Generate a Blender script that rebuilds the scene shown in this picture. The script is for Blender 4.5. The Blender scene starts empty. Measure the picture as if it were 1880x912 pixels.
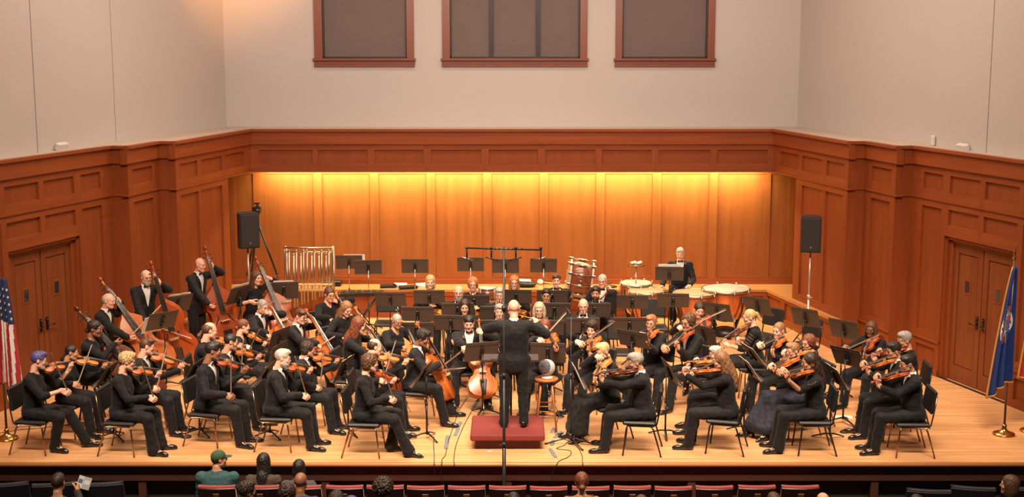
import bpy, math, random
import numpy as np
from mathutils import Vector, Matrix
random.seed(7); np.random.seed(7)
SC = bpy.context.scene
COL = SC.collection

# ------------------------------------------------------------------ camera
FPX, PITCH, CAMY, CAMH = 2450.0, math.radians(9.13), -16.4, 5.4
cam_d = bpy.data.cameras.new('camera'); cam = bpy.data.objects.new('camera', cam_d); COL.objects.link(cam)
cam_d.sensor_fit = 'HORIZONTAL'; cam_d.sensor_width = 36.0; cam_d.lens = FPX / 1880.0 * 36.0
cam_d.clip_end = 200
cam.location = (0, CAMY, CAMH); cam.rotation_euler = (math.pi / 2 - PITCH, 0, 0)
SC.camera = cam

# ------------------------------------------------------------------ view, world and hall lights
SC.view_settings.view_transform = 'Standard'
SC.view_settings.look = 'None'
SC.view_settings.gamma = 1.0
SC.view_settings.use_curve_mapping = False
SC.view_settings.exposure = 0.0
w = bpy.data.worlds.new('hall_ambient'); SC.world = w; w.use_nodes = True
w.node_tree.nodes['Background'].inputs[0].default_value = (1.0, 0.72, 0.55, 1)
w.node_tree.nodes['Background'].inputs[1].default_value = 0.075

def area_light(name, loc, target, sx, sy, power, col, spread=math.pi):
    d = bpy.data.lights.new(name, 'AREA'); d.shape = 'RECTANGLE'; d.size = sx; d.size_y = sy
    d.energy = power; d.color = col; d.spread = spread
    o = bpy.data.objects.new(name, d); COL.objects.link(o); o.location = loc
    v = Vector(target) - Vector(loc)
    o.rotation_euler = v.to_track_quat('-Z', 'Y').to_euler()
    return o
def spot_light(name, loc, target, power, col, ang, blend=0.6, rad=0.25):
    d = bpy.data.lights.new(name, 'SPOT'); d.energy = power; d.color = col
    d.spot_size = math.radians(ang); d.spot_blend = blend; d.shadow_soft_size = rad
    o = bpy.data.objects.new(name, d); COL.objects.link(o); o.location = loc
    o.rotation_euler = (Vector(target) - Vector(loc)).to_track_quat('-Z', 'Y').to_euler()
    return o
WARM = (1.0, 0.765, 0.56)
# rows of stage lights hung above the platform
area_light('stage_light_row', (0, 3.2, 9.8), (0, 3.2, 0), 10.0, 0.8, 330, WARM, math.radians(105))
area_light('stage_light_row', (0, 6.3, 9.6), (0, 4.7, 0), 9.0, 0.8, 385, WARM, math.radians(125))
area_light('front_light_row', (0, -6.0, 11.0), (0, 2.3, 0.0), 12.0, 0.8, 760, WARM, math.radians(52))
WASH = (1.0, 0.78, 0.65)  # unseen fill lamps added to brighten the plaster walls above the panelling
area_light('wall_wash_light', (0, -1.0, 7.9), (0, 10, 6.6), 10.0, 0.6, 300, WASH, math.radians(84))
area_light('wall_wash_light', (1.5, -0.5, 8.0), (8.0, 4.5, 8.2), 3.0, 0.6, 130, WASH, math.radians(95))
area_light('wall_wash_light', (-1.5, -0.5, 8.0), (-8.0, 4.5, 8.2), 3.0, 0.6, 130, WASH, math.radians(95))
spot_light('orange_stage_spot', (-2.5, 5.0, 8.5), (-5.6, 9.8, 7.8), 2600, (1.0, 0.42, 0.12), 55, 1.0)

# ------------------------------------------------------------------ picture -> place helpers
def ray(x, y):
    dx = (x - 940.0) / FPX; dy = (y - 456.0) / FPX
    return np.array([dx, math.cos(PITCH) - dy * math.sin(PITCH), -math.sin(PITCH) - dy * math.cos(PITCH)])
CAMP = np.array([0, CAMY, CAMH])
def at_z(x, y, z):
    d = ray(x, y); return CAMP + d * ((z - CAMH) / d[2])
def at_y(x, y, Y):
    d = ray(x, y); return CAMP + d * ((Y - CAMY) / d[1])
def near_pt(x, y, p):
    d = ray(x, y); return CAMP + d * (np.dot(np.asarray(p) - CAMP, d) / np.dot(d, d))
def at_dist(x, y, p, r, guess):
    """point on the sight line (x,y) at distance r from p, the one nearest to guess"""
    d = ray(x, y); d = d / np.linalg.norm(d); p = np.asarray(p, float)
    t0 = np.dot(p - CAMP, d); c = CAMP + d * t0; h = np.linalg.norm(c - p)
    if h >= r: return p + (c - p) * (r / h)
    k = math.sqrt(r * r - h * h)
    a, b = c + d * k, c - d * k
    return a if np.linalg.norm(a - guess) < np.linalg.norm(b - guess) else b
def norm(v):
    v = np.asarray(v, float); n = np.linalg.norm(v); return v / n if n > 1e-9 else v

# ------------------------------------------------------------------ materials
MATS = {}
def rgb(h):
    c = [int(h[i:i + 2], 16) / 255 for i in (0, 2, 4)]
    return tuple(x / 12.92 if x <= 0.04045 else ((x + 0.055) / 1.055) ** 2.4 for x in c)
def mat(name, col, rough=0.5, metal=0.0, var=0.0, scale=(8, 8, 8), bump=0.0, coat=0.0, sheen=0.0, sss=0.0, emit=None, spec=0.5):
    if name in MATS: return MATS[name]
    if isinstance(col, str): col = rgb(col)
    m = bpy.data.materials.new(name); m.use_nodes = True; MATS[name] = m
    nt = m.node_tree; b = nt.nodes['Principled BSDF']
    b.inputs['Base Color'].default_value = (*col, 1); b.inputs['Roughness'].default_value = rough
    b.inputs['Metallic'].default_value = metal
    b.inputs['Specular IOR Level'].default_value = spec
    if coat: b.inputs['Coat Weight'].default_value = coat; b.inputs['Coat Roughness'].default_value = 0.15
    if sheen: b.inputs['Sheen Weight'].default_value = sheen
    if emit: b.inputs['Emission Color'].default_value = (*emit[0], 1); b.inputs['Emission Strength'].default_value = emit[1]
    if var or bump:
        tc = nt.nodes.new('ShaderNodeTexCoord'); mp = nt.nodes.new('ShaderNodeMapping'); mp.inputs['Scale'].default_value = scale
        nz = nt.nodes.new('ShaderNodeTexNoise'); nz.inputs['Scale'].default_value = 1.0; nz.inputs['Detail'].default_value = 5
        nt.links.new(tc.outputs['Object'], mp.inputs[0]); nt.links.new(mp.outputs[0], nz.inputs['Vector'])
        if var:
            r = nt.nodes.new('ShaderNodeValToRGB')
            r.color_ramp.elements[0].position = 0.3; r.color_ramp.elements[1].position = 0.7
            r.color_ramp.elements[0].color = (*[c * (1 - var) for c in col], 1)
            r.color_ramp.elements[1].color = (*[min(1, c * (1 + var)) for c in col], 1)
            nt.links.new(nz.outputs['Fac'], r.inputs[0]); nt.links.new(r.outputs[0], b.inputs['Base Color'])
        if bump:
            bp = nt.nodes.new('ShaderNodeBump'); bp.inputs['Strength'].default_value = bump; bp.inputs['Distance'].default_value = 0.01
            nt.links.new(nz.outputs['Fac'], bp.inputs['Height']); nt.links.new(bp.outputs[0], b.inputs['Normal'])
    return m

def floor_mat():
    m = mat('maple_strip_floor', (0.6, 0.33, 0.14), 0.28)
    nt = m.node_tree; b = nt.nodes['Principled BSDF']
    tc = nt.nodes.new('ShaderNodeTexCoord')
    br = nt.nodes.new('ShaderNodeTexBrick'); br.offset = 0.37; br.squash = 1.0
    br.inputs['Scale'].default_value = 1.0; br.inputs['Brick Width'].default_value = 1.3; br.inputs['Row Height'].default_value = 0.058
    br.inputs['Mortar Size'].default_value = 0.0012; br.inputs['Bias'].default_value = -0.1
    br.inputs['Color1'].default_value = (0.74, 0.42, 0.20, 1); br.inputs['Color2'].default_value = (0.61, 0.32, 0.145, 1)
    br.inputs['Mortar'].default_value = (0.36, 0.16, 0.05, 1)
    nt.links.new(tc.outputs['Object'], br.inputs['Vector'])
    mp = nt.nodes.new('ShaderNodeMapping'); mp.inputs['Scale'].default_value = (1.2, 26, 1)
    nz = nt.nodes.new('ShaderNodeTexNoise'); nz.inputs['Scale'].default_value = 1.0; nz.inputs['Detail'].default_value = 4
    nt.links.new(tc.outputs['Object'], mp.inputs[0]); nt.links.new(mp.outputs[0], nz.inputs['Vector'])
    mx = nt.nodes.new('ShaderNodeMixRGB'); mx.blend_type = 'MULTIPLY'; mx.inputs[0].default_value = 0.5
    rp = nt.nodes.new('ShaderNodeValToRGB'); rp.color_ramp.elements[0].color = (0.6, 0.55, 0.5, 1); rp.color_ramp.elements[1].color = (1.15, 1.1, 1.1, 1)
    rp.color_ramp.elements[0].position = 0.3; rp.color_ramp.elements[1].position = 0.65
    nt.links.new(nz.outputs['Fac'], rp.inputs[0]); nt.links.new(br.outputs['Color'], mx.inputs[1]); nt.links.new(rp.outputs[0], mx.inputs[2])
    nt.links.new(mx.outputs[0], b.inputs['Base Color'])
    return m

WOODC = (0.235, 0.054, 0.0135)
M_WOOD = mat('cherry_panelling', WOODC, 0.5, var=0.10, scale=(9, 9, 0.8), spec=0.28)
M_WOODH = mat('cherry_rail', (0.25, 0.058, 0.0148), 0.48, var=0.14, scale=(0.7, 0.7, 14), spec=0.3)
M_DOOR = mat('cherry_door', (0.20, 0.054, 0.016), 0.48, var=0.14, scale=(9, 9, 0.8), spec=0.3)
M_LEDGE = mat('maple_ledge', (0.44, 0.195, 0.075), 0.35, var=0.1, scale=(1, 8, 1))
M_FLOOR = floor_mat()
M_WHITE = mat('painted_plaster', (0.50, 0.455, 0.425), 0.85, var=0.02, scale=(0.6, 0.6, 0.6))
M_BLIND = mat('roller_blind', (0.15, 0.112, 0.10), 0.8, var=0.03, scale=(3, 3, 3))
M_BLACK = mat('black_metal', (0.012, 0.011, 0.011), 0.45)
M_DARKWOOD = mat('dark_fascia_wood', (0.05, 0.016, 0.008), 0.55, var=0.2, scale=(1.5, 6, 6))
M_DARKPANEL = mat('dark_fascia_panel', (0.028, 0.018, 0.013), 0.6, var=0.2, scale=(4, 4, 4))
M_HALLFLOOR = mat('hall_carpet', (0.03, 0.012, 0.012), 0.9)
M_SEAM = mat('panel_seam', (0.2, 0.18, 0.17), 0.9)

# ------------------------------------------------------------------ mesh builder
class MB:
    def __init__(s): s.v = []; s.f = []; s.mi = []; s.sm = []; s.n = 0; s.T = None
    def add(s, v, f, mi=0, smooth=True):
        v = np.asarray(v, float)
        if s.T is not None: v = v @ s.T[:3, :3].T + s.T[:3, 3]
        s.v.append(v); b = s.n; s.n += len(v)
        for q in f: s.f.append([i + b for i in q])
        s.mi += [mi] * len(f); s.sm += [smooth] * len(f); return s
    def addq(s, v, q, mi=0, smooth=True):
        return s.add(v, np.asarray(q).tolist(), mi, smooth)
    def box(s, c, size, R=None, mi=0):
        x, y, z = [q / 2 for q in size]
        v = np.array([[-x, -y, -z], [x, -y, -z], [x, y, -z], [-x, y, -z], [-x, -y, z], [x, -y, z], [x, y, z], [-x, y, z]])
        if R is not None: v = v @ np.asarray(R).T
        return s.add(v + np.asarray(c), [[0, 3, 2, 1], [4, 5, 6, 7], [0, 1, 5, 4], [1, 2, 6, 5], [2, 3, 7, 6], [3, 0, 4, 7]], mi, False)
    def rbox(s, c, size, r=0.01, R=None, mi=0):
        """box with chamfered edges"""
        h = np.array(size) / 2; r = min(r, *(h * 0.95)); v = []; idx = {}
        for sx in (-1, 1):
            for sy in (-1, 1):
                for sz in (-1, 1):
                    for a in range(3):
                        p = np.array([sx, sy, sz]) * (h - r); p[a] = (sx, sy, sz)[a] * h[a]
                        idx[(sx, sy, sz, a)] = len(v); v.append(p)
        f = []
        for a in range(3):
            b, c2 = (a + 1) % 3, (a + 2) % 3
            for sg in (-1, 1):
                ring = []
                for (u, w2) in ((-1, -1), (1, -1), (1, 1), (-1, 1)):
                    k = [0, 0, 0]; k[a] = sg; k[b] = u; k[c2] = w2; ring.append(idx[(*k, a)])
                f.append(ring if sg > 0 else ring[::-1])
        for a in range(3):
            b, c2 = (a + 1) % 3, (a + 2) % 3
            for u in (-1, 1):
                for w2 in (-1, 1):
                    k0 = [0, 0, 0]; k0[a] = -1; k0[b] = u; k0[c2] = w2; k1 = list(k0); k1[a] = 1
                    q = [idx[(*k0, b)], idx[(*k1, b)], idx[(*k1, c2)], idx[(*k0, c2)]]
                    f.append(q if u * w2 > 0 else q[::-1])
        for sx in (-1, 1):
            for sy in (-1, 1):
                for sz in (-1, 1):
                    t = [idx[(sx, sy, sz, a)] for a in range(3)]
                    f.append(t if sx * sy * sz > 0 else t[::-1])
        v = np.array(v)
        if R is not None: v = v @ np.asarray(R).T
        return s.add(v + np.asarray(c), f, mi, False)
    def tube(s, pts, r, n=8, mi=0, cap=True, flat=None, closed=False):
        """tube along a path; r a number or a list; flat=(axis, factor) squashes the section along an axis"""
        P = np.asarray(pts, float); m = len(P); R = np.full(m, r) if np.isscalar(r) else np.asarray(r, float)
        T = np.zeros_like(P)
        T[1:-1] = P[2:] - P[:-2]; T[0] = P[1] - P[0]; T[-1] = P[-1] - P[-2]
        if closed: T[0] = P[1] - P[-1]; T[-1] = P[0] - P[-2]
        T = T / np.maximum(np.linalg.norm(T, axis=1, keepdims=True), 1e-9)
        a = np.array([0, 0, 1.0]) if abs(T[0][2]) < 0.9 else np.array([1.0, 0, 0])
        N = norm(np.cross(T[0], a)); v = []
        ang = np.linspace(0, 2 * math.pi, n, endpoint=False)
        for i in range(m):
            N = norm(N - T[i] * np.dot(N, T[i])); B = np.cross(T[i], N)
            ring = np.outer(np.cos(ang), N) * R[i] + np.outer(np.sin(ang), B) * R[i]
            if flat is not None:
                ax = norm(flat[0]); ring = ring + np.outer(ring @ ax, ax) * (flat[1] - 1)
            v.append(P[i] + ring)
        v = np.concatenate(v); f = []
        for i in range(m - 1 if not closed else m):
            j = (i + 1) % m
            for k in range(n):
                k2 = (k + 1) % n; f.append([i * n + k, i * n + k2, j * n + k2, j * n + k])
        if cap and not closed:
            f.append(list(range(n))[::-1]); f.append([(m - 1) * n + k for k in range(n)])
        return s.add(v, f, mi, True)
    def cyl(s, a, b, r, r2=None, n=12, mi=0): return s.tube([a, b], [r, r if r2 is None else r2], n, mi)
    def lathe(s, prof, c=(0, 0, 0), n=24, mi=0, R=None):
        """profile of (r, z)"""
        ang = np.linspace(0, 2 * math.pi, n, endpoint=False); v = []; f = []
        for (r, z) in prof: v.append(np.stack([np.cos(ang) * r, np.sin(ang) * r, np.full(n, z)], 1))
        v = np.concatenate(v); m = len(prof)
        for i in range(m - 1):
            for k in range(n):
                k2 = (k + 1) % n; f.append([i * n + k, i * n + k2, (i + 1) * n + k2, (i + 1) * n + k])
        if prof[0][0] > 1e-6: f.append(list(range(n))[::-1])
        if prof[-1][0] > 1e-6: f.append([(m - 1) * n + k for k in range(n)])
        if R is not None: v = v @ np.asarray(R).T
        return s.add(v + np.asarray(c), f, mi, True)
    def ball(s, c, r, n=10, mi=0, R=None):
        r = np.array([r, r, r]) if np.isscalar(r) else np.array(r); prof = []
        v = []; f = []; m = n // 2 + 1
        for i in range(m + 1):
            t = math.pi * i / m
            for k in range(n):
                p = 2 * math.pi * k / n; v.append([math.sin(t) * math.cos(p), math.sin(t) * math.sin(p), -math.cos(t)])
        for i in range(m):
            for k in range(n):
                k2 = (k + 1) % n; f.append([i * n + k, i * n + k2, (i + 1) * n + k2, (i + 1) * n + k])
        v = np.array(v) * r
        if R is not None: v = v @ np.asarray(R).T
        return s.add(v + np.asarray(c), f, mi, True)
    def prism(s, poly, z0, z1, mi=0, smooth=False):
        """polygon (x,y) extruded in z"""
        n = len(poly); v = [[x, y, z0] for x, y in poly] + [[x, y, z1] for x, y in poly]
        f = [list(range(n))[::-1], [n + i for i in range(n)]] + [[i, (i + 1) % n, n + (i + 1) % n, n + i] for i in range(n)]
        return s.add(v, f, mi, smooth)
    def torus(s, c, R, r, R3=None, n=20, m=6, mi=0):
        a = np.linspace(0, 2 * math.pi, n, endpoint=False)
        p = np.stack([np.cos(a) * R, np.sin(a) * R, np.zeros(n)], 1)
        if R3 is not None: p = p @ np.asarray(R3).T
        return s.tube(p + np.asarray(c), r, m, mi, closed=True)
    def mesh(s, name, mats):
        me = bpy.data.meshes.new(name)
        V = np.concatenate(s.v) if s.v else np.zeros((0, 3))
        nl = sum(len(q) for q in s.f)
        me.vertices.add(len(V)); me.vertices.foreach_set('co', V.astype(np.float32).ravel())
        me.loops.add(nl); me.polygons.add(len(s.f))
        ls = np.cumsum([0] + [len(q) for q in s.f[:-1]]) if s.f else []
        me.loops.foreach_set('vertex_index', np.concatenate([np.asarray(q, np.int32) for q in s.f]) if s.f else [])
        me.polygons.foreach_set('loop_start', np.asarray(ls, np.int32))
        me.polygons.foreach_set('material_index', np.asarray(s.mi, np.int32))
        me.polygons.foreach_set('use_smooth', np.asarray(s.sm, bool))
        for m in (mats if isinstance(mats, (list, tuple)) else [mats]): me.materials.append(m)
        me.update(calc_edges=True); me.validate()
        return me
    def build(s, name, mats, parent=None, loc=None):
        o = bpy.data.objects.new(name, s.mesh(name, mats)); COL.objects.link(o)
        if parent is not None: o.parent = parent
        if loc is not None: o.location = loc
        return o

def tag(o, label=None, cat=None, group=None, kind=None):
    if label: o['label'] = label
    if cat: o['category'] = cat
    if group: o['group'] = group
    if kind: o['kind'] = kind
    return o
def empty(name, loc=(0, 0, 0), rz=0.0):
    o = bpy.data.objects.new(name, None); COL.objects.link(o); o.location = loc; o.rotation_euler = (0, 0, rz)
    o.empty_display_size = 0.1; return o
def copy_tree(o, parent=None):
    c = o.copy(); COL.objects.link(c); c.parent = parent
    for ch in list(o.children): copy_tree(ch, c)
    return c
def part(mb, name, m, parent, label=None):
    o = mb.build(name, m, parent)
    if label: o['label'] = label
    return o
def struct(mb, name, m, parent=None):
    o = mb.build(name, m, parent)
    if parent is None: o['kind'] = 'structure'
    return o
def frame3(y, z):
    """rotation with columns X,Y,Z from a Y axis and an approximate Z axis"""
    y = norm(y); z = norm(np.asarray(z) - y * np.dot(z, y)); x = np.cross(y, z)
    return np.stack([x, y, z], 1)
def mat4(R, t):
    m = np.eye(4); m[:3, :3] = R; m[:3, 3] = t; return m
# ================================================================== THE ROOM
CZ = 3.62                                   # top of the panelling
A0, A1 = np.array([4.97, 8.95]), np.array([5.67, 6.02])
B0, B1 = np.array([5.97, 6.09]), np.array([6.21, 5.09])
C0, C1 = np.array([6.50, 5.16]), np.array([8.5, -1.05])

mb = MB()
mb.add([[-9, 0, 0], [9, 0, 0], [9, 10.2, 0], [-9, 10.2, 0], [-9, 0, -0.06], [9, 0, -0.06], [9, 10.2, -0.06], [-9, 10.2, -0.06]],
       [[0, 1, 2, 3], [7, 6, 5, 4], [0, 4, 5, 1], [1, 5, 6, 2], [2, 6, 7, 3], [3, 7, 4, 0]], 0, False)
struct(mb, 'floor', M_FLOOR)
mb = MB(); mb.tube([[-9, -0.012, -0.03], [9, -0.012, -0.03]], 0.03, 8)
struct(mb, 'trim_1', mat('nosing_wood', (0.40, 0.17, 0.06), 0.35))
# fascia under the stage edge
mb = MB(); mb.box((0, 0.09, -0.16), (18, 0.1, 0.2)); mb.box((0, 0.22, -0.6), (18, 0.1, 0.9), mi=1); mb.box((0, 0.1, -1.0), (18, 0.12, 0.12))
for px in (-78, 260, 597, 932, 1270, 1607, 1945):
    X = at_y(px, 870, 0.05)[0]; mb.box((X, 0.11, -0.6), (0.10, 0.11, 0.8))
struct(mb, 'wall_front', [M_DARKWOOD, M_DARKPANEL])
mb = MB(); mb.box((0, -4.6, -1.08), (20, 9.8, 0.06)); struct(mb, 'floor_hall', M_HALLFLOOR)
# ceiling above the frame
mb = MB(); mb.box((0, 2.5, 12.1), (20, 20, 0.2)); struct(mb, 'ceiling', mat('ceiling_paint', (0.4, 0.36, 0.33), 0.9))

def seg_panels(name, P0, P1, z0, z1, panels, depth=0.034, th=0.15, holes=(), side=1, mats=None):
    """one flat stretch of panelling from P0 to P1 (plan); panels = (s0,s1,za,zb) recessed, holes = (s0,s1,za,zb) left open"""
    P0 = np.array([P0[0] * side, P0[1]]); P1 = np.array([P1[0] * side, P1[1]])
    L = np.linalg.norm(P1 - P0); s = (P1 - P0) / L
    n = np.array([-s[1], s[0]])
    ctr = np.array([0, 2.0])
    if np.dot(ctr - P0, n) < 0: n = -n
    R = np.array([[s[0], n[0], 0], [s[1], n[1], 0], [0, 0, 1.0]])
    if np.linalg.det(R) < 0: pass
    cs = sorted({0, L, *[p[0] for p in panels], *[p[1] for p in panels], *[h[0] for h in holes], *[h[1] for h in holes]})
    zs = sorted({z0, z1, *[p[2] for p in panels], *[p[3] for p in panels], *[h[2] for h in holes], *[h[3] for h in holes]})
    cs = [c for c in cs if -1e-6 <= c <= L + 1e-6]; zs = [z for z in zs if z0 - 1e-6 <= z <= z1 + 1e-6]
    mb = MB()
    def ins(r, c, z): return r[0] < c < r[1] and r[2] < z < r[3]
    for i in range(len(cs) - 1):
        for j in range(len(zs) - 1):
            c, z = (cs[i] + cs[i + 1]) / 2, (zs[j] + zs[j + 1]) / 2
            if any(ins(h, c, z) for h in holes): continue
            d = -depth if any(ins(p, c, z) for p in panels) else 0.0
            hz = zs[j + 1] - zs[j]; hc = cs[i + 1] - cs[i]
            o = P0 + s * c + n * ((d - th) / 2)
            mb.box((o[0], o[1], z), (hc, th + d, hz), R, mi=0 if d < 0 or hz > hc else 1)
    # thin quirk moulding around each panel
    for p in panels:
        for (a0, a1, b0, b1) in ((p[0], p[1], p[2], p[2] + 0.012), (p[0], p[1], p[3] - 0.012, p[3]), (p[0], p[0] + 0.012, p[2], p[3]), (p[1] - 0.012, p[1], p[2], p[3])):
            o = P0 + s * ((a0 + a1) / 2) + n * (-depth + 0.006)
            mb.box((o[0], o[1], (b0 + b1) / 2), (a1 - a0, 0.012, b1 - b0), R, mi=1)
    return mb, P0, s, n, R, L

def seg_s(px, P0, P1, py=400):
    """distance along a stretch of wall where the sight line through column px meets it"""
    d = ray(px, py)[:2]; o = CAMP[:2]; s = norm(P1 - P0)
    M = np.array([[d[0], -s[0]], [d[1], -s[1]]]); t = np.linalg.solve(M, P0 - o); return t[1]

FZ0, FZ1, FB = 2.955, 3.225, 2.81            # frieze panels, frieze bottom
def cornice(mb, P0, P1, side, ext0=0.0, ext1=0.0):
    P0 = np.array([P0[0] * side, P0[1]]); P1 = np.array([P1[0] * side, P1[1]])
    L = np.linalg.norm(P1 - P0); s = (P1 - P0) / L; n = np.array([-s[1], s[0]])
    if np.dot(np.array([0, 2.0]) - P0, n) < 0: n = -n
    P0 = P0 - s * ext0; L += ext0 + ext1
    R = np.array([[s[0], n[0], 0], [s[1], n[1], 0], [0, 0, 1.0]])
    c = P0 + s * L / 2
    for (za, zb, pr) in ((3.575, 3.62, 0.075), (3.555, 3.575, 0.05), (3.335, 3.555, 0.035), (3.32, 3.335, 0.02), (2.80, 2.83, 0.02)):
        o = c + n * (pr - 0.06) ; mb.box((o[0], o[1], (za + zb) / 2), (L, 2 * 0.06, zb - za), R, mi=1 if za > 3 else 0)

def wall_side(side, nm):
    root = None
    s = lambda px, a, b: seg_s(px, a, b)
    # --- A : runs to the alcove
    fa = [s(q, A0, A1) for q in (1428, 1463, 1469, 1507, 1514, 1552)]
    ja = s(1459, A0, A1)
    ta = [s(q, A0, A1) for q in (1470, 1508.6, 1513.7, 1553)]
    P = [(max(0.02, fa[0]), fa[1], FZ0, FZ1), (fa[2], fa[3], FZ0, FZ1), (fa[4], fa[5], FZ0, FZ1), (ta[0], ta[1], 0.68, 2.69), (ta[2], ta[3], 0.68, 2.69)]
    mb, *_ = seg_panels('A', A0, A1, 0.5, 3.6, P, holes=[(-0.01, ja, 0.5, FB)], side=side)
    cornice(mb, A0, A1, side, 0.0, 0.06)
    # dado below, standing proud of the wall
    LA = np.linalg.norm(A1 - A0); e = norm(A1 - A0); nA = np.array([-abs(e[1]), -abs(e[0])]) ; nA = norm(nA)
    d0, d1 = A0 + nA * 0.09, A1 + nA * 0.09
    m2, *_ = seg_panels('Ad', d0, d1, 0.0, 0.55, [(0.12, 0.75, 0.12, 0.44), (0.9, 1.9, 0.12, 0.44), (2.05, 2.9, 0.12, 0.44)], side=side, th=0.12)
    mb.v += m2.v; mb.f += [[i + mb.n for i in q] for q in m2.f]; mb.mi += m2.mi; mb.sm += m2.sm; mb.n += m2.n
    # return faces at the steps, and B
    def merge(m3):
        mb.v.extend(m3.v); mb.f.extend([[i + mb.n for i in q] for q in m3.f]); mb.mi.extend(m3.mi); mb.sm.extend(m3.sm); mb.n += m3.n
    merge(seg_panels('r1', A1, B0, 0.0, 3.6, [], side=side)[0]); cornice(mb, A1, B0, side, 0.0, -0.03)
    fb = [s(q, B0, B1) for q in (1597, 1641)]
    merge(seg_panels('B', B0, B1, 0.0, 3.6, [(fb[0], fb[1], FZ0, FZ1), (fb[0], fb[1], 0.68, 2.69), (fb[0], fb[1], 0.12, 0.44)], side=side)[0]); cornice(mb, B0, B1, side, -0.03, 0.06)
    merge(seg_panels('r2', B1, C0, 0.0, 3.6, [], side=side)[0]); cornice(mb, B1, C0, side, 0.0, -0.03)
    # --- C : with the double door
    fc = [s(q, C0, C1) for q in (1692, 1728, 1741, 1797, 1806, 1869)]
    dj0, dj1 = s(1735, C0, C1), s(1869, C0, C1)
    LC = np.linalg.norm(C1 - C0)
    x2 = dj1 + 0.12
    P = [(fc[0], fc[1], FZ0, FZ1), (fc[2], fc[3], FZ0, FZ1), (fc[4], fc[5], FZ0, FZ1), (fc[2], fc[3], 2.45, 2.70), (fc[4], fc[5], 2.45, 2.70),
         (fc[0], fc[1], 0.68, 2.69), (fc[0], fc[1], 0.12, 0.44)]
    for k in range(3):
        a = x2 + k * 1.0; P += [(a, a + 0.85, FZ0, FZ1), (a, a + 0.85, 0.68, 2.69), (a, a + 0.85, 0.12, 0.44)]
    DH = 2.28
    merge(seg_panels('C', C0, C1, 0.0, 3.6, P, holes=[(dj0, dj1, -0.01, DH)], side=side)[0]); cornice(mb, C0, C1, side, -0.03, 0)
    # rail that caps the dado on B and C
    for (q0, q1, h0, h1) in ((B0, B1, None, None), (C0, C0 + norm(C1 - C0) * dj0, None, None), (C0 + norm(C1 - C0) * dj1, C1, None, None)):
        p0 = np.array([q0[0] * side, q0[1]]); p1 = np.array([q1[0] * side, q1[1]]); sv = norm(p1 - p0); nv = np.array([-sv[1], sv[0]])
        if np.dot(np.array([0, 2.0]) - p0, nv) < 0: nv = -nv
        c = (p0 + p1) / 2 + nv * 0.0; R = np.array([[sv[0], nv[0], 0], [sv[1], nv[1], 0], [0, 0, 1.0]])
        mb.box((c[0], c[1], 0.555), (np.linalg.norm(p1 - p0), 0.05, 0.03), R, mi=1); mb.box((c[0], c[1], 0.05), (np.linalg.norm(p1 - p0), 0.03, 0.1), R, mi=1)
    o = struct(mb, 'wall_' + nm, [M_WOOD, M_WOODH])
    # --- door leaves
    sv = norm(np.array([C1[0] * side, C1[1]]) - np.array([C0[0] * side, C0[1]])); nv = np.array([-sv[1], sv[0]])
    if np.dot(np.array([0, 2.0]) - np.array([C0[0] * side, C0[1]]), nv) < 0: nv = -nv
    base = np.array([C0[0] * side, C0[1]]); R = np.array([[sv[0], nv[0], 0], [sv[1], nv[1], 0], [0, 0, 1.0]])
    mf = MB(); fw = 0.14
    def fbox(a0, a1, d0, d1, z0, z1, m=mf, mi=0):
        c = base + sv * ((a0 + a1) / 2) + nv * ((d0 + d1) / 2); m.box((c[0], c[1], (z0 + z1) / 2), (a1 - a0, d1 - d0, z1 - z0), R, mi)
    for (a0, a1) in ((dj0, dj0 + 0.05), (dj1 - 0.05, dj1)): fbox(a0, a1, -0.2, -0.03, 0, DH)
    for (a0, a1) in ((dj0 + 0.05, dj0 + fw), (dj1 - fw, dj1 - 0.05)): fbox(a0, a1, -0.2, -0.075, 0, DH)
    fbox(dj0, dj1, -0.2, -0.03, DH - 0.05, DH); fbox(dj0, dj1, -0.2, -0.075, DH - 0.1, DH - 0.05)
    dr = struct(mf, 'door_%d' % (1 if side < 0 else 2), M_WOOD)
    fbm = MB(); fbox(dj0, dj1, -0.05, 0.0, 0.0, 0.012, fbm); part(fbm, 'threshold', M_BLACK, dr)
    mid = (dj0 + dj1) / 2
    for k, (a0, a1) in enumerate(((dj0 + fw, mid - 0.012), (mid + 0.012, dj1 - fw))):
        ml = MB(); z1 = DH - 0.1
        bw = 0.11
        fbox(a0, a1, -0.2, -0.13, 0.01, z1, ml)
        fbox(a0, a0 + bw, -0.13, -0.11, 0.01, z1, ml); fbox(a1 - bw, a1, -0.13, -0.11, 0.01, z1, ml)
        fbox(a0 + bw, a1 - bw, -0.13, -0.11, 0.01, 0.25, ml); fbox(a0 + bw, a1 - bw, -0.13, -0.11, z1 - 0.14, z1, ml)
        fbox(a0 + bw + 0.02, a1 - bw - 0.02, -0.13, -0.12, 0.27, z1 - 0.16, ml)
        leaf = part(ml, 'door_leaf', M_DOOR, dr)
        c = (a0 + a1) / 2; mw = MB(); fbox(c - 0.075, c + 0.075, -0.125, -0.112, 1.42, 1.66, mw)
        wf = part(mw, 'viewing_window', M_WOODH, leaf)
        mw = MB(); fbox(c - 0.05, c + 0.05, -0.112, -0.108, 1.45, 1.63, mw); part(mw, 'pane', mat('dark_glass', (0.03, 0.03, 0.035), 0.08), wf)
        hx = a1 - 0.06 if k == 0 else a0 + 0.06; mh = MB()
        fbox(hx - 0.025, hx + 0.025, -0.112, -0.10, 0.93, 1.13, mh)
        p = base + sv * hx + nv * -0.06; q = base + sv * (hx + (-0.13 if k == 0 else 0.13)) + nv * -0.06; r0 = base + sv * hx + nv * -0.11
        mh.tube([[r0[0], r0[1], 1.0], [p[0], p[1], 1.0], [q[0], q[1], 1.0]], 0.011, 8)
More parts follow.
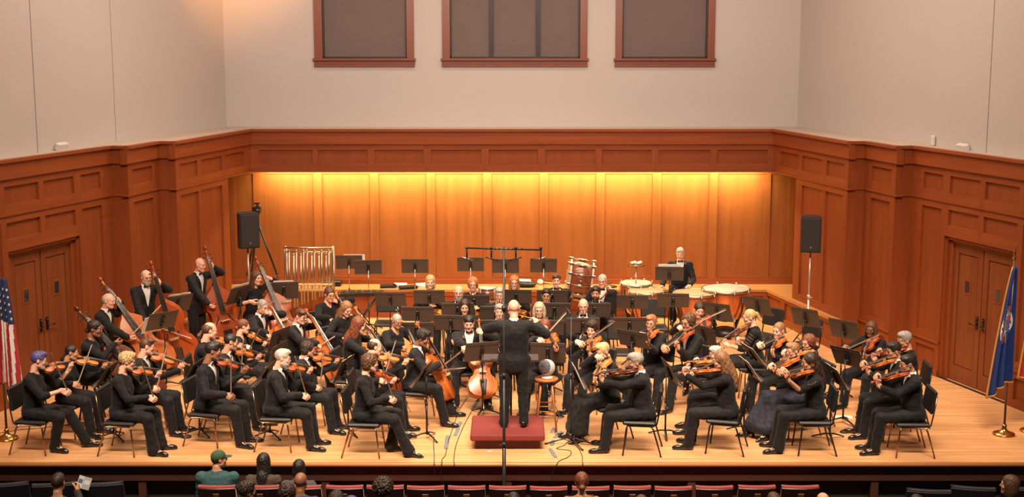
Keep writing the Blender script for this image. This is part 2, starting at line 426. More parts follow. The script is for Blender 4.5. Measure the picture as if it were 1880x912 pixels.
        p = base + sv * hx + nv * -0.095; mh.ball((p[0], p[1], 1.09), 0.022, 10)
        part(mh, 'lever_handle', mat('dark_bronze', (0.06, 0.045, 0.035), 0.3, 0.8), leaf)
    mg = MB(); fbox(dj0 + fw, dj1 - fw, -0.2, -0.17, 0, DH, mg); part(mg, 'gap_strip', M_BLACK, dr)
wall_side(1, 'right'); wall_side(-1, 'left')

# back frieze bridging the alcove, ledge below, lit back wall
mb = MB()
xs = [(476, 574), (584, 675), (688, 778), (791, 884), (897, 988), (1001, 1093), (1105, 1196), (1209, 1305), (1316, 1409)]
YB = 8.95
P = []
for a, b in xs:
    xa, xb = at_y(a, 290, YB)[0], at_y(b, 290, YB)[0]; P.append((xa + A0[0], xb + A0[0], FZ0, FZ1))
m, *_ = seg_panels('frieze', (-A0[0], YB), (A0[0], YB), FB, 3.6, P, th=0.12)
cornice(m, (-A0[0], YB), (A0[0], YB), 1, 0.0, 0.0)
struct(m, 'wall_back_frieze', [M_WOOD, M_WOODH])
YW = 9.40
P = []
for i in range(9):
    c = 533 + i * 103.4; xa, xb = at_y(c - 44, 420, YW)[0], at_y(c + 44, 420, YW)[0]; P.append((xa + 5.75, xb + 5.75, 0.70, 2.72))
xa, xb = at_y(1413, 420, YW)[0], at_y(1447, 420, YW)[0]
P += [(xa + 5.75, xb + 5.75, 0.70, 2.72), (5.75 - xb, 5.75 - xa, 0.70, 2.72)]
m, *_ = seg_panels('alcove', (-5.75, YW), (5.75, YW), 0.5, 3.3, P, depth=0.024, th=0.1)
for sx in (-1, 1): m.box((sx * 5.75, 8.6, 1.9), (0.06, 1.7, 2.8))
m.box((0, YW - 0.02, 0.60), (11.4, 0.03, 0.1), mi=1)
struct(m, 'wall_back', [mat('cherry_back_panelling', (0.245, 0.071, 0.0175), 0.48, var=0.14, scale=(9, 9, 0.7), spec=0.3), M_WOODH])
m = MB(); YL = 8.80
m.prism([(-4.93, YL), (4.93, YL), (5.2, 7.85), (5.75, 7.85), (5.75, YW), (-5.75, YW), (-5.75, 7.85), (-5.2, 7.85)], 0.505, 0.55)
for sx in (-1, 1):
    e = norm(A1 - A0); nA = norm(np.array([-abs(e[1]), -abs(e[0])])); q0, q1 = A0 + nA * 0.105, A1 + nA * 0.105
    pl = [(q0[0] * sx, q0[1]), (q1[0] * sx, q1[1]), ((A1[0] + 0.05) * sx, A1[1]), ((A0[0] + 0.1) * sx, A0[1])]
    m.prism(pl if sx < 0 else pl[::-1], 0.5, 0.552)
struct(m, 'trim_2', M_LEDGE)
P = [(0.12 + i * 1.085, 1.08 + i * 1.085, 0.12, 0.42) for i in range(9)]
m, *_ = seg_panels('lf', (-4.93, YL + 0.02), (4.93, YL + 0.02), 0.0, 0.51, P, th=0.1)
struct(m, 'wall_back_dado', [M_WOOD, M_WOODH])
# strip light hidden behind the frieze
m = MB(); m.box((0, 9.06, 2.90), (9.7, 0.06, 0.05))
t = m.build('cove_light', mat('white_enamel', (0.7, 0.7, 0.7), 0.4)); tag(t, 'long slim strip light tucked behind the wooden frieze above the back wall', 'strip light')
m = MB(); m.box((0, 9.075, 2.868), (9.6, 0.04, 0.012)); part(m, 'tube', mat('lit_tube', (1, 0.8, 0.5), 0.4, emit=((1.0, 0.62, 0.2), 6.0)), t)
l = area_light('cove_glow', (0, 9.13, 2.84), (0, 9.36, 2.0), 9.6, 0.05, 440, (1.0, 0.86, 0.38))

# white upper walls
W0, W1 = np.array([5.60, 9.85]), np.array([8.75, -1.05])
ZT = 12.0
wins = [((574, 763), (592, 747)), ((809, 1081), (826, 1065)), ((1127, 1315), (1142, 1299))]
YP = 9.85
holes = []
for (o0, o1), (i0, i1) in wins:
    holes.append((at_y(o0, 60, YP)[0] + 6.2 + 0.05, at_y(o1, 60, YP)[0] + 6.2 - 0.05, at_y(940, 114, YP)[2], 7.6))
m, *_ = seg_panels('white', (-6.2, YP), (6.2, YP), 3.4, ZT, [], holes=holes, th=0.2)
struct(m, 'wall_back_upper', [M_WHITE, M_WHITE])
for side, nm in ((1, 'right'), (-1, 'left')):
    m, P0, s, n, R, L = seg_panels('white', W0, W1, 3.4, ZT, [], th=0.2, side=side)
    struct(m, 'wall_%s_upper' % nm, [M_WHITE, M_WHITE])
    m = MB(); pl = [(A0[0] * side, A0[1] - 0.02), (A1[0] * side, A1[1]), (B0[0] * side, B0[1]), (B1[0] * side, B1[1]), (C0[0] * side, C0[1]), (C1[0] * side, C1[1]), (W1[0] * side, W1[1]), (W0[0] * side, W0[1]), (W0[0] * side, 9.9), (0, 9.9), (0, A0[1] - 0.02)]
    m.prism(pl if side > 0 else pl[::-1], 3.56, 3.6)
    struct(m, 'trim_%d' % (3 if side > 0 else 4), mat('ledge_top_paint', (0.46, 0.36, 0.30), 0.7))
    m = MB()
    for px in ((1818,) if side > 0 else (1818, 1672)):
        d = seg_s(px, W0, W1, 150); c = P0 + s * d + n * 0.0
        m.box((c[0], c[1], 8.0), (0.012 if px == 1818 else 0.006, 0.008, 8.8), R)
    struct(m, 'trim_%d' % (5 if side > 0 else 6), M_SEAM)
# windows with blinds
M_WIN = mat('window_wood', (0.19, 0.045, 0.013), 0.4, var=0.1, scale=(8, 8, 1))
for k, ((o0, o1), (i0, i1)) in enumerate(wins):
    xo0, xo1 = at_y(o0 + 3, 60, YP)[0], at_y(o1 - 3, 60, YP)[0]; xi0, xi1 = at_y(i0, 60, YP)[0], at_y(i1, 60, YP)[0]
    zb = at_y(940, 108, YP)[2]; z1 = 7.6
    m = MB()
    for a, b in ((xo0, xi0), (xi1, xo1)): m.box(((a + b) / 2, YP + 0.02, (zb + z1) / 2), (b - a, 0.16, z1 - zb))
    m.box(((xo0 + xo1) / 2, YP + 0.02, z1), (xo1 - xo0, 0.16, 0.12))
    wn = struct(m, 'window_%d' % (k + 1), M_WIN)
    m = MB(); zs = at_y(940, 121, YP)[2]
    m.box(((xo0 + xo1) / 2, YP - 0.03, zb - 0.01), (xo1 - xo0 + 0.06, 0.16, 0.045)); m.box(((xo0 + xo1) / 2, YP - 0.0, (zb + zs) / 2 - 0.02), (xo1 - xo0 + 0.02, 0.1, zb - zs - 0.01))
    part(m, 'window_sill', M_WIN, wn)
    m = MB(); m.box(((xi0 + xi1) / 2, YP + 0.08, (zb + z1) / 2), (xi1 - xi0, 0.02, z1 - zb)); m.box(((xi0 + xi1) / 2, YP + 0.065, zb + 0.05), (xi1 - xi0, 0.03, 0.03))
    part(m, 'roller_blind', M_BLIND, wn)
    m = MB()
    for a in (xi0 + 0.015, xi1 - 0.015): m.box((a, YP + 0.05, (zb + z1) / 2), (0.03, 0.06, z1 - zb))
    m.box(((xi0 + xi1) / 2, YP + 0.05, zb + 0.03), (xi1 - xi0, 0.06, 0.025))
    if k == 1:
        for p in (902, 988): m.box((at_y(p, 60, YP)[0], YP + 0.035, (zb + z1) / 2), (0.075, 0.06, z1 - zb))
    part(m, 'mullion', mat('dark_mullion', (0.018, 0.009, 0.006), 0.5), wn)
# ================================================================== PEOPLE
def sdf_field(prims, lo, dims, vox, f=None):
    """prims: (op, kind, args, k); op '+' smooth union, '-' subtract. Signed distance on a grid."""
    if f is None: f = np.full(dims, 1.0, np.float32)
    for (op, kind, a, k) in prims:
        if kind == 'c':
            p, q, ra, rb = np.asarray(a[0], float), np.asarray(a[1], float), a[2], a[3]
            r = max(ra, rb); bl = np.minimum(p, q) - r; bh = np.maximum(p, q) + r
        else:
            c, rad = np.asarray(a[0], float), np.asarray(a[1], float); R = a[2] if len(a) > 2 and a[2] is not None else np.eye(3)
            e = np.abs(R) @ rad; bl, bh = c - e, c + e
        mg = k + 2.5 * vox
        i0 = np.maximum(np.floor((bl - mg - lo) / vox).astype(int), 0); i1 = np.minimum(np.ceil((bh + mg - lo) / vox).astype(int) + 1, dims)
        if np.any(i1 <= i0): continue
        X = (lo[0] + np.arange(i0[0], i1[0], dtype=np.float32) * vox).astype(np.float32)[:, None, None]
        Y = (lo[1] + np.arange(i0[1], i1[1], dtype=np.float32) * vox).astype(np.float32)[None, :, None]
        Z = (lo[2] + np.arange(i0[2], i1[2], dtype=np.float32) * vox).astype(np.float32)[None, None, :]
        if kind == 'c':
            d = q - p; L2 = max(float(d @ d), 1e-12); x, y, z = X - p[0], Y - p[1], Z - p[2]
            t = np.clip((x * d[0] + y * d[1] + z * d[2]) / L2, 0, 1)
            D = np.sqrt((x - t * d[0]) ** 2 + (y - t * d[1]) ** 2 + (z - t * d[2]) ** 2) - (ra + (rb - ra) * t)
        else:
            x, y, z = X - c[0], Y - c[1], Z - c[2]
            u = (x * R[0, 0] + y * R[1, 0] + z * R[2, 0]) / rad[0]; v = (x * R[0, 1] + y * R[1, 1] + z * R[2, 1]) / rad[1]; w_ = (x * R[0, 2] + y * R[1, 2] + z * R[2, 2]) / rad[2]
            k0 = np.sqrt(u * u + v * v + w_ * w_); k1 = np.sqrt((u / rad[0]) ** 2 + (v / rad[1]) ** 2 + (w_ / rad[2]) ** 2)
            D = k0 * (k0 - 1) / np.maximum(k1, 1e-6)
        s = (slice(i0[0], i1[0]), slice(i0[1], i1[1]), slice(i0[2], i1[2]))
        if op == '+':
            o = f[s]
            if k > 0:
                h = np.maximum(k - np.abs(o - D), 0) / k; f[s] = np.minimum(o, D) - h * h * k * 0.25
            else: f[s] = np.minimum(o, D)
        else:
            o = f[s]
            if k > 0:
                h = np.maximum(k - np.abs(o + D), 0) / k; f[s] = np.maximum(o, -D) + h * h * k * 0.25
            else: f[s] = np.maximum(o, -D)
    return f

def nets(f, lo, vox):
    """surface nets: signed field -> vertices, quads"""
    s = f < 0; nx, ny, nz = f.shape
    cnt = np.zeros((nx - 1, ny - 1, nz - 1), np.int8); acc = np.zeros((3, nx - 1, ny - 1, nz - 1), np.float32)
    def cell(a, ox, oy, oz): return a[ox:nx - 1 + ox, oy:ny - 1 + oy, oz:nz - 1 + oz]
    for ax in range(3):
        b, c = (ax + 1) % 3, (ax + 2) % 3
        for u in (0, 1):
            for v in (0, 1):
                o0 = [0, 0, 0]; o0[b] = u; o0[c] = v; o1 = list(o0); o1[ax] = 1
                f0, f1 = cell(f, *o0), cell(f, *o1); m = (f0 < 0) != (f1 < 0)
                idx = np.nonzero(m)
                t = f0[idx] / (f0[idx] - f1[idx]); cnt[idx] += 1
                acc[ax][idx] += t; acc[b][idx] += u; acc[c][idx] += v
    cells = np.nonzero(cnt)
    ids = np.full(cnt.shape, -1, np.int32); ids[cells] = np.arange(len(cells[0]))
    n = cnt[cells].astype(np.float32)
    V = np.stack([lo[i] + (cells[i] + acc[i][cells] / n) * vox for i in range(3)], 1)
    Q = []
    for ax in range(3):
        b, c = (ax + 1) % 3, (ax + 2) % 3
        sl0 = [slice(None)] * 3; sl1 = [slice(None)] * 3; sl0[ax] = slice(0, -1); sl1[ax] = slice(1, None)
        a0, a1 = s[tuple(sl0)], s[tuple(sl1)]; m = a0 != a1
        i = np.stack(np.nonzero(m), 1)
        ok = (i[:, b] > 0) & (i[:, c] > 0) & (i[:, b] < f.shape[b] - 1) & (i[:, c] < f.shape[c] - 1); i = i[ok]
        neg = a0[tuple(i.T)]
        def g(db, dc):
            j = i.copy(); j[:, b] += db; j[:, c] += dc; return ids[tuple(j.T)]
        q = np.stack([g(-1, -1), g(0, -1), g(0, 0), g(-1, 0)], 1)
        q[~neg] = q[~neg][:, ::-1]; Q.append(q)
    Q = np.concatenate(Q); Q = Q[(Q >= 0).all(1)]
    return V, Q

def surf(prims, vox, noise=None, post=None):
    lo, hi = np.full(3, 1e9), np.full(3, -1e9)
    for (op, kind, a, k) in prims:
        if op != '+': continue
        if kind == 'c': r = max(a[2], a[3]); l, h = np.minimum(a[0], a[1]) - r, np.maximum(a[0], a[1]) + r
        else:
            R = a[2] if len(a) > 2 and a[2] is not None else np.eye(3); e = np.abs(R) @ np.asarray(a[1]); l, h = np.asarray(a[0]) - e, np.asarray(a[0]) + e
        lo = np.minimum(lo, l); hi = np.maximum(hi, h)
    lo = lo - 4 * vox; dims = np.ceil((hi - lo + 4 * vox) / vox).astype(int) + 1
    f = sdf_field(prims, lo, dims, vox)
    if noise is not None or post is not None:
        X = lo[0] + np.arange(dims[0])[:, None, None] * vox; Y = lo[1] + np.arange(dims[1])[None, :, None] * vox; Z = lo[2] + np.arange(dims[2])[None, None, :] * vox
        if noise is not None:
            amp, fr = noise
            if amp >= .0034 and fr < 70 and vox > .013:      # cloth: long folds and short creases
                f = f + (.0042 * np.sin(X * 31 + 2.1 * np.sin(Z * 23 + Y * 9)) * np.sin(Y * 37 + 1.7 * np.sin(X * 19)) + .0017 * np.sin((X + Y * .6 + Z * .9) * 66 + 3.5 * np.sin(X * 27 - Z * 21 + Y * 13))).astype(np.float32)
            f = f + (amp * (np.sin(X * fr + 1.3 * np.sin(Z * fr * .7)) * np.sin(Y * fr * 1.1 + 0.7) * np.sin(Z * fr * .9 + 2 * np.sin(X * fr * .5)))).astype(np.float32)
        if post is not None: f = post(f, X, Y, Z)
    return nets(f.astype(np.float32), lo, vox)

C = lambda a, b, ra, rb=None, k=0.02: ('+', 'c', (np.asarray(a, float), np.asarray(b, float), ra, ra if rb is None else rb), k)
EL = lambda c, r, R=None, k=0.02: ('+', 'e', (np.asarray(c, float), np.asarray(r, float), R), k)
CUT = lambda pr: ('-',) + pr[1:]

# ---------------------------------------------------------------- heads (head space: x right, y forward, z up)
def head_shape(kind):
    wj = {'man': 1.0, 'woman': 0.9, 'heavy': 1.15}[kind]; nz = {'man': 1.0, 'woman': 0.85, 'heavy': 1.05}[kind]
    P = [EL((0, -.012, .03), (.076, .096, .088), k=.0), EL((0, .02, -.04), (.060 * wj, .072, .078), k=.03),
         C((-.045 * wj, .005, -.07), (-.012, .062, -.102), .022, .018, k=.03), C((.045 * wj, .005, -.07), (.012, .062, -.102), .022, .018, k=.03),
         C((0, .066, -.100), (0, .068, -.096), .019 * wj, k=.02),
         EL((-.036, .062, -.028), (.026 * wj, .022, .022), k=.02), EL((.036, .062, -.028), (.026 * wj, .022, .022), k=.02),
         C((-.036, .072, .026), (.036, .072, .026), .012, k=.015),
         CUT(EL((-.031, .101, .005), (.019, .016, .0125), k=.012)), CUT(EL((.031, .101, .005), (.019, .016, .0125), k=.012)),
         C((0, .084, .016), (0, .104, -.024), .0085 * nz, .0125 * nz, k=.012), C((-.011, .093, -.027), (.011, .093, -.027), .0085 * nz, k=.008),
         C((-.017, .080, -.056), (.017, .080, -.056), .0075, k=.006), C((-.014, .080, -.067), (.014, .080, -.067), .0085, k=.006),
         EL((-.077, -.010, -.004), (.011, .021, .032), k=.006), EL((.077, -.010, -.004), (.011, .021, .032), k=.006),
         CUT(EL((-.087, -.006, 0), (.006, .012, .019), k=.005)), CUT(EL((.087, -.006, 0), (.006, .012, .019), k=.005)),
         C((0, -.028, -.06), (0, -.055, -.175), .054 * (0.85 + 0.15 * wj if kind != 'woman' else .84), .058 if kind != 'woman' else .047, k=.02)]
    return surf(P, .0058)
HEADS = {}
def get_head(kind):
    if kind not in HEADS: HEADS[kind] = head_shape(kind)
    return HEADS[kind]

# ---------------------------------------------------------------- hands (right hand, palm down, fingers along +y, thumb at -x)
HANDS = {}
def hand_shape(pose):
    curl = {'relax': (22, 30, 18, 8), 'grip': (55, 62, 35, 30), 'bow': (38, 48, 22, 26), 'string': (30, 75, 45, 14), 'point': (35, 45, 25, 18), 'flat': (8, 12, 6, 0)}[pose]
    P = []
    xs = [-.031, -.0105, .0105, .030]; ln = [.072, .080, .074, .058]; y0 = [.088, .092, .087, .079]
    for i in range(4):
        P.append(C((xs[i] * .55, .0, 0), (xs[i], y0[i] - .006, 0.003 - .002 * abs(i - 1.5)), .0155, .0118, k=.014))
    P.append(C((0, -.016, 0), (0, .01, 0), .023, .025, k=.02))
    for i in range(4):
        p = np.array([xs[i], y0[i], 0.0]); a = 0.0; sp = (i - 1.4) * .05
        for j, (fr, rr) in enumerate(((.45, .0092), (.30, .0084), (.25, .0076))):
            a += math.radians(curl[j] * (1 + .10 * (i - 1) * (j == 0)))
            q = p + ln[i] * fr * np.array([sp * math.cos(a), math.cos(a), -math.sin(a)])
            P.append(C(p, q, rr * (0.9 if i == 3 else 1), rr * .93 * (0.9 if i == 3 else 1), k=.003)); p = q
    t = math.radians(curl[3]); a0 = np.array([-.024, .018, -.006]); a1 = np.array([-.052, .050, -.016 - .02 * math.sin(t)])
    a2 = a1 + .034 * norm([-.25 + .5 * math.sin(t), .8, -.2 - 1.2 * math.sin(t)]); a3 = a2 + .026 * norm([.05 + .5 * math.sin(t), .9, -.15 - 1.0 * math.sin(t)])
    P += [C(a0, a1, .0155, .0115, k=.012), C(a1, a2, .0108, .0096, k=.004), C(a2, a3, .0096, .0080, k=.003)]
    return surf(P, .0042)
def get_hand(pose):
    if pose not in HANDS: HANDS[pose] = hand_shape(pose)
    return HANDS[pose]

# ---------------------------------------------------------------- hair (head space)
HAIRS = {}
def hair_shape(style):
    cap = EL((0, -.015, .033), (.081, .101, .092), k=0)
    face = CUT(EL((0, .115, -.045), (.080, .088, .125), k=.015))
    ear = [CUT(EL((-.085, .012, -.03), (.03, .04, .05), k=.01)), CUT(EL((.085, .012, -.03), (.03, .04, .05), k=.01))]
    nape = CUT(EL((0, 0, -.16), (.2, .2, .10), k=.02))
    inner = []
    noise = (.004, 130); P = []
    if style == 'short': P = [cap, EL((0, .02, .075), (.066, .075, .050), k=.02), face, *ear, nape]
    elif style == 'side': P = [cap, EL((.02, .035, .088), (.062, .068, .042), k=.02), face, *ear, nape]
    elif style == 'buzz': P = [EL((0, -.014, .032), (.080, .100, .092), k=0), face, *ear, nape]; noise = (.001, 200)
    elif style == 'fringe': P = [EL((0, -.020, .020), (.084, .100, .086), k=0), CUT(EL((0, .035, .125), (.072, .12, .085), k=.01)), CUT(EL((0, .13, 0), (.2, .12, .2), k=.01)), *ear, nape]
    elif style == 'volume': P = [EL((0, -.016, .038), (.085, .106, .095), k=0), EL((0, .03, .092), (.064, .070, .042), k=.02), face, *ear, nape]; noise = (.005, 120)
    elif style == 'curly': P = [EL((0, -.016, .044), (.092, .110, .100), k=0), EL((0, .04, .095), (.070, .06, .045), k=.02), face, CUT(EL((0, 0, -.17), (.2, .2, .09), k=.02))]; noise = (.013, 135)
    elif style == 'afro': P = [EL((0, -.03, .035), (.128, .128, .125), k=0), face, CUT(EL((0, .05, -.19), (.2, .1, .12), k=.02))]; noise = (.018, 90)
    elif style == 'curlybob': P = [EL((0, -.026, .030), (.098, .112, .104), k=0), EL((0, -.055, -.045), (.092, .065, .070), k=.03), face, CUT(EL((0, .10, -.10), (.075, .085, .1), k=.01))]; noise = (.012, 125)
    elif style == 'bob': P = [EL((0, -.018, .036), (.088, .108, .098), k=0), EL((-.070, -.015, -.05), (.026, .055, .085), k=.03), EL((.070, -.015, -.05), (.026, .055, .085), k=.03), EL((0, -.065, -.05), (.080, .045, .085), k=.03), face, CUT(EL((0, .10, -.10), (.060, .10, .12), k=.01))]; noise = (.003, 110)
    elif style == 'longbob': P = [EL((0, -.018, .036), (.090, .110, .100), k=0), EL((-.080, -.010, -.06), (.036, .06, .115), k=.03), EL((.080, -.010, -.06), (.036, .06, .115), k=.03), EL((0, -.065, -.06), (.088, .05, .11), k=.03), face, CUT(EL((0, .10, -.10), (.062, .10, .16), k=.01))]; noise = (.003, 110)
    elif style == 'long': P = [EL((0, -.018, .036), (.088, .108, .098), k=0), EL((-.072, -.02, -.10), (.028, .05, .16), k=.03), EL((.072, -.02, -.10), (.028, .05, .16), k=.03), EL((0, -.085, -.11), (.085, .045, .16), k=.03), EL((0, -.130, -.24), (.085, .045, .13), k=.04), face, CUT(EL((0, .10, -.12), (.060, .105, .20), k=.01))]; noise = (.005, 90)
    elif style == 'verylong': P = [EL((0, -.018, .036), (.088, .108, .098), k=0), EL((-.07, -.04, -.11), (.03, .05, .17), k=.03), EL((.07, -.04, -.11), (.03, .05, .17), k=.03), EL((0, -.10, -.12), (.10, .06, .17), k=.03), EL((0, -.150, -.30), (.11, .055, .20), k=.05), face, CUT(EL((0, .10, -.12), (.062, .10, .20), k=.01))]; noise = (.006, 80)
    elif style == 'ponytail': P = [cap, EL((0, -.118, .035), (.026, .026, .026), k=.015), C((0, -.135, .02), (0, -.165, -.10), .026, .030, k=.02), C((0, -.165, -.10), (0, -.15, -.20), .030, .010, k=.02), face, *ear, nape]; noise = (.003, 120)
    elif style == 'lowtail': P = [cap, C((0, -.10, -.05), (0, -.13, -.12), .022, .026, k=.02), C((0, -.13, -.12), (0, -.12, -.21), .026, .010, k=.02), face, *ear, CUT(EL((0, .05, -.17), (.2, .12, .1), k=.02))]; noise = (.003, 120)
    elif style == 'baldtail': P = [EL((0, -.024, .020), (.084, .100, .086), k=0), CUT(EL((0, .045, .125), (.066, .12, .085), k=.01)), CUT(EL((0, .13, 0), (.2, .12, .2), k=.01)), *ear, C((0, -.12, -.03), (0, -.15, -.09), .024, .028, k=.02), C((0, -.15, -.09), (0, -.14, -.17), .028, .010, k=.02), CUT(EL((0, .05, -.17), (.2, .12, .1), k=.02))]
    elif style == 'bun': P = [cap, EL((0, -.125, .045), (.042, .036, .040), k=.015), face, *ear, nape]; noise = (.004, 120)
    elif style == 'lowbun': P = [EL((0, -.018, .036), (.086, .106, .096), k=0), EL((0, -.115, -.045), (.046, .038, .042), k=.02), face, *ear, CUT(EL((0, .05, -.17), (.2, .14, .1), k=.02))]; noise = (.005, 110)
    elif style == 'cap': P = [EL((0, -.014, .040), (.086, .106, .090), k=0), CUT(EL((0, 0, -.14), (.3, .3, .155), k=.004)), EL((0, .115, .022), (.062, .072, .010), k=.012)]; noise = None
    elif style == 'beard': P = [EL((0, .030, -.075), (.064, .066, .058), k=0), EL((0, .062, -.115), (.038, .030, .032), k=.02), CUT(EL((0, .06, .02), (.2, .2, .062), k=.01)), CUT(EL((0, .098, -.060), (.022, .02, .010), k=.005)), CUT(EL((0, -.09, -.1), (.2, .095, .2), k=.01)), C((-.022, .090, -.044), (.022, .090, -.044), .008, k=.006)]; noise = (.004, 160)
    elif style == 'bigbeard': P = [EL((0, .030, -.075), (.070, .070, .065), k=0), EL((0, .060, -.120), (.042, .036, .045), k=.02), CUT(EL((0, .06, .02), (.2, .2, .062), k=.01)), CUT(EL((0, .104, -.060), (.020, .02, .008), k=.005)), CUT(EL((0, -.09, -.1), (.2, .095, .2), k=.01)), C((-.026, .092, -.044), (.026, .092, -.044), .010, k=.006)]; noise = (.006, 120)
    return surf(P, .0068, noise=noise)
def get_hair(style):
    if style not in HAIRS: HAIRS[style] = hair_shape(style)
    return HAIRS[style]

# ---------------------------------------------------------------- shoes (foot space: y toe, z up, heel at origin back)
SHOES = {}
def get_shoe(kind):
    if kind not in SHOES:
        if kind == 'flat':
            P = [C((0, -.03, .042), (0, .05, .048), .036, .038, k=0), C((0, .05, .044), (0, .165, .030), .040, .030, k=.03), C((0, .15, .030), (0, .195, .026), .034, .022, k=.02), C((0, -.03, .06), (0, .01, .095), .037, .042, k=.03)]
        else:
            P = [C((0, -.02, .078), (0, .06, .055), .030, .033, k=0), C((0, .06, .050), (0, .15, .028), .035, .028, k=.03), C((0, .15, .026), (0, .205, .020), .026, .010, k=.02), C((0, -.035, .055), (0, -.035, .0), .024, .017, k=.012)]
        v, q = surf(P, .0075); v[:, 2] = np.maximum(v[:, 2], 0.001); SHOES[kind] = (v, q)
    return SHOES[kind]

SKIN = {'fair': (0.72, 0.41, 0.29), 'pink': (0.74, 0.38, 0.27), 'tan': (0.50, 0.25, 0.15), 'brown': (0.26, 0.11, 0.06), 'dark': (0.085, 0.034, 0.020)}
HAIRC = {'white': (0.42, 0.385, 0.34), 'grey': (0.26, 0.24, 0.22), 'silver': (0.34, 0.32, 0.29), 'ash': (0.42, 0.34, 0.24), 'black': (0.012, 0.009, 0.008), 'dark': (0.030, 0.015, 0.010), 'brown': (0.085, 0.036, 0.016),
         'auburn': (0.16, 0.045, 0.018), 'red': (0.42, 0.15, 0.05), 'blond': (0.52, 0.33, 0.15), 'dirty': (0.26, 0.135, 0.06), 'lightbrown': (0.19, 0.092, 0.040), 'purple': (0.075, 0.062, 0.21), 'green': (0.035, 0.075, 0.035), 'ginger': (0.34, 0.13, 0.045)}
def skin_mat(t): return mat('skin_' + t, SKIN[t], 0.5, var=0.06, scale=(20, 20, 20))
def hair_mat(c): return mat('hair_' + c, HAIRC[c], 0.5, var=0.35, scale=(70, 70, 9), bump=0.6)
M_TUX = mat('black_wool', (0.0088, 0.0086, 0.0108), 0.75, sheen=0.05, var=0.15, scale=(40, 40, 40), bump=0.15, spec=0.25)
M_KNIT = mat('black_knit', (0.0075, 0.0073, 0.0092), 0.8, sheen=0.05, bump=0.2, scale=(60, 60, 60), var=0.1, spec=0.25)
M_TROU = mat('black_trousers', (0.0085, 0.0082, 0.0102), 0.75, sheen=0.05, var=0.15, scale=(30, 30, 12), bump=0.12, spec=0.25)
M_SATIN = mat('black_satin', (0.008, 0.008, 0.009), 0.35)
M_SHIRT = mat('white_shirt', (0.72, 0.70, 0.67), 0.7, bump=0.15, scale=(25, 25, 6), var=0.03)
M_SHOE = mat('black_leather', (0.010, 0.009, 0.009), 0.25)
M_EYEW = mat('eye_white', (0.6, 0.56, 0.52), 0.3)
M_EYED = mat('eye_dark', (0.02, 0.012, 0.01), 0.2)
M_LIP = mat('lips', (0.36, 0.10, 0.08), 0.45)
M_GLASS = mat('spectacle_frame', (0.05, 0.04, 0.035), 0.3, 0.6)
M_CHAIRBLACK = mat('chair_vinyl', (0.011, 0.010, 0.010), 0.5, bump=0.1, scale=(50, 50, 50))

def rot_axis(v, ax, a):
    ax = norm(ax); c, s_ = math.cos(a), math.sin(a)
    return v * c + np.cross(ax, v) * s_ + ax * np.dot(ax, v) * (1 - c)
def ik(S, W, l1, l2, pole):
    d = W - S; L = np.linalg.norm(d); mx = (l1 + l2) * .992
    if L > mx: W = S + d * (mx / L); d = W - S; L = mx
    L = max(L, abs(l1 - l2) + .03)
    x = (l1 * l1 - l2 * l2 + L * L) / (2 * L); h = math.sqrt(max(l1 * l1 - x * x, 0))
    dn = norm(d); p = norm(np.asarray(pole) - dn * np.dot(pole, dn))
    return S + dn * x + p * h, W

class Rig: pass
UP = np.array([0, 0, 1.0])
def make_rig(loc, heading, kind='seat', lean=8, hyaw=0, hpitch=-8, sc=1.0, wide=1.0, seat=.455, twist=0, roll=0):
    R = Rig(); th = math.radians(heading); R.f = np.array([math.cos(th), math.sin(th), 0]); R.r = np.array([math.sin(th), -math.cos(th), 0]); R.loc = np.array([loc[0], loc[1], loc[2]], float); R.sc = sc; R.wide = wide; R.kind = kind
    o = R.loc; z = seat + .09 if kind != 'stand' else .93 * sc
    R.P = o + UP * z
    u = rot_axis(UP, R.r, -math.radians(lean)); R.u = u
    R.ru = rot_axis(R.r, u, math.radians(twist)); R.fu = np.cross(u, R.ru)
    R.N = R.P + u * .515 * sc
    sh = .172 * wide * sc
    R.SR = R.P + u * .445 * sc + R.ru * sh; R.SL = R.P + u * .445 * sc - R.ru * sh
    hr = rot_axis(R.ru, UP, math.radians(hyaw)); hf = norm(np.cross(UP, hr)); hf2 = rot_axis(hf, hr, math.radians(hpitch)); hu = np.cross(hr, hf2)
    hr2 = rot_axis(hr, hf2, math.radians(roll)); hu2 = np.cross(hr2, hf2)
    R.HM = np.stack([hr2, hf2, hu2], 1); R.H = R.N + u * .075 * sc + R.fu * .02 + R.HM @ np.array([0, .03, .085]) * sc
    R.top = R.H + UP * .118 * sc
    R.l1, R.l2 = .285 * sc, .255 * sc
    return R

def tux_vee(R, side_pts=False): pass

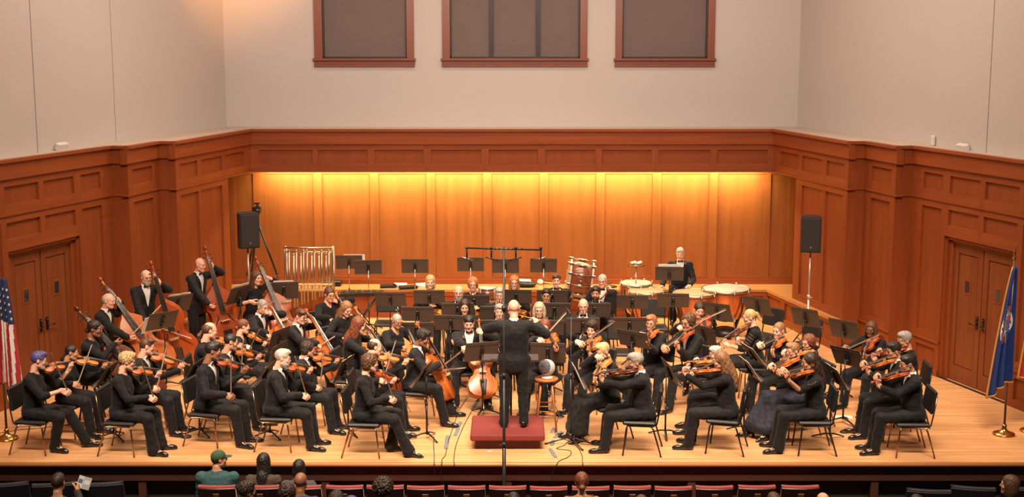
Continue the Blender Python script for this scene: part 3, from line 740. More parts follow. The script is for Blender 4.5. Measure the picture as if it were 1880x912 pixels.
def dress(R, name, o):
    """builds the person: one body mesh, hair and clothes as its children. o = options"""
    sc, wd = R.sc, R.wide; loc = R.loc; f, r, u, ru, fu = R.f, R.r, R.u, R.ru, R.fu
    belly = o.get('belly', 1.0); fem = o.get('fem', False); sk = o.get('skin', 'fair'); outfit = o.get('outfit', 'tux'); sleeve = o.get('sleeve', 'long')
    rel = lambda p: np.asarray(p) - loc
    P, N = rel(R.P), rel(R.N); SR, SL = rel(R.SR), rel(R.SL)
    WR, WL = rel(R.WR), rel(R.WL); ER, EL_ = rel(R.ER), rel(R.EL)
    TR = np.stack([ru, fu, u], 1)
    hipR, hipL = P + r * .088 * wd - UP * .02, P - r * .088 * wd - UP * .02
    K = [rel(k) for k in R.knees]; A = [rel(a) for a in R.ankles]
    # --- body
    mb = MB(); sm = skin_mat(sk)
    core = [EL(P + u * .30 * sc, (.135 * wd * sc, .095 * sc, .25 * sc), TR, k=0), C(SR, SL, .045, k=.03), C(P, P + u * .1, .10 * wd, k=.03), C(N - u * .05, N + u * .06 * sc, .05, .045, k=.03),
            C(SR, ER, .042, .036, k=.02), C(ER, WR, .037, .026, k=.006), C(SL, EL_, .042, .036, k=.02), C(EL_, WL, .037, .026, k=.006),
            C(hipR, K[0], .07, .05, k=.02), C(K[0], A[0], .05, .034, k=.01), C(hipL, K[1], .07, .05, k=.02), C(K[1], A[1], .05, .034, k=.01)]
    for i in (0, 1): core.append(C(A[i] - UP * .02, A[i] - UP * .05 + R.fdirs[i] * .12, .03, .022, k=.01))
    v, q = surf(core, .0135); mb.addq(v, q, 0)
    hv, hq = get_head(o.get('head', 'woman' if fem else 'man')); H = rel(R.H); hs = sc * o.get('hs', .94)
    mb.addq(hv @ (R.HM * hs).T + H, hq, 0)
    mb.T = mat4(R.HM * hs, H)
    for sx in (-1, 1):
        mb.ball((sx * .031, .079, .004), .0135, 10, 1); mb.ball((sx * .031, .0895, .002), .0058, 8, 2)
        mb.tube([(sx * .017, .093, .0145), (sx * .031, .0945, .0165), (sx * .045, .086, .0135)], [.003, .0042, .003], 6, 0)
        mb.tube([(sx * .013, .095, .027), (sx * .030, .0945, .0315), (sx * .049, .083, .026)], [.0042, .0048, .002], 6, 3)
    mb.tube([(-.022, .083, -.061), (-.008, .0905, -.0585), (0, .0905, -.0595), (.008, .0905, -.0585), (.022, .083, -.061)], [.002, .0042, .004, .0042, .002], 6, 4)
    mb.tube([(-.019, .083, -.063), (0, .0895, -.068), (.019, .083, -.063)], [.002, .0058, .002], 6, 4)
    mb.T = None
    for (W, E, hd, hn, pose, left) in ((WR, ER, R.hdR, R.hnR, R.poseR, False), (WL, EL_, R.hdL, R.hnL, R.poseL, True)):
        hv, hq = get_hand(pose); hv = hv * sc
        y = norm(hd); fa = norm(W - E); ca = float(np.dot(y, fa)); lim = math.cos(math.radians(52))
        if ca < lim: pe = norm(y - fa * ca); y = fa * lim + pe * math.sin(math.radians(52))
        z = -np.asarray(hn); z = norm(z - y * np.dot(z, y)); x = np.cross(y, z); M = np.stack([x, y, z], 1)
        if left: hv = hv * np.array([-1, 1, 1]); hq = hq[:, ::-1]
        mb.addq(hv @ M.T + W, hq, 0)
    body = mb.build(name, [sm, M_EYEW, M_EYED, hair_mat(o.get('brow', o.get('hairc', 'dark'))), mat('lips_' + sk, tuple(np.array(SKIN[sk]) * (0.72, 0.45, 0.5)), 0.45)])
    body.location = loc
    def kid(m, nm, mt, lab=None): return part(m, nm, mt, body, lab)
    # --- hair
    if o.get('hair'):
        st = o['hair']; hv, hq = get_hair(st if st != 'capman' else 'cap'); m = MB(); m.addq(hv @ (R.HM * hs).T + H, hq)
        if st == 'cap': kid(m, 'baseball_cap', mat('cap_cotton', HAIRC['green'], 0.8, bump=0.2, scale=(60, 60, 60)), 'green baseball cap'); m2 = MB(); hv, hq = get_hair('buzz'); m2.addq((hv - [0, .004, .016]) @ (R.HM * hs).T + H, hq); kid(m2, 'hair', hair_mat('dark'))
        else: kid(m, 'hair', hair_mat(o.get('hairc', 'dark')), o.get('hairlab'))
    if o.get('clip'):
        m = MB(); m.T = mat4(R.HM * hs, H); m.torus((0, -.075, .125), .030, .009, np.stack([[1, 0, 0], [0, .8, .6], [0, -.6, .8]], 1)); m.T = None
        kid(m, 'hair_clip', mat('pearl_clip', (0.7, 0.7, 0.68), 0.3), 'white oval hair clip')
    if o.get('beard'):
        hv, hq = get_hair(o['beard']); m = MB(); m.addq(hv @ (R.HM * hs).T + H, hq); kid(m, 'beard', hair_mat(o.get('beardc', o.get('hairc', 'dark'))))
    if o.get('glasses'):
        m = MB(); m.T = mat4(R.HM * hs, H)
        for sx in (-1, 1):
            a = np.linspace(0, 2 * math.pi, 14, endpoint=False)
            m.tube([(sx * .033 + .022 * math.cos(t), .1015 - .05 * (abs(.022 * math.cos(t) + .033)) ** 1.0 * .2, .002 + .017 * math.sin(t)) for t in a], .0019, 5, closed=True)
            m.tube([(sx * .055, .098, .006), (sx * .076, .06, .008), (sx * .080, -.01, .010)], .0018, 5)
        m.tube([(-.011, .102, .006), (0, .104, .009), (.011, .102, .006)], .0018, 5); m.T = None
        kid(m, 'glasses', M_GLASS)
    # --- torso clothing
    infl = .010 if outfit == 'tux' else .002
    bw = wd * (1.0 if not fem else .96)
    chest = [EL(P + u * .33 * sc + fu * .005, ((.170 + infl) * bw * sc, (.118 + infl) * (1 + .5 * (belly - 1)) * sc, .205 * sc), TR, k=0),
             EL(P + u * .15 * sc + fu * .022 * belly, ((.155 + infl) * bw * (1 + .5 * (belly - 1)) * sc, (.122 + infl) * belly * sc, .18 * sc), TR, k=.05),
             EL(P + u * .0, ((.178 + infl) * bw * (1 + .4 * (belly - 1)), (.132 + infl) * (1 + .3 * (belly - 1)), .12), TR, k=.05),
             C(SR - u * .005, SL - u * .005, .056 + infl, k=.05), C(N - u * .045, N - u * .01, .07, .052, k=.04)]
    if fem: chest += [EL(P + u * .30 * sc + fu * .085 - ru * .07, (.062, .055, .06), TR, k=.04), EL(P + u * .30 * sc + fu * .085 + ru * .07, (.062, .055, .06), TR, k=.04)]
    arms = []
    for S, E, W in ((SR, ER, WR), (SL, EL_, WL)):
        t = {'long': 1, 'elbow': .25, 'short': 0, 'cap': -1}[sleeve]
        ra, rb, rc = (.068, .060, .050) if outfit == 'tux' else (.060, .051, .041)
        ra *= (.5 + .5 * wd); rb *= (.5 + .5 * wd)
        if t >= 0: arms.append(C(S, E, ra, rb, k=.03))
        else: arms.append(C(S, S + (E - S) * .55, ra, rb, k=.03))
        if t > 0: arms.append(C(E, E + (W - E) * (t * (.955 if outfit == 'tux' else .99)), rb, rb + (rc - rb) * t, k=.01))
    skirt_tail = []
    if outfit == 'tux' and R.kind == 'stand': skirt_tail = [EL(P - UP * .07, (.182 * bw, .138, .15), None if abs(f[1]) < 2 else None, k=.04)]
    if outfit == 'tux' and R.kind == 'seat': skirt_tail = [EL(P - f * .05 - UP * .035, (.17 * bw, .10, .10), np.stack([r, f, UP], 1), k=.04)]
    prims = chest + skirt_tail + arms
    wr = (.0035, 55)
    vee = outfit == 'tux'
    if vee:
        N0 = N + u * .02; L = .36 * sc
        def cutv(F, X, Y, Z):
            x, y, z = X - N0[0], Y - N0[1], Z - N0[2]
            d = -(x * u[0] + y * u[1] + z * u[2]); h = x * ru[0] + y * ru[1] + z * ru[2]; g = x * fu[0] + y * fu[1] + z * fu[2]
            wdt = np.clip(.078 * (1 - d / L), -.01, .09) * sc
            D = np.maximum(np.maximum(np.abs(h) - wdt, d - L), -g + .03)
            return np.maximum(F, -D)
        v, q = surf(prims, .0135, noise=wr, post=cutv)
    else:
        N0 = N + u * .03; nk = CUT(EL(N + u * .03 + fu * .045, (.062, .085, .055 if not o.get('vneck') else .11), TR, k=.01))
        v, q = surf(prims + [nk], .0135, noise=(.0034, 60))
    m = MB(); m.addq(v, q)
    cn = o.get('topname', 'dinner_jacket' if vee else 'blouse' if fem else 'shirt')
    ct = M_TUX if vee else M_KNIT
    if o.get('topmat'): ct = o['topmat']
    top = kid(m, cn, ct, o.get('toplab'))
    if o.get('jewels'):
        m = MB()
        for i in range(16):
            t = (i % 4) / 3 * .55; an = -.5 + (i // 4) * .42; d_ = norm(EL_ - SL); s1 = norm(np.cross(d_, f)); s2 = np.cross(d_, s1)
            out = norm(-r * math.cos(an) + UP * .35 + f * math.sin(an)); m.ball(SL + (EL_ - SL) * t * .8 + out * .060, .0075, 6)
        part(m, 'jewels', mat('gold_beads', (.75, .50, .20), .25, .9), top, 'small gold jewels on the shoulder')
    if o.get('bands'):
        m = MB()
        for S_, E_ in ((SL, EL_), (SR, ER)):
            for t in np.linspace(.15, .95, 6):
                y = norm(E_ - S_); Rm_ = frame3(np.cross(y, f), y); rr = .058 + (.050 - .058) * t; m.torus(S_ + (E_ - S_) * t, rr + .001, .0075, Rm_, 18, 5)
        part(m, 'sheer_bands', mat('sheer_tulle', (.13, .06, .04), .7), top, 'sheer bands of the sleeves')
    if vee:
        # white shirt front, collar and cuffs
        sh = [EL(P + u * .33 * sc + fu * .004, (.150 * bw * sc, .106 * (1 + .5 * (belly - 1)) * sc, .20 * sc), TR, k=0), EL(P + u * .16 * sc + fu * .022 * belly, (.138 * bw * sc, .112 * belly * sc, .17 * sc), TR, k=.05), C(N - u * .06, N + u * .0, .066, .056, k=.04)]
        def front(F, X, Y, Z):
            x, y, z = X - N0[0], Y - N0[1], Z - N0[2]
            g = x * fu[0] + y * fu[1] + z * fu[2]; h = x * ru[0] + y * ru[1] + z * ru[2]; d = -(x * u[0] + y * u[1] + z * u[2])
            return np.maximum(F, np.maximum(np.maximum(-g - .02, np.abs(h) - .10), d - .42 * sc))
        v, q = surf(sh, .012, post=front); m = MB(); m.addq(v, q)
        nb = R.N + u * .012 - loc; hz = norm(u * .9 + fu * .25); Rm = frame3(fu, hz)
        a = np.linspace(0, 2 * math.pi, 18)[:-1]
        for dz, rr in ((0, .060), (.022, .057)):
            pass
        ring = lambda z_, rr: [nb + Rm @ np.array([math.sin(t) * rr, math.cos(t) * rr * 1.06 + .004, z_]) for t in a]
        VV = np.concatenate([np.array(ring(-.012, .066)), np.array(ring(.022, .060)), np.array(ring(.022, .056)), np.array(ring(-.012, .058))]); n = len(a); Q = []
        for i in range(3):
            for k in range(n): Q.append([i * n + k, (i + 1) * n + k, (i + 1) * n + (k + 1) % n, i * n + (k + 1) % n])
        m.add(VV, Q)
        kid(m, 'dress_shirt', M_SHIRT)
        for E, W in ((ER, WR), (EL_, WL)):
            m = MB(); d = norm(W - E); m.tube([W - d * .035, W + d * .004], [.040, .038], 12, cap=True); kid(m, 'shirt_cuff', M_SHIRT)
        if o.get('tie', 'bow') == 'bow':
            m = MB(); c = nb + fu * .071 + hz * .004
            for sx in (-1, 1):
                m.add([c + ru * sx * .004 + hz * .006, c + ru * sx * .004 - hz * .006, c + ru * sx * .050 - hz * .021, c + ru * sx * .050 + hz * .021] + [p + fu * .013 for p in (c + ru * sx * .004 + hz * .006, c + ru * sx * .004 - hz * .006, c + ru * sx * .050 - hz * .021, c + ru * sx * .050 + hz * .021)],
                      [[0, 1, 2, 3], [7, 6, 5, 4], [0, 4, 5, 1], [1, 5, 6, 2], [2, 6, 7, 3], [3, 7, 4, 0]], 0, False)
            m.rbox(c + fu * .008, (.014, .018, .018), .004, Rm); kid(m, 'bow_tie', M_SATIN)
        # satin lapels following the opening
        m = MB(); F = chest
        def front_at(h, d):
            g = .02
            lo_, hi_ = .0, .30
            best = .0
            for (op, kd, aa, kk) in chest:
                if kd != 'e': continue
                c0, rad, RR = aa; pnt = N0 - u * d + ru * h
                lp = RR.T @ (pnt - c0) / rad; ld = RR.T @ fu / rad
                qa = ld @ ld; qb = lp @ ld; qc = lp @ lp - 1; di = qb * qb - qa * qc
                if di > 0: best = max(best, (-qb + math.sqrt(di)) / qa)
            return N0 - u * d + ru * h + fu * max(best, .055)
        for sx in (-1, 1):
            rows = []
            for t in np.linspace(.10, 1.0, 7):
                d = L * t; w0 = max(.078 * (1 - t), 0) * sc + .002; wl = .046 * sc * min(1, (1.05 - t) * 2.2 + .10) * (.45 + .55 * min(1, t * 3.5))
                rows.append([front_at(sx * w0, d) + fu * .004, front_at(sx * (w0 + wl), d) + fu * .006, front_at(sx * (w0 + wl), d) + fu * .001, front_at(sx * w0, d) - fu * .003])
            VV = np.array(rows).reshape(-1, 3); Q = []
            for i in range(6):
                for k in range(4): Q.append([i * 4 + k, i * 4 + (k + 1) % 4, (i + 1) * 4 + (k + 1) % 4, (i + 1) * 4 + k])
            m.add(VV, Q, 0, False)
        kid(m, 'lapels', M_SATIN)
    # --- legs
    if o.get('legs', 'trousers') == 'trousers':
        fl = o.get('flare', 1.0); tw = (.5 + .5 * wd) * (1 + .35 * (belly - 1))
        pr = [EL(P - UP * .01, (.168 * bw * (1 + .4 * (belly - 1)), .125, .105), np.stack([r, f, UP], 1), k=0)]
        for hp, k_, a_ in ((hipR, K[0], A[0]), (hipL, K[1], A[1])):
            ae = a_ - UP * .02; pr += [C(hp, k_,   .098 * tw, .076, k=.03), C(k_, k_ + (ae - k_) * .5, .074, .067, k=.02), C(k_ + (ae - k_) * .5, ae, .067, .064 * fl, k=.012)]
        v, q = surf(pr, .0135, noise=(.0035, 48)); v[:, 2] = np.maximum(v[:, 2], .02); m = MB(); m.addq(v, q); kid(m, 'trousers', M_TROU)
    else:
        hem = (A[0] + A[1]) / 2 + UP * .06; kn = (K[0] + K[1]) / 2; pr = [EL(P, (.17 * bw, .13, .11), np.stack([r, f, UP], 1), k=0), C(hipR, K[0], .09, .075, k=.05), C(hipL, K[1], .09, .075, k=.05), C(P, kn, .09, .085, k=.06)]
        for k_, a_ in ((K[0], A[0]), (K[1], A[1])): pr.append(C(k_, a_ + UP * .06, .08, .10, k=.08))
        pr.append(C(kn - UP * .03, hem, .09, .12, k=.08))
        v, q = surf(pr, .0135, noise=(.008, 36)); v[:, 2] = np.maximum(v[:, 2], .09); m = MB(); m.addq(v, q); kid(m, 'long_skirt', o.get('skirtmat', M_TROU))
    if o.get('shoes', 'flat'):
        sv, sq = get_shoe(o.get('shoes', 'flat'))
        for i in (0, 1):
            y = R.fdirs[i]; M = np.stack([np.cross(y, UP), y, UP], 1); b = A[i].copy(); b[2] = R.footz[i]
            m = MB(); m.addq(sv @ M.T + b, sq); kid(m, 'shoe', M_SHOE)
    return body

def legs_default(R, spread=.13, kf=.44, fwd=.06, feet=None, kdz=0.0):
    """knees and ankles; feet = ((x,y) offsets forward/side) for right and left"""
    o = R.loc; r, f = R.r, R.f; R.knees = []; R.ankles = []; R.fdirs = []; R.footz = [0.0, 0.0]
    for i, sx in enumerate((1, -1)):
        if R.kind == 'stand':
            k = o + r * sx * .10 + f * .03 + UP * .50; a = o + r * sx * .11 - f * .01 + UP * .10
        else:
            k = R.P + r * sx * spread + f * kf * R.sc - UP * (.045 - kdz); a = o + r * sx * spread * .95 + f * (kf * R.sc + fwd) + UP * .10
        if feet: a = o + f * feet[i][0] + r * feet[i][1] + UP * .10
        R.knees.append(k); R.ankles.append(a); R.fdirs.append(norm(f + r * sx * .22))

def arms(R, WR, WL, poleR=None, poleL=None):
    pr = R.r * .55 - UP * 1.0 - R.f * .25 if poleR is None else poleR; pl = -R.r * .55 - UP * 1.0 - R.f * .25 if poleL is None else poleL
    R.ER, R.WR = ik(R.SR, np.asarray(WR, float), R.l1, R.l2, pr); R.EL, R.WL = ik(R.SL, np.asarray(WL, float), R.l1, R.l2, pl)
def hand(R, side, d, n, pose):
    if side == 'R': R.hdR, R.hnR, R.poseR = norm(d), norm(n), pose
    else: R.hdL, R.hnL, R.poseL = norm(d), norm(n), pose
# ================================================================== INSTRUMENTS AND FURNITURE
VARN = {'amber': (0.40, 0.098, 0.015), 'red': (0.26, 0.045, 0.009), 'dark': (0.10, 0.022, 0.008), 'honey': (0.48, 0.17, 0.036), 'cherry': (0.33, 0.050, 0.009)}
def varnish(v): return mat('varnish_' + v, VARN[v], 0.36, var=0.2, scale=(10, 3, 10), coat=0.12)
M_EBONY = mat('ebony', (0.012, 0.010, 0.010), 0.3)
M_MAPLE = mat('pale_maple', (0.55, 0.34, 0.15), 0.45)
M_HAIRB = mat('bow_hair', (0.72, 0.68, 0.58), 0.5)
M_STICK = mat('bow_stick', (0.26, 0.10, 0.04), 0.3)
M_SILVER = mat('silver_plate', (0.75, 0.73, 0.70), 0.18, 1.0)
M_BRASS = mat('polished_brass', (0.80, 0.50, 0.14), 0.2, 1.0)
M_CHROME = mat('chrome', (0.50, 0.47, 0.45), 0.28, 1.0)
M_STRING = mat('steel_string', (0.5, 0.48, 0.45), 0.3, 0.9)
M_STAND = mat('stand_enamel', (0.062, 0.044, 0.037), 0.5)
M_STANDPOLE = mat('stand_pole', (0.02, 0.018, 0.017), 0.35, 0.5)
M_PAPER = mat('paper', (0.72, 0.69, 0.62), 0.8)
M_LEGMETAL = mat('bronze_tube', (0.30, 0.17, 0.10), 0.25, 0.9)
M_LEGBLACK = mat('black_tube', (0.02, 0.018, 0.018), 0.3, 0.6)
OUT_V = [(0, 0), (.35, .004), (.65, .03), (.90, .10), (1.0, .215), (.95, .31), (.83, .37), (.80, .392), (.66, .42), (.56, .47), (.535, .53), (.57, .60), (.68, .645), (.74, .662), (.76, .69), (.80, .77), (.78, .86), (.66, .94), (.42, .985), (.15, 1.0)]
OUT_B = [(0, 0), (.35, .004), (.65, .03), (.90, .10), (1.0, .215), (.95, .31), (.83, .37), (.79, .392), (.66, .42), (.58, .47), (.555, .53), (.58, .60), (.67, .64), (.71, .655), (.73, .69), (.72, .76), (.62, .84), (.42, .91), (.22, .965), (.13, 1.0)]
SPEC = {  # body length, half width, rib height, arch, neck, pegbox+scroll, endpin
    'violin': (.356, .104, .032, .016, .130, .105, 0), 'viola': (.410, .122, .037, .018, .150, .115, 0),
    'cello': (.755, .220, .120, .030, .275, .19, .30), 'double_bass': (1.12, .335, .20, .040, .42, .26, .16)}
def build_string(kind, var):
    L, W, rib, arch, neck, peg, pin = SPEC[kind]; big = kind in ('cello', 'double_bass')
    root = empty(kind)
    out = OUT_B if kind == 'double_bass' else OUT_V
    poly = [(x * W, y * L) for x, y in out] + [(-x * W, y * L) for x, y in out[:0:-1]]
    n = len(poly); c = np.array([0, L * .5]); P2 = np.array(poly)
    mb = MB(); V = []; Q = []
    rings = [(.02, -rib / 2 - arch * .8), (.5, -rib / 2 - arch * .65), (.82, -rib / 2 - arch * .2), (.97, -rib / 2), (1.0, -rib / 2 + .002), (.97, -rib / 2 + .006), (.97, rib / 2 - .006), (1.0, rib / 2 - .002), (.97, rib / 2), (.82, rib / 2 + arch * .3), (.5, rib / 2 + arch * .85), (.02, rib / 2 + arch)]
    for s_, z in rings:
        p = (P2 - c) * np.array([s_, 1 - (1 - s_) * .9]) + c; V += [[x, y, z] for x, y in p]
    for i in range(len(rings) - 1):
        for k in range(n): Q.append([i * n + k, i * n + (k + 1) % n, (i + 1) * n + (k + 1) % n, (i + 1) * n + k])
    Q += [list(range(n))[::-1], [(len(rings) - 1) * n + k for k in range(n)]]
    mb.add(V, Q, 0)
    def ztop(x): return rib / 2 + arch * max(0, 1 - (abs(x) / W) ** 2 * 1.15)
    for sx in (-1, 1):       # f-holes
        pts = []
        for t in np.linspace(0, 1, 9):
            x = sx * W * (.36 + .16 * (t - .5) * -1.0 + .10 * math.sin(2 * math.pi * (t - .5)) * -.6); y = L * (.36 + .20 * t); pts.append((x, y, ztop(x) + .0006 * L / .35))
        mb.tube(pts, [W * .04] + [W * .026] * 7 + [W * .04], 6, 1, flat=((0, 0, 1), .15))
    b = part(mb, 'body', [varnish(var), M_EBONY], root)
    zt = rib / 2 + arch
    mb = MB(); y1 = L + neck; zb = rib / 2 + W * .10
    w0 = W * .115 if not big else W * .085
    mb.tube([(0, L - .01, rib * .1), (0, L + neck * .15, zt - W * .02), (0, y1, zb)], [w0 * 1.35, w0 * 1.02, w0 * .95], 8)
    mb.tube([(0, y1 - .005, zb), (0, y1 + peg * .55, zb - peg * .13), (0, y1 + peg * .80, zb - peg * .12)], [w0 * .95, w0 * .80, w0 * .62], 8)
    sc_ = [(0, y1 + peg * .82 + peg * .17 * (1 - t * .8) * math.sin(t * 9.5 + .4) * 1.0, zb - peg * .18 - peg * .17 * (1 - t * .8) * math.cos(t * 9.5 + .4) + peg * .02) for t in np.linspace(0, 1, 22)]
    mb.tube(sc_, [w0 * .62] * 10 + [w0 * .52] * 12, 6)
    mb.cyl((-w0 * .95, y1 + peg * .83, zb - peg * .18), (w0 * .95, y1 + peg * .83, zb - peg * .18), peg * .10, n=10)
    part(mb, 'neck', varnish(var), root)
    mb = MB()
    for i in range(4):
        y = y1 + peg * (.12 + .13 * i); sx = -1 if i % 2 else 1; z = zb - peg * (.02 + .03 * i)
        mb.tube([(-sx * w0 * .9, y, z), (sx * w0 * 2.0, y, z)], w0 * .22, 6); mb.ball((sx * w0 * 2.5, y, z), (w0 * .55, w0 * .5, w0 * .2), 8)
    part(mb, 'pegs', M_EBONY, root)
    mb = MB(); fl = L * .42; zs = zt + W * .11
    fw = w0 * 1.35
    v = []
    for y, wd_, z in ((L - fl, fw * 1.25, zt + W * .20), (y1, fw * .8, zb + W * .10)): v += [[-wd_, y, z - W * .05], [wd_, y, z - W * .05], [wd_ * .8, y, z], [0, y, z + W * .02], [-wd_ * .8, y, z]]
    mb.add(v, [[0, 1, 6, 5], [1, 2, 7, 6], [2, 3, 8, 7], [3, 4, 9, 8], [4, 0, 5, 9], [4, 3, 2, 1, 0], [5, 6, 7, 8, 9]], 0, False)
    part(mb, 'fingerboard', M_EBONY, root)
    mb = MB(); yb = L * .455; hb = zt + W * .30
    pl = [(-W * .22, zt - W * .03), (-W * .10, zt + W * .02), (W * .10, zt + W * .02), (W * .22, zt - W * .03), (W * .21, hb - W * .03), (0, hb), (-W * .21, hb - W * .03)]
    n7 = len(pl); t_ = W * .025
    mb.add([[x, yb - t_, z] for x, z in pl] + [[x, yb + t_, z] for x, z in pl], [list(range(n7)), [n7 + i for i in range(n7)][::-1]] + [[i, n7 + i, n7 + (i + 1) % n7, (i + 1) % n7] for i in range(n7)], 0, False)
    part(mb, 'bridge', M_MAPLE, root)
    mb = MB(); yt = L * .03; ye = L * .31
    v = []
    for y, wd_, z in ((yt, W * .13, zt - arch * .4 + W * .04), (ye, W * .23, zt + W * .13)): v += [[-wd_, y, z], [wd_, y, z], [wd_ * .7, y, z + W * .06], [-wd_ * .7, y, z + W * .06]]
    mb.add(v, [[0, 1, 5, 4], [1, 2, 6, 5], [2, 3, 7, 6], [3, 0, 4, 7], [3, 2, 1, 0], [4, 5, 6, 7]], 0, False)
    part(mb, 'tailpiece', M_EBONY, root)
    mb = MB()
    for k in range(4):
        t = (k - 1.5) / 1.5
        mb.tube([(t * W * .15, ye - .002, zt + W * .19), (t * W * .17, yb, hb + W * .005 - abs(t) * W * .03), (t * fw * .6, y1, zb + W * .14), (t * fw * .3, y1 + peg * .4, zb + W * .02)], .0012 if not big else .0022, 4)
    part(mb, 'strings', M_STRING, root)
    if not big:
        mb = MB(); mb.ball((-W * .48, L * .07, rib / 2 + W * .14), (W * .32, W * .24, W * .09), 10); mb.cyl((-W * .4, L * .01, -rib / 2), (-W * .4, L * .01, rib / 2 + W * .1), .006, n=6); part(mb, 'chin_rest', M_EBONY, root)
    if pin:
        mb = MB(); mb.tube([(0, 0, 0), (0, -pin, 0)], [.007, .005], 8); mb.ball((0, .0, 0), .016, 8); part(mb, 'endpin', M_CHROME, root)
    return root
def build_bow(kind):
    L = {'violin': .74, 'cello': .71, 'double_bass': .70}[kind]; k = {'violin': 1.0, 'cello': 1.25, 'double_bass': 1.4}[kind]
    mb = MB(); ys = np.linspace(-.03, L - .01, 12)
    mb.tube([(0, y, .022 - .012 * math.sin(math.pi * max(0, (y + .03) / L)) * .9) for y in ys], [.0046 * k] * 8 + [.0042 * k, .0038 * k, .0034 * k, .003 * k], 6)
    mb.add([[-.004, L - .02, .024], [.004, L - .02, .024], [.004, L + .002, .022], [-.004, L + .002, .022], [-.004, L - .012, -.001], [.004, L - .012, -.001], [.004, L + .006, -.001], [-.004, L + .006, -.001]], [[0, 1, 2, 3], [7, 6, 5, 4], [0, 4, 5, 1], [1, 5, 6, 2], [2, 6, 7, 3], [3, 7, 4, 0]], 0, False)
    o = mb.build('bow', M_STICK)
    mb = MB(); mb.box((0, L / 2, 0), (.014 * k, L - .01, .0022)); part(mb, 'bow_hair', M_HAIRB, o)
    mb = MB(); mb.rbox((0, .012, .010), (.013 * k, .05, .022), .003); mb.cyl((0, -.04, .022), (0, -.028, .022), .0062 * k, n=8); part(mb, 'frog', M_EBONY, o)
    return o
PROTO = {}
def get(key, fn, *a):
    if key in PROTO: return copy_tree(PROTO[key])
    PROTO[key] = fn(*a); return PROTO[key]
def place(o, loc, R):
    o.rotation_mode = 'QUATERNION'; o.rotation_quaternion = Matrix(np.asarray(R).tolist()).to_quaternion(); o.location = tuple(float(q) for q in loc); return o

# --- chairs: facing +y, seat height .455
def build_chair(legm, z=.455):
    root = empty('orchestra_chair')
    mb = MB(); mb.rbox((0, 0.02, z - .025), (.45, .43, .05), .02); part(mb, 'seat', M_CHAIRBLACK, root)
    mb = MB(); a = math.radians(9); R = np.array([[1, 0, 0], [0, math.cos(a), math.sin(a)], [0, -math.sin(a), math.cos(a)]]).T
    mb.rbox((0, -.232, z + .275), (.43, .045, .31), .018, np.array([[1, 0, 0], [0, math.cos(a), -math.sin(a)], [0, math.sin(a), math.cos(a)]])); part(mb, 'backrest', M_CHAIRBLACK, root)
    mb = MB()
    for sx in (-1, 1): mb.tube([(sx * .205, .17, z - .06), (sx * .205, -.16, z - .06), (sx * .205, -.205, z - .03), (sx * .20, -.235, z + .12), (sx * .195, -.272, z + .36)], .0105, 8)
    mb.tube([(-.205, .10, z - .06), (.205, .10, z - .06)], .009, 6); mb.tube([(-.205, -.14, z - .06), (.205, -.14, z - .06)], .009, 6); part(mb, 'frame', legm, root)
    for sx in (-1, 1):
        for y0, y1 in ((.17, .225), (-.13, -.27)):
            mb = MB(); mb.tube([(sx * .205, y0, z - .055), (sx * .212, y0 + (y1 - y0) * .25, z - .10), (sx * .235, y1, .0)], [.0115, .0115, .0105], 8); part(mb, 'leg', legm, root)
    return root
def build_stool(h, col):
    root = empty('tall_stool'); m_ = mat('stool_' + col, {'wood': (0.36, 0.12, 0.035), 'black': (0.02, 0.018, 0.018)}[col], 0.35, var=.1 if col == 'wood' else 0, scale=(4, 4, 12))
    mb = MB(); mb.lathe([(0, h - .035), (.15, h - .035), (.165, h - .022), (.165, h - .008), (.15, h), (0, h)], n=28); part(mb, 'seat', m_, root)
    for k in range(4):
        a = math.pi / 4 + k * math.pi / 2; mb = MB(); mb.tube([(.10 * math.cos(a), .10 * math.sin(a), h - .03), (.20 * math.cos(a), .20 * math.sin(a), 0)], [.017, .013], 8); part(mb, 'leg', m_, root)
    for hh in (.22, .36):
        mb = MB(); r = .20 - (.10) * hh / h
        for k in range(4):
            a, b = math.pi / 4 + k * math.pi / 2, math.pi / 4 + (k + 1) * math.pi / 2; dz = .03 * (k % 2)
            mb.tube([(r * math.cos(a), r * math.sin(a), hh + dz), (r * math.cos(b), r * math.sin(b), hh + dz)], .009, 6)
        part(mb, 'foot_rail', m_, root)
    return root
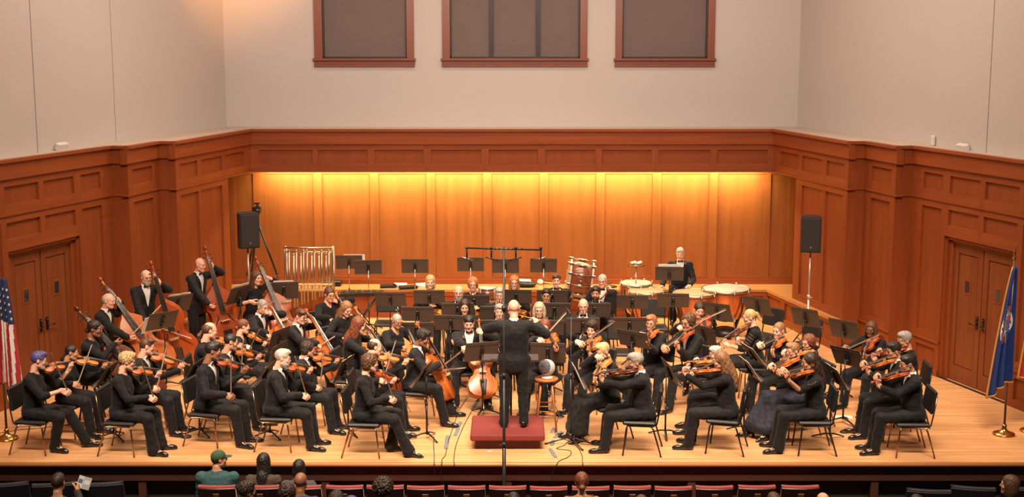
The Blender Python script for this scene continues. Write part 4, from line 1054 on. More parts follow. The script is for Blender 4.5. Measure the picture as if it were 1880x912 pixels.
def music_stand(label, px, heading, z=1.05, tilt=20, loc=None, w=.508, h=.33, paper=None, group='black music stands', dd=0.0, pl=None):
    """desk centre seen at px; heading = the way its reading side looks"""
    c = at_z(px[0], px[1], z) if loc is None else np.asarray(loc, float)
    if dd: c = at_y(px[0], px[1], at_z(px[0], px[1], z)[1] + dd); z = c[2]
    th = math.radians(heading); f = np.array([math.cos(th), math.sin(th), 0]); r = np.array([math.sin(th), -math.cos(th), 0])
    root = empty('music_stand', (c[0] - f[0] * .05, c[1] - f[1] * .05, 0), th - math.pi / 2); tag(root, label, 'music stand', group)
    a = math.radians(tilt); R = np.array([[1, 0, 0], [0, math.cos(a), -math.sin(a)], [0, math.sin(a), math.cos(a)]])
    # reading side = +y ; top leans to -y
    R = np.array([[1, 0, 0], [0, math.cos(a), -math.sin(a)], [0, math.sin(a), math.cos(a)]]) 
    o = np.array([0, .05, z])
    mb = MB(); mb.rbox(o, (w, .008, h), .003, R); mb.box(o + R @ np.array([0, .028, -h / 2 + .004]), (w, .055, .006), R); mb.box(o + R @ np.array([0, -.008, h / 2 - .045]), (w, .003, .006), R); mb.box(o + R @ np.array([0, .054, -h / 2 + .014]), (w, .005, .02), R)
    desk = part(mb, 'desk', M_STAND, root)
    mb = MB(); mb.rbox(o + R @ np.array([0, -.018, -.01]), (.05, .03, h * .62), .008, R); mb.ball(o + R @ np.array([0, -.05, -.03]), .022, 10); mb.cyl(o + R @ np.array([-.03, -.035, -.03]), o + R @ np.array([.03, -.035, -.03]), .012, n=8); part(mb, 'tilt_bracket', M_STANDPOLE, desk)
    mb = MB(); mb.cyl((0, 0, z * .5), (0, 0.0, z - .03), .0085, n=10); mb.tube([(0, 0, z - .04), tuple(o + R @ np.array([0, -.03, -.03]))], .009, 8); part(mb, 'upper_pole', pl or M_STANDPOLE, root)
    mb = MB(); mb.cyl((0, 0, .06), (0, 0, z * .55), .0135, n=10); mb.cyl((0, 0, z * .55 - .03), (0, 0, z * .55 + .02), .017, n=10); part(mb, 'lower_pole', M_STANDPOLE, root)
    for k in range(3):
        b = math.pi / 2 + k * 2 * math.pi / 3 + .35; mb = MB(); mb.tube([(0.0, 0.0, .085), (.07 * math.cos(b), .07 * math.sin(b), .075), (.17 * math.cos(b), .17 * math.sin(b), .04), (.25 * math.cos(b), .25 * math.sin(b), .010)], [.018, .016, .014, .012], 6, flat=((0, 0, 1), .7)); part(mb, 'leg', M_STANDPOLE, root)
    if paper:
        mb = MB(); pw = paper.get('w', .44); ph = .30; off = paper.get('off', 0)
        for sx in (-1, 1):
            V = []; 
            for i in range(5):
                x = sx * pw / 2 * i / 4 + off; b_ = .010 + .008 * math.sin(math.pi * i / 4)
                for zz in (-ph / 2, ph / 2): V += [o + R @ np.array([x, b_, zz + paper.get('up', .0)]), o + R @ np.array([x, b_ - .004, zz + paper.get('up', .0)])]
            Q = []
            for i in range(4):
                k = i * 4; Q += [[k, k + 4, k + 6, k + 2], [k + 1, k + 3, k + 7, k + 5], [k + 2, k + 6, k + 7, k + 3], [k, k + 1, k + 5, k + 4]]
            Q += [[0, 2, 3, 1], [16, 17, 19, 18]]; mb.add(V, Q, 0, False)
            for i in range(7 if paper.get('staves', True) else 0):
                zz = -ph / 2 + .03 + i * .04; mb.box(o + R @ np.array([sx * pw / 4 + off, .0192, zz + paper.get('up', 0)]), (pw * .40, .0008, .010), R, 1)
        s_ = mb.build('sheet_music', [M_PAPER, mat('staff_ink', (0.25, 0.23, 0.21), 0.8)]); s_.location = root.location; s_.rotation_euler = root.rotation_euler
        tag(s_, paper['label'], 'sheet music', 'open sheet music on the stands')
    return root

# --- wind instruments, axis from the mouthpiece along +y
def build_clarinet():
    root = empty('clarinet')
    mb = MB(); mb.tube([(0, .08, 0), (0, .58, 0)], [.0135, .0145], 10); mb.tube([(0, .58, 0), (0, .63, 0), (0, .665, 0)], [.0145, .024, .036], 12); part(mb, 'body', M_EBONY, root)
    mb = MB(); mb.tube([(0, 0, .0), (0, .05, 0), (0, .08, 0)], [.006, .011, .0125], 8); part(mb, 'mouthpiece', M_EBONY, root)
    mb = MB()
    for y in (.085, .145, .34, .35, .57): mb.tube([(0, y - .005, 0), (0, y + .005, 0)], .0165, 10)
    for i in range(8): y = .17 + i * .05; mb.cyl((0, y, .013), (0, y, .021), .0085, n=8); mb.tube([(.012, y, .012), (.012, y + .045, .012)], .0022, 5); mb.tube([(-.012, y, .012), (-.012, y + .04, .010)], .0022, 5)
    part(mb, 'keys', M_SILVER, root); return root
def build_flute():
    root = empty('flute'); mb = MB(); mb.tube([(0, -.07, 0), (0, .60, 0)], .0098, 10); mb.ball((0, 0, .006), (.014, .018, .006), 8); part(mb, 'body', M_SILVER, root)
    mb = MB()
    for i in range(12): mb.cyl((0, .16 + i * .033, .008), (0, .16 + i * .033, .015), .009, n=8)
    mb.tube([(.011, .15, .006), (.011, .56, .006)], .003, 6); part(mb, 'keys', M_CHROME, root); return root
def build_bassoon():
    root = empty('bassoon'); w_ = mat('bassoon_maple', (0.16, 0.030, 0.012), 0.25, coat=.5, var=.15, scale=(20, 2, 20))
    mb = MB(); mb.tube([(0, -.62, 0), (0, -.20, 0)], [.034, .030], 12, flat=((0, 0, 1), .75)); mb.tube([(-.014, -.22, 0), (-.014, .60, 0)], [.021, .018], 10); mb.tube([(.018, -.22, 0), (.018, .12, 0)], [.015, .012], 10); part(mb, 'body', w_, root)
    mb = MB(); mb.tube([(-.014, .58, 0), (-.014, .66, 0)], [.022, .026], 12); part(mb, 'bell', w_, root); mb = MB(); mb.torus((-.014, .662, 0), .022, .007, np.array([[1, 0, 0], [0, 0, 1], [0, -1, 0]]), 16, 6); part(mb, 'bell_ring', mat('ivory', (0.75, 0.68, 0.52), 0.35), root)
    mb = MB(); mb.tube([(.018, .12, 0), (.03, .22, .02), (.05, .27, .07), (.06, .26, .16), (.06, .20, .22)], .0045, 6); part(mb, 'bocal', M_SILVER, root)
    mb = MB()
    for i in range(9): y = -.50 + i * .11; mb.cyl((0, y, .02), (0, y, .03), .011, n=8); mb.tube([(-.02, y, .022), (-.02, y + .09, .022)], .0028, 5)
    part(mb, 'keys', M_SILVER, root); return root
def build_horn():
    """origin at the mouthpiece rim, pipe running along +y, coil below (-z), bell to -x side and back"""
    root = empty('french_horn'); mb = MB(); c = np.array([0, .30, -.20])
    Ry = np.array([[0, 0, 1], [1, 0, 0], [0, 1, 0.]])
    for rr, dx in ((.155, 0), (.135, .02), (.115, -.018)): mb.torus(c + [dx, 0, 0], rr, .0085, np.array([[0, 0, 1], [1, 0, 0], [0, 1, 0.]]), 28, 8)
    mb.tube([(0, .0, 0), (0, .09, -.025), (0, .22, -.052), (0, .30, -.045)], [.005, .006, .007, .0075], 8)
    for k in range(3): mb.cyl(c + [.02, -.05 + k * .05, .02], c + [-.04, -.05 + k * .05, .02], .022, n=10)
    part(mb, 'tubing', M_BRASS, root)
    mb = MB(); b = c + np.array([-.05, -.10, -.16]); pts = []; rad = []
    for i in range(14):
        t = i / 13; ang = -2.6 + 2.0 * t; pts.append(c + np.array([-.01 - .09 * t, .155 * math.cos(ang) * (1 + .25 * t), .155 * math.sin(ang) * (1 + .2 * t)])); rad.append(.010 + .020 * t + .125 * max(0, t - .55) ** 1.6 / .45 ** 1.6)
    mb.tube(pts, rad, 20, cap=False); part(mb, 'bell', M_BRASS, root)
    mb = MB(); mb.tube([(0, -.012, .003), (0, .0, 0), (0, .03, -.008)], [.0125, .008, .006], 10); part(mb, 'mouthpiece', M_SILVER, root); return root

# --- timpani
M_COPPER = mat('copper_bowl', (0.62, 0.22, 0.085), 0.28, 0.85, var=0.12, scale=(6, 6, 6))
M_SKINHEAD = mat('calf_drumhead', (0.48, 0.32, 0.18), 0.55, var=0.08, scale=(3, 3, 3))
M_WHITEHEAD = mat('white_drumhead', (0.54, 0.47, 0.40), 0.5, var=0.05, scale=(3, 3, 3))
def kettledrum(label, px, dia, z, head):
    p = at_z(px[0], px[1], z); root = empty('timpano', (p[0], p[1], 0)); tag(root, label, 'timpani', 'copper kettledrums'); r = dia / 2
    mb = MB(); prof = [(0.03, z - .62)] + [(r * .96 * math.sin(t) ** .75, z - .06 - .55 * math.cos(t) ** 1.1) for t in np.linspace(.12, math.pi / 2, 10)] + [(r * .96, z - .02)]
    mb.lathe(prof, n=36); part(mb, 'bowl', M_COPPER, root)
    mb = MB(); mb.lathe([(r * 1.0, z - .03), (r * 1.03, z - .025), (r * 1.03, z + .004), (r * .985, z + .008), (r * .985, z - .02)], n=40); part(mb, 'hoop', M_CHROME, root)
    mb = MB(); mb.lathe([(0, z), (r * .98, z), (r * .99, z - .01)], n=40); part(mb, 'drumhead', head, root)
    mb = MB()
    for k in range(8):
        a = k * math.pi / 4 + .2; mb.tube([(r * 1.03 * math.cos(a), r * 1.03 * math.sin(a), z + .03), (r * 1.03 * math.cos(a), r * 1.03 * math.sin(a), z - .20)], .008, 6); mb.tube([(r * 1.03 * math.cos(a) - .03 * math.sin(a), r * 1.03 * math.sin(a) + .03 * math.cos(a), z + .03), (r * 1.03 * math.cos(a) + .03 * math.sin(a), r * 1.03 * math.sin(a) - .03 * math.cos(a), z + .03)], .006, 6)
    part(mb, 'tension_rods', M_CHROME, root)
    for k in range(4):
        a = k * math.pi / 2 + .6; mb = MB(); mb.tube([(r * 1.02 * math.cos(a), r * 1.02 * math.sin(a), z - .10), (r * .98 * math.cos(a), r * .98 * math.sin(a), z - .35), (r * .55 * math.cos(a), r * .55 * math.sin(a), .12)], [.02, .02, .024], 8, flat=((0, 0, 1), 1)); part(mb, 'strut', mat('dark_steel', (0.05, 0.045, 0.04), 0.35, 0.7), root)
    mb = MB(); mb.lathe([(0, .02), (r * .60, .02), (r * .62, .05), (r * .60, .10), (r * .3, .14), (0, .15)], n=24); mb.box((0, -r * .75, .06), (.12, .22, .03)); 
    for k in range(3): a = k * 2.094 + .5; mb.ball((r * .5 * math.cos(a), r * .5 * math.sin(a), .025), .028, 8)
    part(mb, 'pedal_base', mat('dark_steel', (0, 0, 0)), root)
    return root
# ================================================================== THE ORCHESTRA
GM = 'seated and standing orchestra musicians'
FLOORZ = 0.0
def put_rig(hx, hy, heading, kind, fz=0.0, dz=0.0, **kw):
    R0 = make_rig((0, 0, 0), heading, kind, **kw); t = R0.top
    W = at_z(hx, hy, t[2] + fz + dz)
    return make_rig((W[0] - t[0], W[1] - t[1], fz), heading, kind, **kw)
def chair_for(R, desc, z=.455, metal=None, stool=None):
    c = R.P + R.f * .035
    if stool:
        s_ = get('stool%s%.2f' % (stool, z), build_stool, z, stool); s_.location = (c[0], c[1], R.loc[2]); tag(s_, '%s tall stool under %s' % ('black' if stool == 'black' else 'wooden', desc), 'stool', 'tall stools of the bass players and timpanist')
        return s_
    m = metal or 'bronze'
    ch = get('chair' + m, build_chair, M_LEGMETAL if m == 'bronze' else M_LEGBLACK, z); ch.location = (c[0], c[1], R.loc[2]); ch.rotation_euler = (0, 0, math.atan2(R.f[1], R.f[0]) - math.pi / 2)
    tag(ch, 'black padded chair under %s' % desc, 'chair', 'black padded orchestra chairs'); return ch

def person(R, label, o, group=GM):
    b = dress(R, 'person', o); tag(b, label, 'person', group); return b

def upper_string(px, heading, desc, label, o, scroll=None, frog=None, tip=None, lh=None, bow='play', kind='violin', var='amber', feet=None, chair='bronze', rest=None, spread=.13, kf=.44, fwd=.06, lean=6, hyaw=22, hpitch=-10, dz=0, roll=-6, adir=None, legs=True, **kw):
    """violin and viola players"""
    R = put_rig(px[0], px[1], heading, 'seat', dz=dz, lean=lean, hyaw=hyaw, hpitch=hpitch, roll=roll, **kw)
    legs_default(R, spread, kf, fwd, feet)
    A = R.N + R.fu * .065 - R.ru * .075 + UP * .030
    L = .60 if kind == 'violin' else .675
    g = norm(R.f * .75 - R.r * .6 - UP * .06) if adir is None else norm(R.f * adir[0] - R.r * adir[1] + UP * adir[2])
    S = A + g * L
    if scroll: S = at_dist(scroll[0], scroll[1], A, L, S)
    a = norm(S - A); ts = norm(np.cross(a, UP)); n = np.cross(ts, a); rl = math.radians(o.get('tilt', 26)); n, ts = n * math.cos(rl) + ts * math.sin(rl), ts * math.cos(rl) - n * math.sin(rl)
    v = get(kind + var, build_string, kind, var); place(v, A, np.stack([ts, a, n], 1)); tag(v, '%s played by %s' % ({'amber': 'amber', 'red': 'reddish', 'dark': 'dark brown', 'honey': 'honey coloured', 'cherry': 'deep red'}[var] + ' ' + kind, desc), kind, 'violins and violas of the orchestra')
    sL = SPEC[kind][0] / .356
    WL = A + a * (.455 * sL) - n * .088 + ts * .032
    if lh: WL = near_pt(lh[0], lh[1], WL)
    Cc = A + a * .205 * sL + n * .062
    guess = Cc + ts * .36
    if bow == 'play':
        F = guess
        if frog: F = near_pt(frog[0], frog[1], Cc + norm(near_pt(frog[0], frog[1], guess) - Cc) * .36 if False else guess)
        b = norm(Cc - F)
        if tip: T = at_dist(tip[0], tip[1], F, .73, F + b * .73); b = norm(T - F)
        bn = norm(n - b * np.dot(n, b)); WR = F - (a * .45 - n * .35) * .10 - b * .05 + UP * .03; hd, hn, ps = a * .75 - n * .55 + b * .35, -n + b * .2, 'bow'
    elif bow in ('rest', 'knee'):
        guess = R.P + R.f * .40 + R.r * .10 + UP * .14; F = near_pt(frog[0], frog[1], guess) if frog else guess
        b = norm(R.f * .05 - R.r * .1 + UP)
        if tip: T = at_dist(tip[0], tip[1], F, .73, F + b * .73); b = norm(T - F)
        bn = norm(-R.r - b * np.dot(-R.r, b)); WR = F - R.f * .075 - R.r * -.02 + UP * .02; hd, hn, ps = R.f * .9 - UP * .35, -R.r * .8 - UP * .5, 'bow'
    arms(R, WR, WL, poleR=R.r * .8 - UP * .75 - R.f * .15, poleL=-UP * 1.0 + R.r * .15 - R.f * .1)
    # the bow follows the hand if the reach was short
    if bow == 'play': off = R.WR - WR; F2 = F + off
    else: F2 = F + (R.WR - WR)
    bw = get('bow_violin', build_bow, 'violin'); place(bw, F2, frame3(b, bn)); tag(bw, 'slim wooden bow held by %s' % desc, 'bow', 'bows of the string players')
    hand(R, 'R', hd, hn, ps); hand(R, 'L', n * .85 + a * .15, -ts, 'string')
    person(R, label, o)
    if chair: chair_for(R, desc, metal=chair)
    return R

def cellist(px, heading, desc, label, o, scroll=None, lh=None, frog=None, tip=None, var='amber', chair='bronze', lean=8, hyaw=-12, hpitch=-14, end=None, dz=0, **kw):
    R = put_rig(px[0], px[1], heading, 'seat', dz=dz, lean=lean, hyaw=hyaw, hpitch=hpitch, **kw)
    legs_default(R, .25, .40, .10); R.knees = [k + UP * .03 for k in R.knees]
    E = R.loc + R.f * .93 + R.r * .02
    if end: E = at_z(end[0], end[1], 0.0)
    S = R.H - R.ru * .14 - R.fu * .10 + UP * .01
    if scroll: S = at_dist(scroll[0], scroll[1], E, 1.50, S)
    a = norm(S - E); n = norm(R.f * 1.0 + UP * .2 + R.r * o.get('croll', -.10)); n = norm(n - a * np.dot(n, a)); x = np.cross(a, n)
    v = get('cello' + var, build_string, 'cello', var); place(v, E + a * .30, np.stack([x, a, n], 1)); tag(v, '%s cello played by %s' % ({'amber': 'amber', 'red': 'reddish', 'dark': 'dark brown', 'honey': 'honey coloured', 'cherry': 'deep red'}[var], desc), 'cello', 'cellos of the orchestra')
    pos = E + a * (.30 + .90); WL = pos - R.r * .085 + n * .075 - UP * .03
    if lh: WL = near_pt(lh[0], lh[1], WL)
    Cc = E + a * (.30 + .40) + n * .16; gd = norm(-x * 1.0 - UP * .10 + R.f * .05); gd = gd if np.dot(gd, R.r) > 0 else norm(x - UP * .1)
    F = Cc + gd * .26
    if frog: F = near_pt(frog[0], frog[1], F)
    b = norm(Cc - F)
    if tip: T = at_dist(tip[0], tip[1], F, .70, F + b * .70); b = norm(T - F)
    bn = norm(-n - b * np.dot(-n, b)); WR = F + n * .045 - b * .035 + UP * .07
    arms(R, WR, WL, poleR=R.r * .9 - UP * .5 - R.f * .2, poleL=-R.r * 1.0 - UP * .35)
    bw = get('bow_cello', build_bow, 'cello'); place(bw, F + (R.WR - WR), frame3(b, -bn)); tag(bw, 'cello bow held by %s' % desc, 'bow', 'bows of the string players')
    hand(R, 'R', b * .35 - UP * .9 + n * .1, -n, 'bow'); hand(R, 'L', R.r * .8 + UP * .35 + n * .1, -n, 'string')
    person(R, label, o)
    if chair: chair_for(R, desc, metal=chair)
    return R

def bassist(px, heading, desc, label, o, end, scroll, lh=None, frog=None, tip=None, var='red', kind='stool', lean=8, hyaw=0, hpitch=-8, face=None, var_label='red', dz=0, sl=.2, **kw):
    R = put_rig(px[0], px[1], heading, 'stand' if kind == 'stand' else 'seat', dz=dz, lean=lean, hyaw=hyaw, hpitch=hpitch, seat=.58, **kw)
    legs_default(R, .17, .36, .10)
    if kind != 'stand': R.knees = [k + UP * .0 for k in R.knees]
    Lt = 1.93
    E = R.loc + R.f * end[0] + R.r * end[1]
    S = at_dist(scroll[0], scroll[1], E, Lt, R.H + R.f * .1 - R.r * sl + UP * .3); a = norm(S - E)
    fd = R.f if face is None else np.array([math.cos(math.radians(face)), math.sin(math.radians(face)), 0])
    n = norm(fd - a * np.dot(fd, a)); x = np.cross(a, n)
    v = get('double_bass' + var, build_string, 'double_bass', var); place(v, E + a * .16, np.stack([x, a, n], 1)); tag(v, '%s double bass held by %s' % (var_label, desc), 'double bass', 'double basses of the orchestra')
    pos = E + a * (.16 + 1.34); WL = pos - R.r * .07 + n * .07 - UP * .02
    if lh: WL = near_pt(lh[0], lh[1], WL)
    Cc = E + a * (.16 + .58) + n * .20; F = Cc + norm(-x if np.dot(-x, R.r) > 0 else x) * .28 - UP * .02
    if frog: F = near_pt(frog[0], frog[1], F)
    b = norm(Cc - F)
    if tip: T = at_dist(tip[0], tip[1], F, .69, F + b * .69); b = norm(T - F)
    WR = F - b * .06 + UP * .03
    arms(R, WR, WL, poleR=R.r * .6 - UP * .6 - R.f * .5, poleL=-R.r * 1.0 - UP * .5)
    bw = get('bow_double_bass', build_bow, 'double_bass'); place(bw, F + (R.WR - WR), frame3(b, n)); tag(bw, 'stout bass bow held by %s' % desc, 'bow', 'bows of the string players')
    hand(R, 'R', b * .6 - UP * .7, R.f * .2 - R.r * .7, 'bow'); hand(R, 'L', R.r * .75 + UP * .35 + R.f * .2, -n, 'string')
    person(R, label, o)
    if kind == 'stool': chair_for(R, desc, z=.58, stool='black')
    return R

def wind(px, heading, inst, desc, label, o, chair='black', lean=4, hyaw=0, hpitch=-6, bell=None, dz=0, il=None, chairlab=True, **kw):
    R = put_rig(px[0], px[1], heading, 'seat', dz=dz, lean=lean, hyaw=hyaw, hpitch=hpitch, **kw); legs_default(R, .13)
    M = R.H + R.HM @ np.array([0, .098, -.062])
    f, r = R.f, R.r
    if inst == 'clarinet':
        a = norm(f * .55 - UP * .83); n = norm(f * .83 + UP * .55); x = np.cross(a, n); q = get('clarinet', build_clarinet); place(q, M, np.stack([x, a, n], 1))
        WL, WR = M + a * .22 - r * .055 - n * .055, M + a * .42 + r * .055 - n * .055
        hand(R, 'L', r * .7 + n * .6, n * -.4 + r * .7, 'grip'); hand(R, 'R', -r * .7 + n * .6, n * -.4 - r * .7, 'grip'); lb = 'black clarinet played by'
    elif inst == 'flute':
        a = norm(r * .95 - f * .0 - UP * .15 + f * .2); n = norm(f * .6 + UP * .8); n = norm(n - a * np.dot(n, a)); x = np.cross(a, n); q = get('flute', build_flute); place(q, M + f * .012, np.stack([x, a, n], 1))
        WL, WR = M + a * .18 - UP * .06 + f * .03, M + a * .42 - UP * .06 - f * .05
        hand(R, 'L', UP * .7 - f * .5 + r * .3, -f * .8 - UP * .2, 'string'); hand(R, 'R', f * .7 + UP * .5, -UP * .2 - r * .8, 'grip'); lb = 'silver flute held sideways by'
    elif inst == 'bassoon':
        B = near_pt(bell[0], bell[1], R.H - r * .16 + f * .14 + UP * .05); low = R.P + r * .24 + f * .22 + UP * .10; a = norm(B - low); n = norm(f - a * np.dot(f, a)); x = np.cross(a, n)
        q = get('bassoon', build_bassoon); place(q, B - a * .66, np.stack([x, a, n], 1)); c = B - a * .66
        WL, WR = c + a * .22 - r * .05 - n * .05, c - a * .22 + r * .07 - n * .05
        hand(R, 'L', r * .6 + n * .7, r * .7 - n * .3, 'grip'); hand(R, 'R', -r * .5 + n * .7, -r * .8, 'grip'); lb = 'dark red bassoon held by'
    elif inst == 'horn':
        a = norm(f * .88 - UP * .42 - r * .06); n = norm(UP * .9 + f * .42); n = norm(n - a * np.dot(n, a)); x = np.cross(a, n); q = get('french_horn', build_horn); place(q, M, np.stack([x, a, n], 1))
        WL, WR = M + a * .24 - r * .10 - UP * .16, M + a * .12 + r * .17 - UP * .38
        hand(R, 'L', r * .7 + f * .5, r * .6 - UP * .5, 'grip'); hand(R, 'R', f * .6 - r * .5, -r * .8, 'relax'); lb = 'brass french horn played by'
    else:
        q = None; WL, WR = R.P - r * .10 + f * .33 + UP * .09, R.P + r * .14 + f * .36 + UP * .09
        hand(R, 'L', f * .8 + r * .4 - UP * .1, -UP, 'relax'); hand(R, 'R', f * .8 - r * .3 - UP * .15, -UP, 'relax')
    if q: tag(q, (il or lb) + ' ' + desc, {'horn': 'french horn'}.get(inst, inst), 'wind instruments of the orchestra')
    arms(R, WR, WL); person(R, label, o)
    if chair: chair_for(R, desc, metal=chair)
    return R

T = lambda **k: dict(outfit='tux', hair='short', hairc='dark', **{a: b for a, b in k.items()}) if 'hair' not in k else dict(outfit='tux', **k)
W_ = lambda **k: dict(dict(outfit='knit', fem=True, hair='long', hairc='brown', shoes='heel'), **k)

# ---------------------------------------------------------------- first violins, front left
d = 'the purple haired player beside the striped flag'
upper_string((71, 645), -6, d, 'person with short purple hair and rolled black sleeves, violin up, seated beside the striped flag', W_(hair='volume', hairc='purple', brow='dark', glasses=True, skin='fair', sleeve='elbow', topname='shirt', toplab='black shirt with rolled sleeves', shoes='flat'), scroll=(142, 665), frog=(124, 719), tip=(94, 650), bow='rest', kf=.42, feet=[(.30, .06), (.62, -.20)])
d = 'the dark ponytailed player in front of the door'
upper_string((131, 633), -14, d, 'person with long dark tied hair in black, violin up before the wooden double door', W_(hair='lowtail', hairc='black', skin='tan', shoes='flat', topname='shirt'), scroll=(207, 668), frog=(142, 706), tip=(168, 634), bow='rest', var='honey', kf=.42, sc=.89)
d = 'the curly blond player in a black cardigan'
upper_string((233, 647), -6, d, 'person with short curly blond hair and black cardigan, violin up, bow on the knee', W_(hair='curly', hairc='blond', glasses=True, skin='fair', flare=1.35, topname='cardigan', shoes='flat', head='woman', belly=1.1), scroll=(305, 683), frog=(282, 731), tip=(258, 660), bow='rest', kf=.42)
d = 'the brown haired man with glasses behind the curly blond player'
upper_string((270, 620), -8, d, 'person in tuxedo with parted brown hair and glasses, violin up beside the curly blond player', T(hair='side', hairc='brown', glasses=True, skin='pink'), scroll=(350, 672), frog=(288, 714), tip=(305, 639), bow='rest', var='amber')
d = 'the dark quiffed man in the front tuxedo'
upper_string((391, 627), -12, d, 'person in tuxedo with tall dark quiff, front row, violin up, bow on the knee', T(hair='volume', hairc='black', skin='brown'), scroll=(464, 679), frog=(424, 727), tip=(424, 655), bow='rest', var='red', sc=1.07)
d = 'the short haired man with glasses beside the quiffed man'
upper_string((424, 612), -8, d, 'person in tuxedo with cropped black hair and glasses, violin up beside the dark quiffed man', T(hair='buzz', hairc='black', skin='tan', glasses=True), scroll=(487, 654), frog=(442, 698), tip=(446, 629), bow='rest', var='amber')
d = 'the balding man with the brown ponytail'
upper_string((385, 591), 0, d, 'person in black suit, balding with brown ponytail and glasses, behind the dark quiffed man', T(hair='baldtail', hairc='brown', skin='pink', glasses=True, head='heavy', belly=1.15, wide=1.06) if False else dict(outfit='tux', hair='baldtail', hairc='brown', skin='pink', glasses=True, head='heavy', belly=1.15), scroll=(452, 636), frog=(445, 672), tip=(428, 632), bow='rest', var='honey', sc=1.05)
d = 'the woman with brown hair tied at the nape'
upper_string((447, 586), -8, d, 'person in low cut black top, brown hair tied at the nape, before the bassists', W_(hair='lowbun', hairc='auburn', skin='fair', vneck=True), scroll=(495, 632), frog=(458, 640), tip=(475, 607), bow='rest', var='honey', sc=.90)
d = 'the white bearded man'
upper_string((519, 641), -4, d, 'person in tuxedo with white hair and white beard, front row, hand on the knee', T(hair='volume', hairc='white', beard='bigbeard', skin='pink', head='heavy', belly=1.12), scroll=(581, 677), frog=(563, 727), tip=(542, 657), bow='rest', var='amber', hyaw=8)
d = 'the curly haired player beside the white bearded man'
upper_string((566, 626), -8, d, 'person in tuxedo with dark curly hair and glasses, violin up, beyond the white bearded man', T(hair='curlybob', hairc='dark', skin='tan', glasses=True), scroll=(631, 660), frog=(587, 712), tip=(595, 643), bow='rest', var='amber', sc=.91)
d = 'the curly haired woman in heeled shoes'
upper_string((680, 649), -4, d, 'person in black sweater with brown curly bob and heeled shoes, front row near the podium', W_(hair='curlybob', hairc='brown', skin='fair', topname='sweater', flare=1.3), scroll=(733, 698), frog=(722, 733), tip=(701, 667), bow='rest', var='cherry', feet=[(.62, .12), (.36, -.10)])
d = 'the balding man behind the curly haired woman'
upper_string((688, 621), -4, d, 'person in black suit with receding brown hair, violin raised, just behind the curly haired woman', dict(outfit='knit', hair='fringe', hairc='dark', skin='fair', topname='jacket'), scroll=(760, 662), frog=(703, 699), tip=(726, 627), bow='rest', var='honey')

# ---------------------------------------------------------------- cellos
d = 'the woman whose long dark hair hides her face'
cellist((659, 581), -12, d, 'person in black with long dark straight hair falling over the face, playing cello', W_(hair='long', hairc='auburn', skin='fair', topname='jacket'), var='red', hyaw=15, scroll=(656, 588), sc=1.06)
d = 'the woman with long light brown hair over one shoulder'
cellist((636, 553), -38, d, 'person in black with long light brown hair over the shoulder, looking down while playing cello', W_(hair='long', hairc='dirty', skin='fair'), lh=(647, 581), scroll=(648, 568), frog=(628, 628), var='honey', hpitch=-24)
d = 'the woman with tied back hair and round glasses'
cellist((605, 527), -45, d, 'person in black blouse with tied brown hair and glasses, cello in front of the chimes', W_(hair='lowbun', hairc='brown', skin='pink', glasses=True, sleeve='long', vneck=True), lh=(619, 554), frog=(606, 595), scroll=(613, 541), var='honey')
d = 'the bald cellist in glasses near the bass section'
cellist((482, 549), -26, d, 'person in tuxedo with shaved grey hair and glasses, cello below the bass players', T(hair='buzz', hairc='grey', skin='pink', glasses=True), lh=(494, 575), scroll=(482, 554), frog=(489, 622), var='amber')
d = 'the brown haired cellist behind the white bearded man'
cellist((552, 566), -20, d, 'person in tuxedo with brown hair and glasses, cello tilted right, behind the white bearded man', T(hair='side', hairc='brown', skin='pink', glasses=True), lh=(571, 591), scroll=(556, 572), frog=(580, 640), tip=(621, 613), var='amber')
d = 'the woman with cropped silver hair'
cellist((729, 576), -45, d, 'person in black top with cropped silver hair and glasses, cello beside the empty chair', W_(hair='buzz', hairc='silver', skin='tan', glasses=True, vneck=True), lh=(744, 604), scroll=(734, 594), frog=(738, 645), var='honey', sc=.92)
d = 'the young man with dark curly hair'
cellist((776, 605), -8, d, 'person in tuxedo with thick dark curly hair, cello angled towards the red podium', T(hair='curly', hairc='black', skin='brown'), lh=(797, 647), frog=(803, 680), end=(846, 762), var='amber', chair='bronze', hpitch=-16)
d = 'the cellist facing the hall beside the podium'
cellist((861, 578), -84, d, 'person in tuxedo with slick black hair facing the hall, cello beside the conductor', T(hair='short', hairc='black', skin='fair', head='heavy', belly=1.15), lh=(889, 612), scroll=(878, 590), frog=(852, 650), tip=(814, 679), end=(889, 766), var='amber', hpitch=-18, hyaw=-6, wide=1.08)

# ---------------------------------------------------------------- double basses
d = 'the woman with a dark bun'
bassist((174, 588), -6, d, 'person in black jacket with dark hair in a bun, seated with a dark bass', W_(hair='lowbun', hairc='black', skin='brown', topname='jacket'), end=(.90, -.38), sl=.6, scroll=(134, 566), lh=(187, 602), frog=(215, 640), var='dark', var_label='dark brown leaning', face=-40)
d = 'the white haired man on the stool'
bassist((199, 538), -12, d, 'person in tuxedo with thin white hair, seated on a stool behind an orange bass', T(hair='fringe', hairc='white', skin='pink'), end=(.92, -.36), sl=.55, scroll=(181, 514), lh=(221, 554), frog=(241, 618), tip=(298, 560), var='amber', var_label='orange', face=-50)
d = 'the tall bearded man by the wall pilaster'
bassist((268, 495), -50, d, 'person standing in tuxedo, balding with short white beard and glasses, tall red bass in front', T(hair='fringe', hairc='grey', beard='beard', beardc='white', skin='pink', glasses=True), end=(.50, -.44), scroll=(277, 480), lh=(295, 521), frog=(275, 600), var='cherry', var_label='bright red', kind='stand', face=-75)
d = 'the tall bald man reaching over his bass'
bassist((368, 473), -30, d, 'person standing in tuxedo with bald shaved head, bowing a brown red bass', T(hair=None, hairc='grey', skin='pink'), end=(.62, -.18), scroll=(371, 446), lh=(392, 490), frog=(391, 565), tip=(440, 550), var='red', var_label='brown red', kind='stand', face=-62)
d = 'the woman with long straight hair under the loudspeaker'
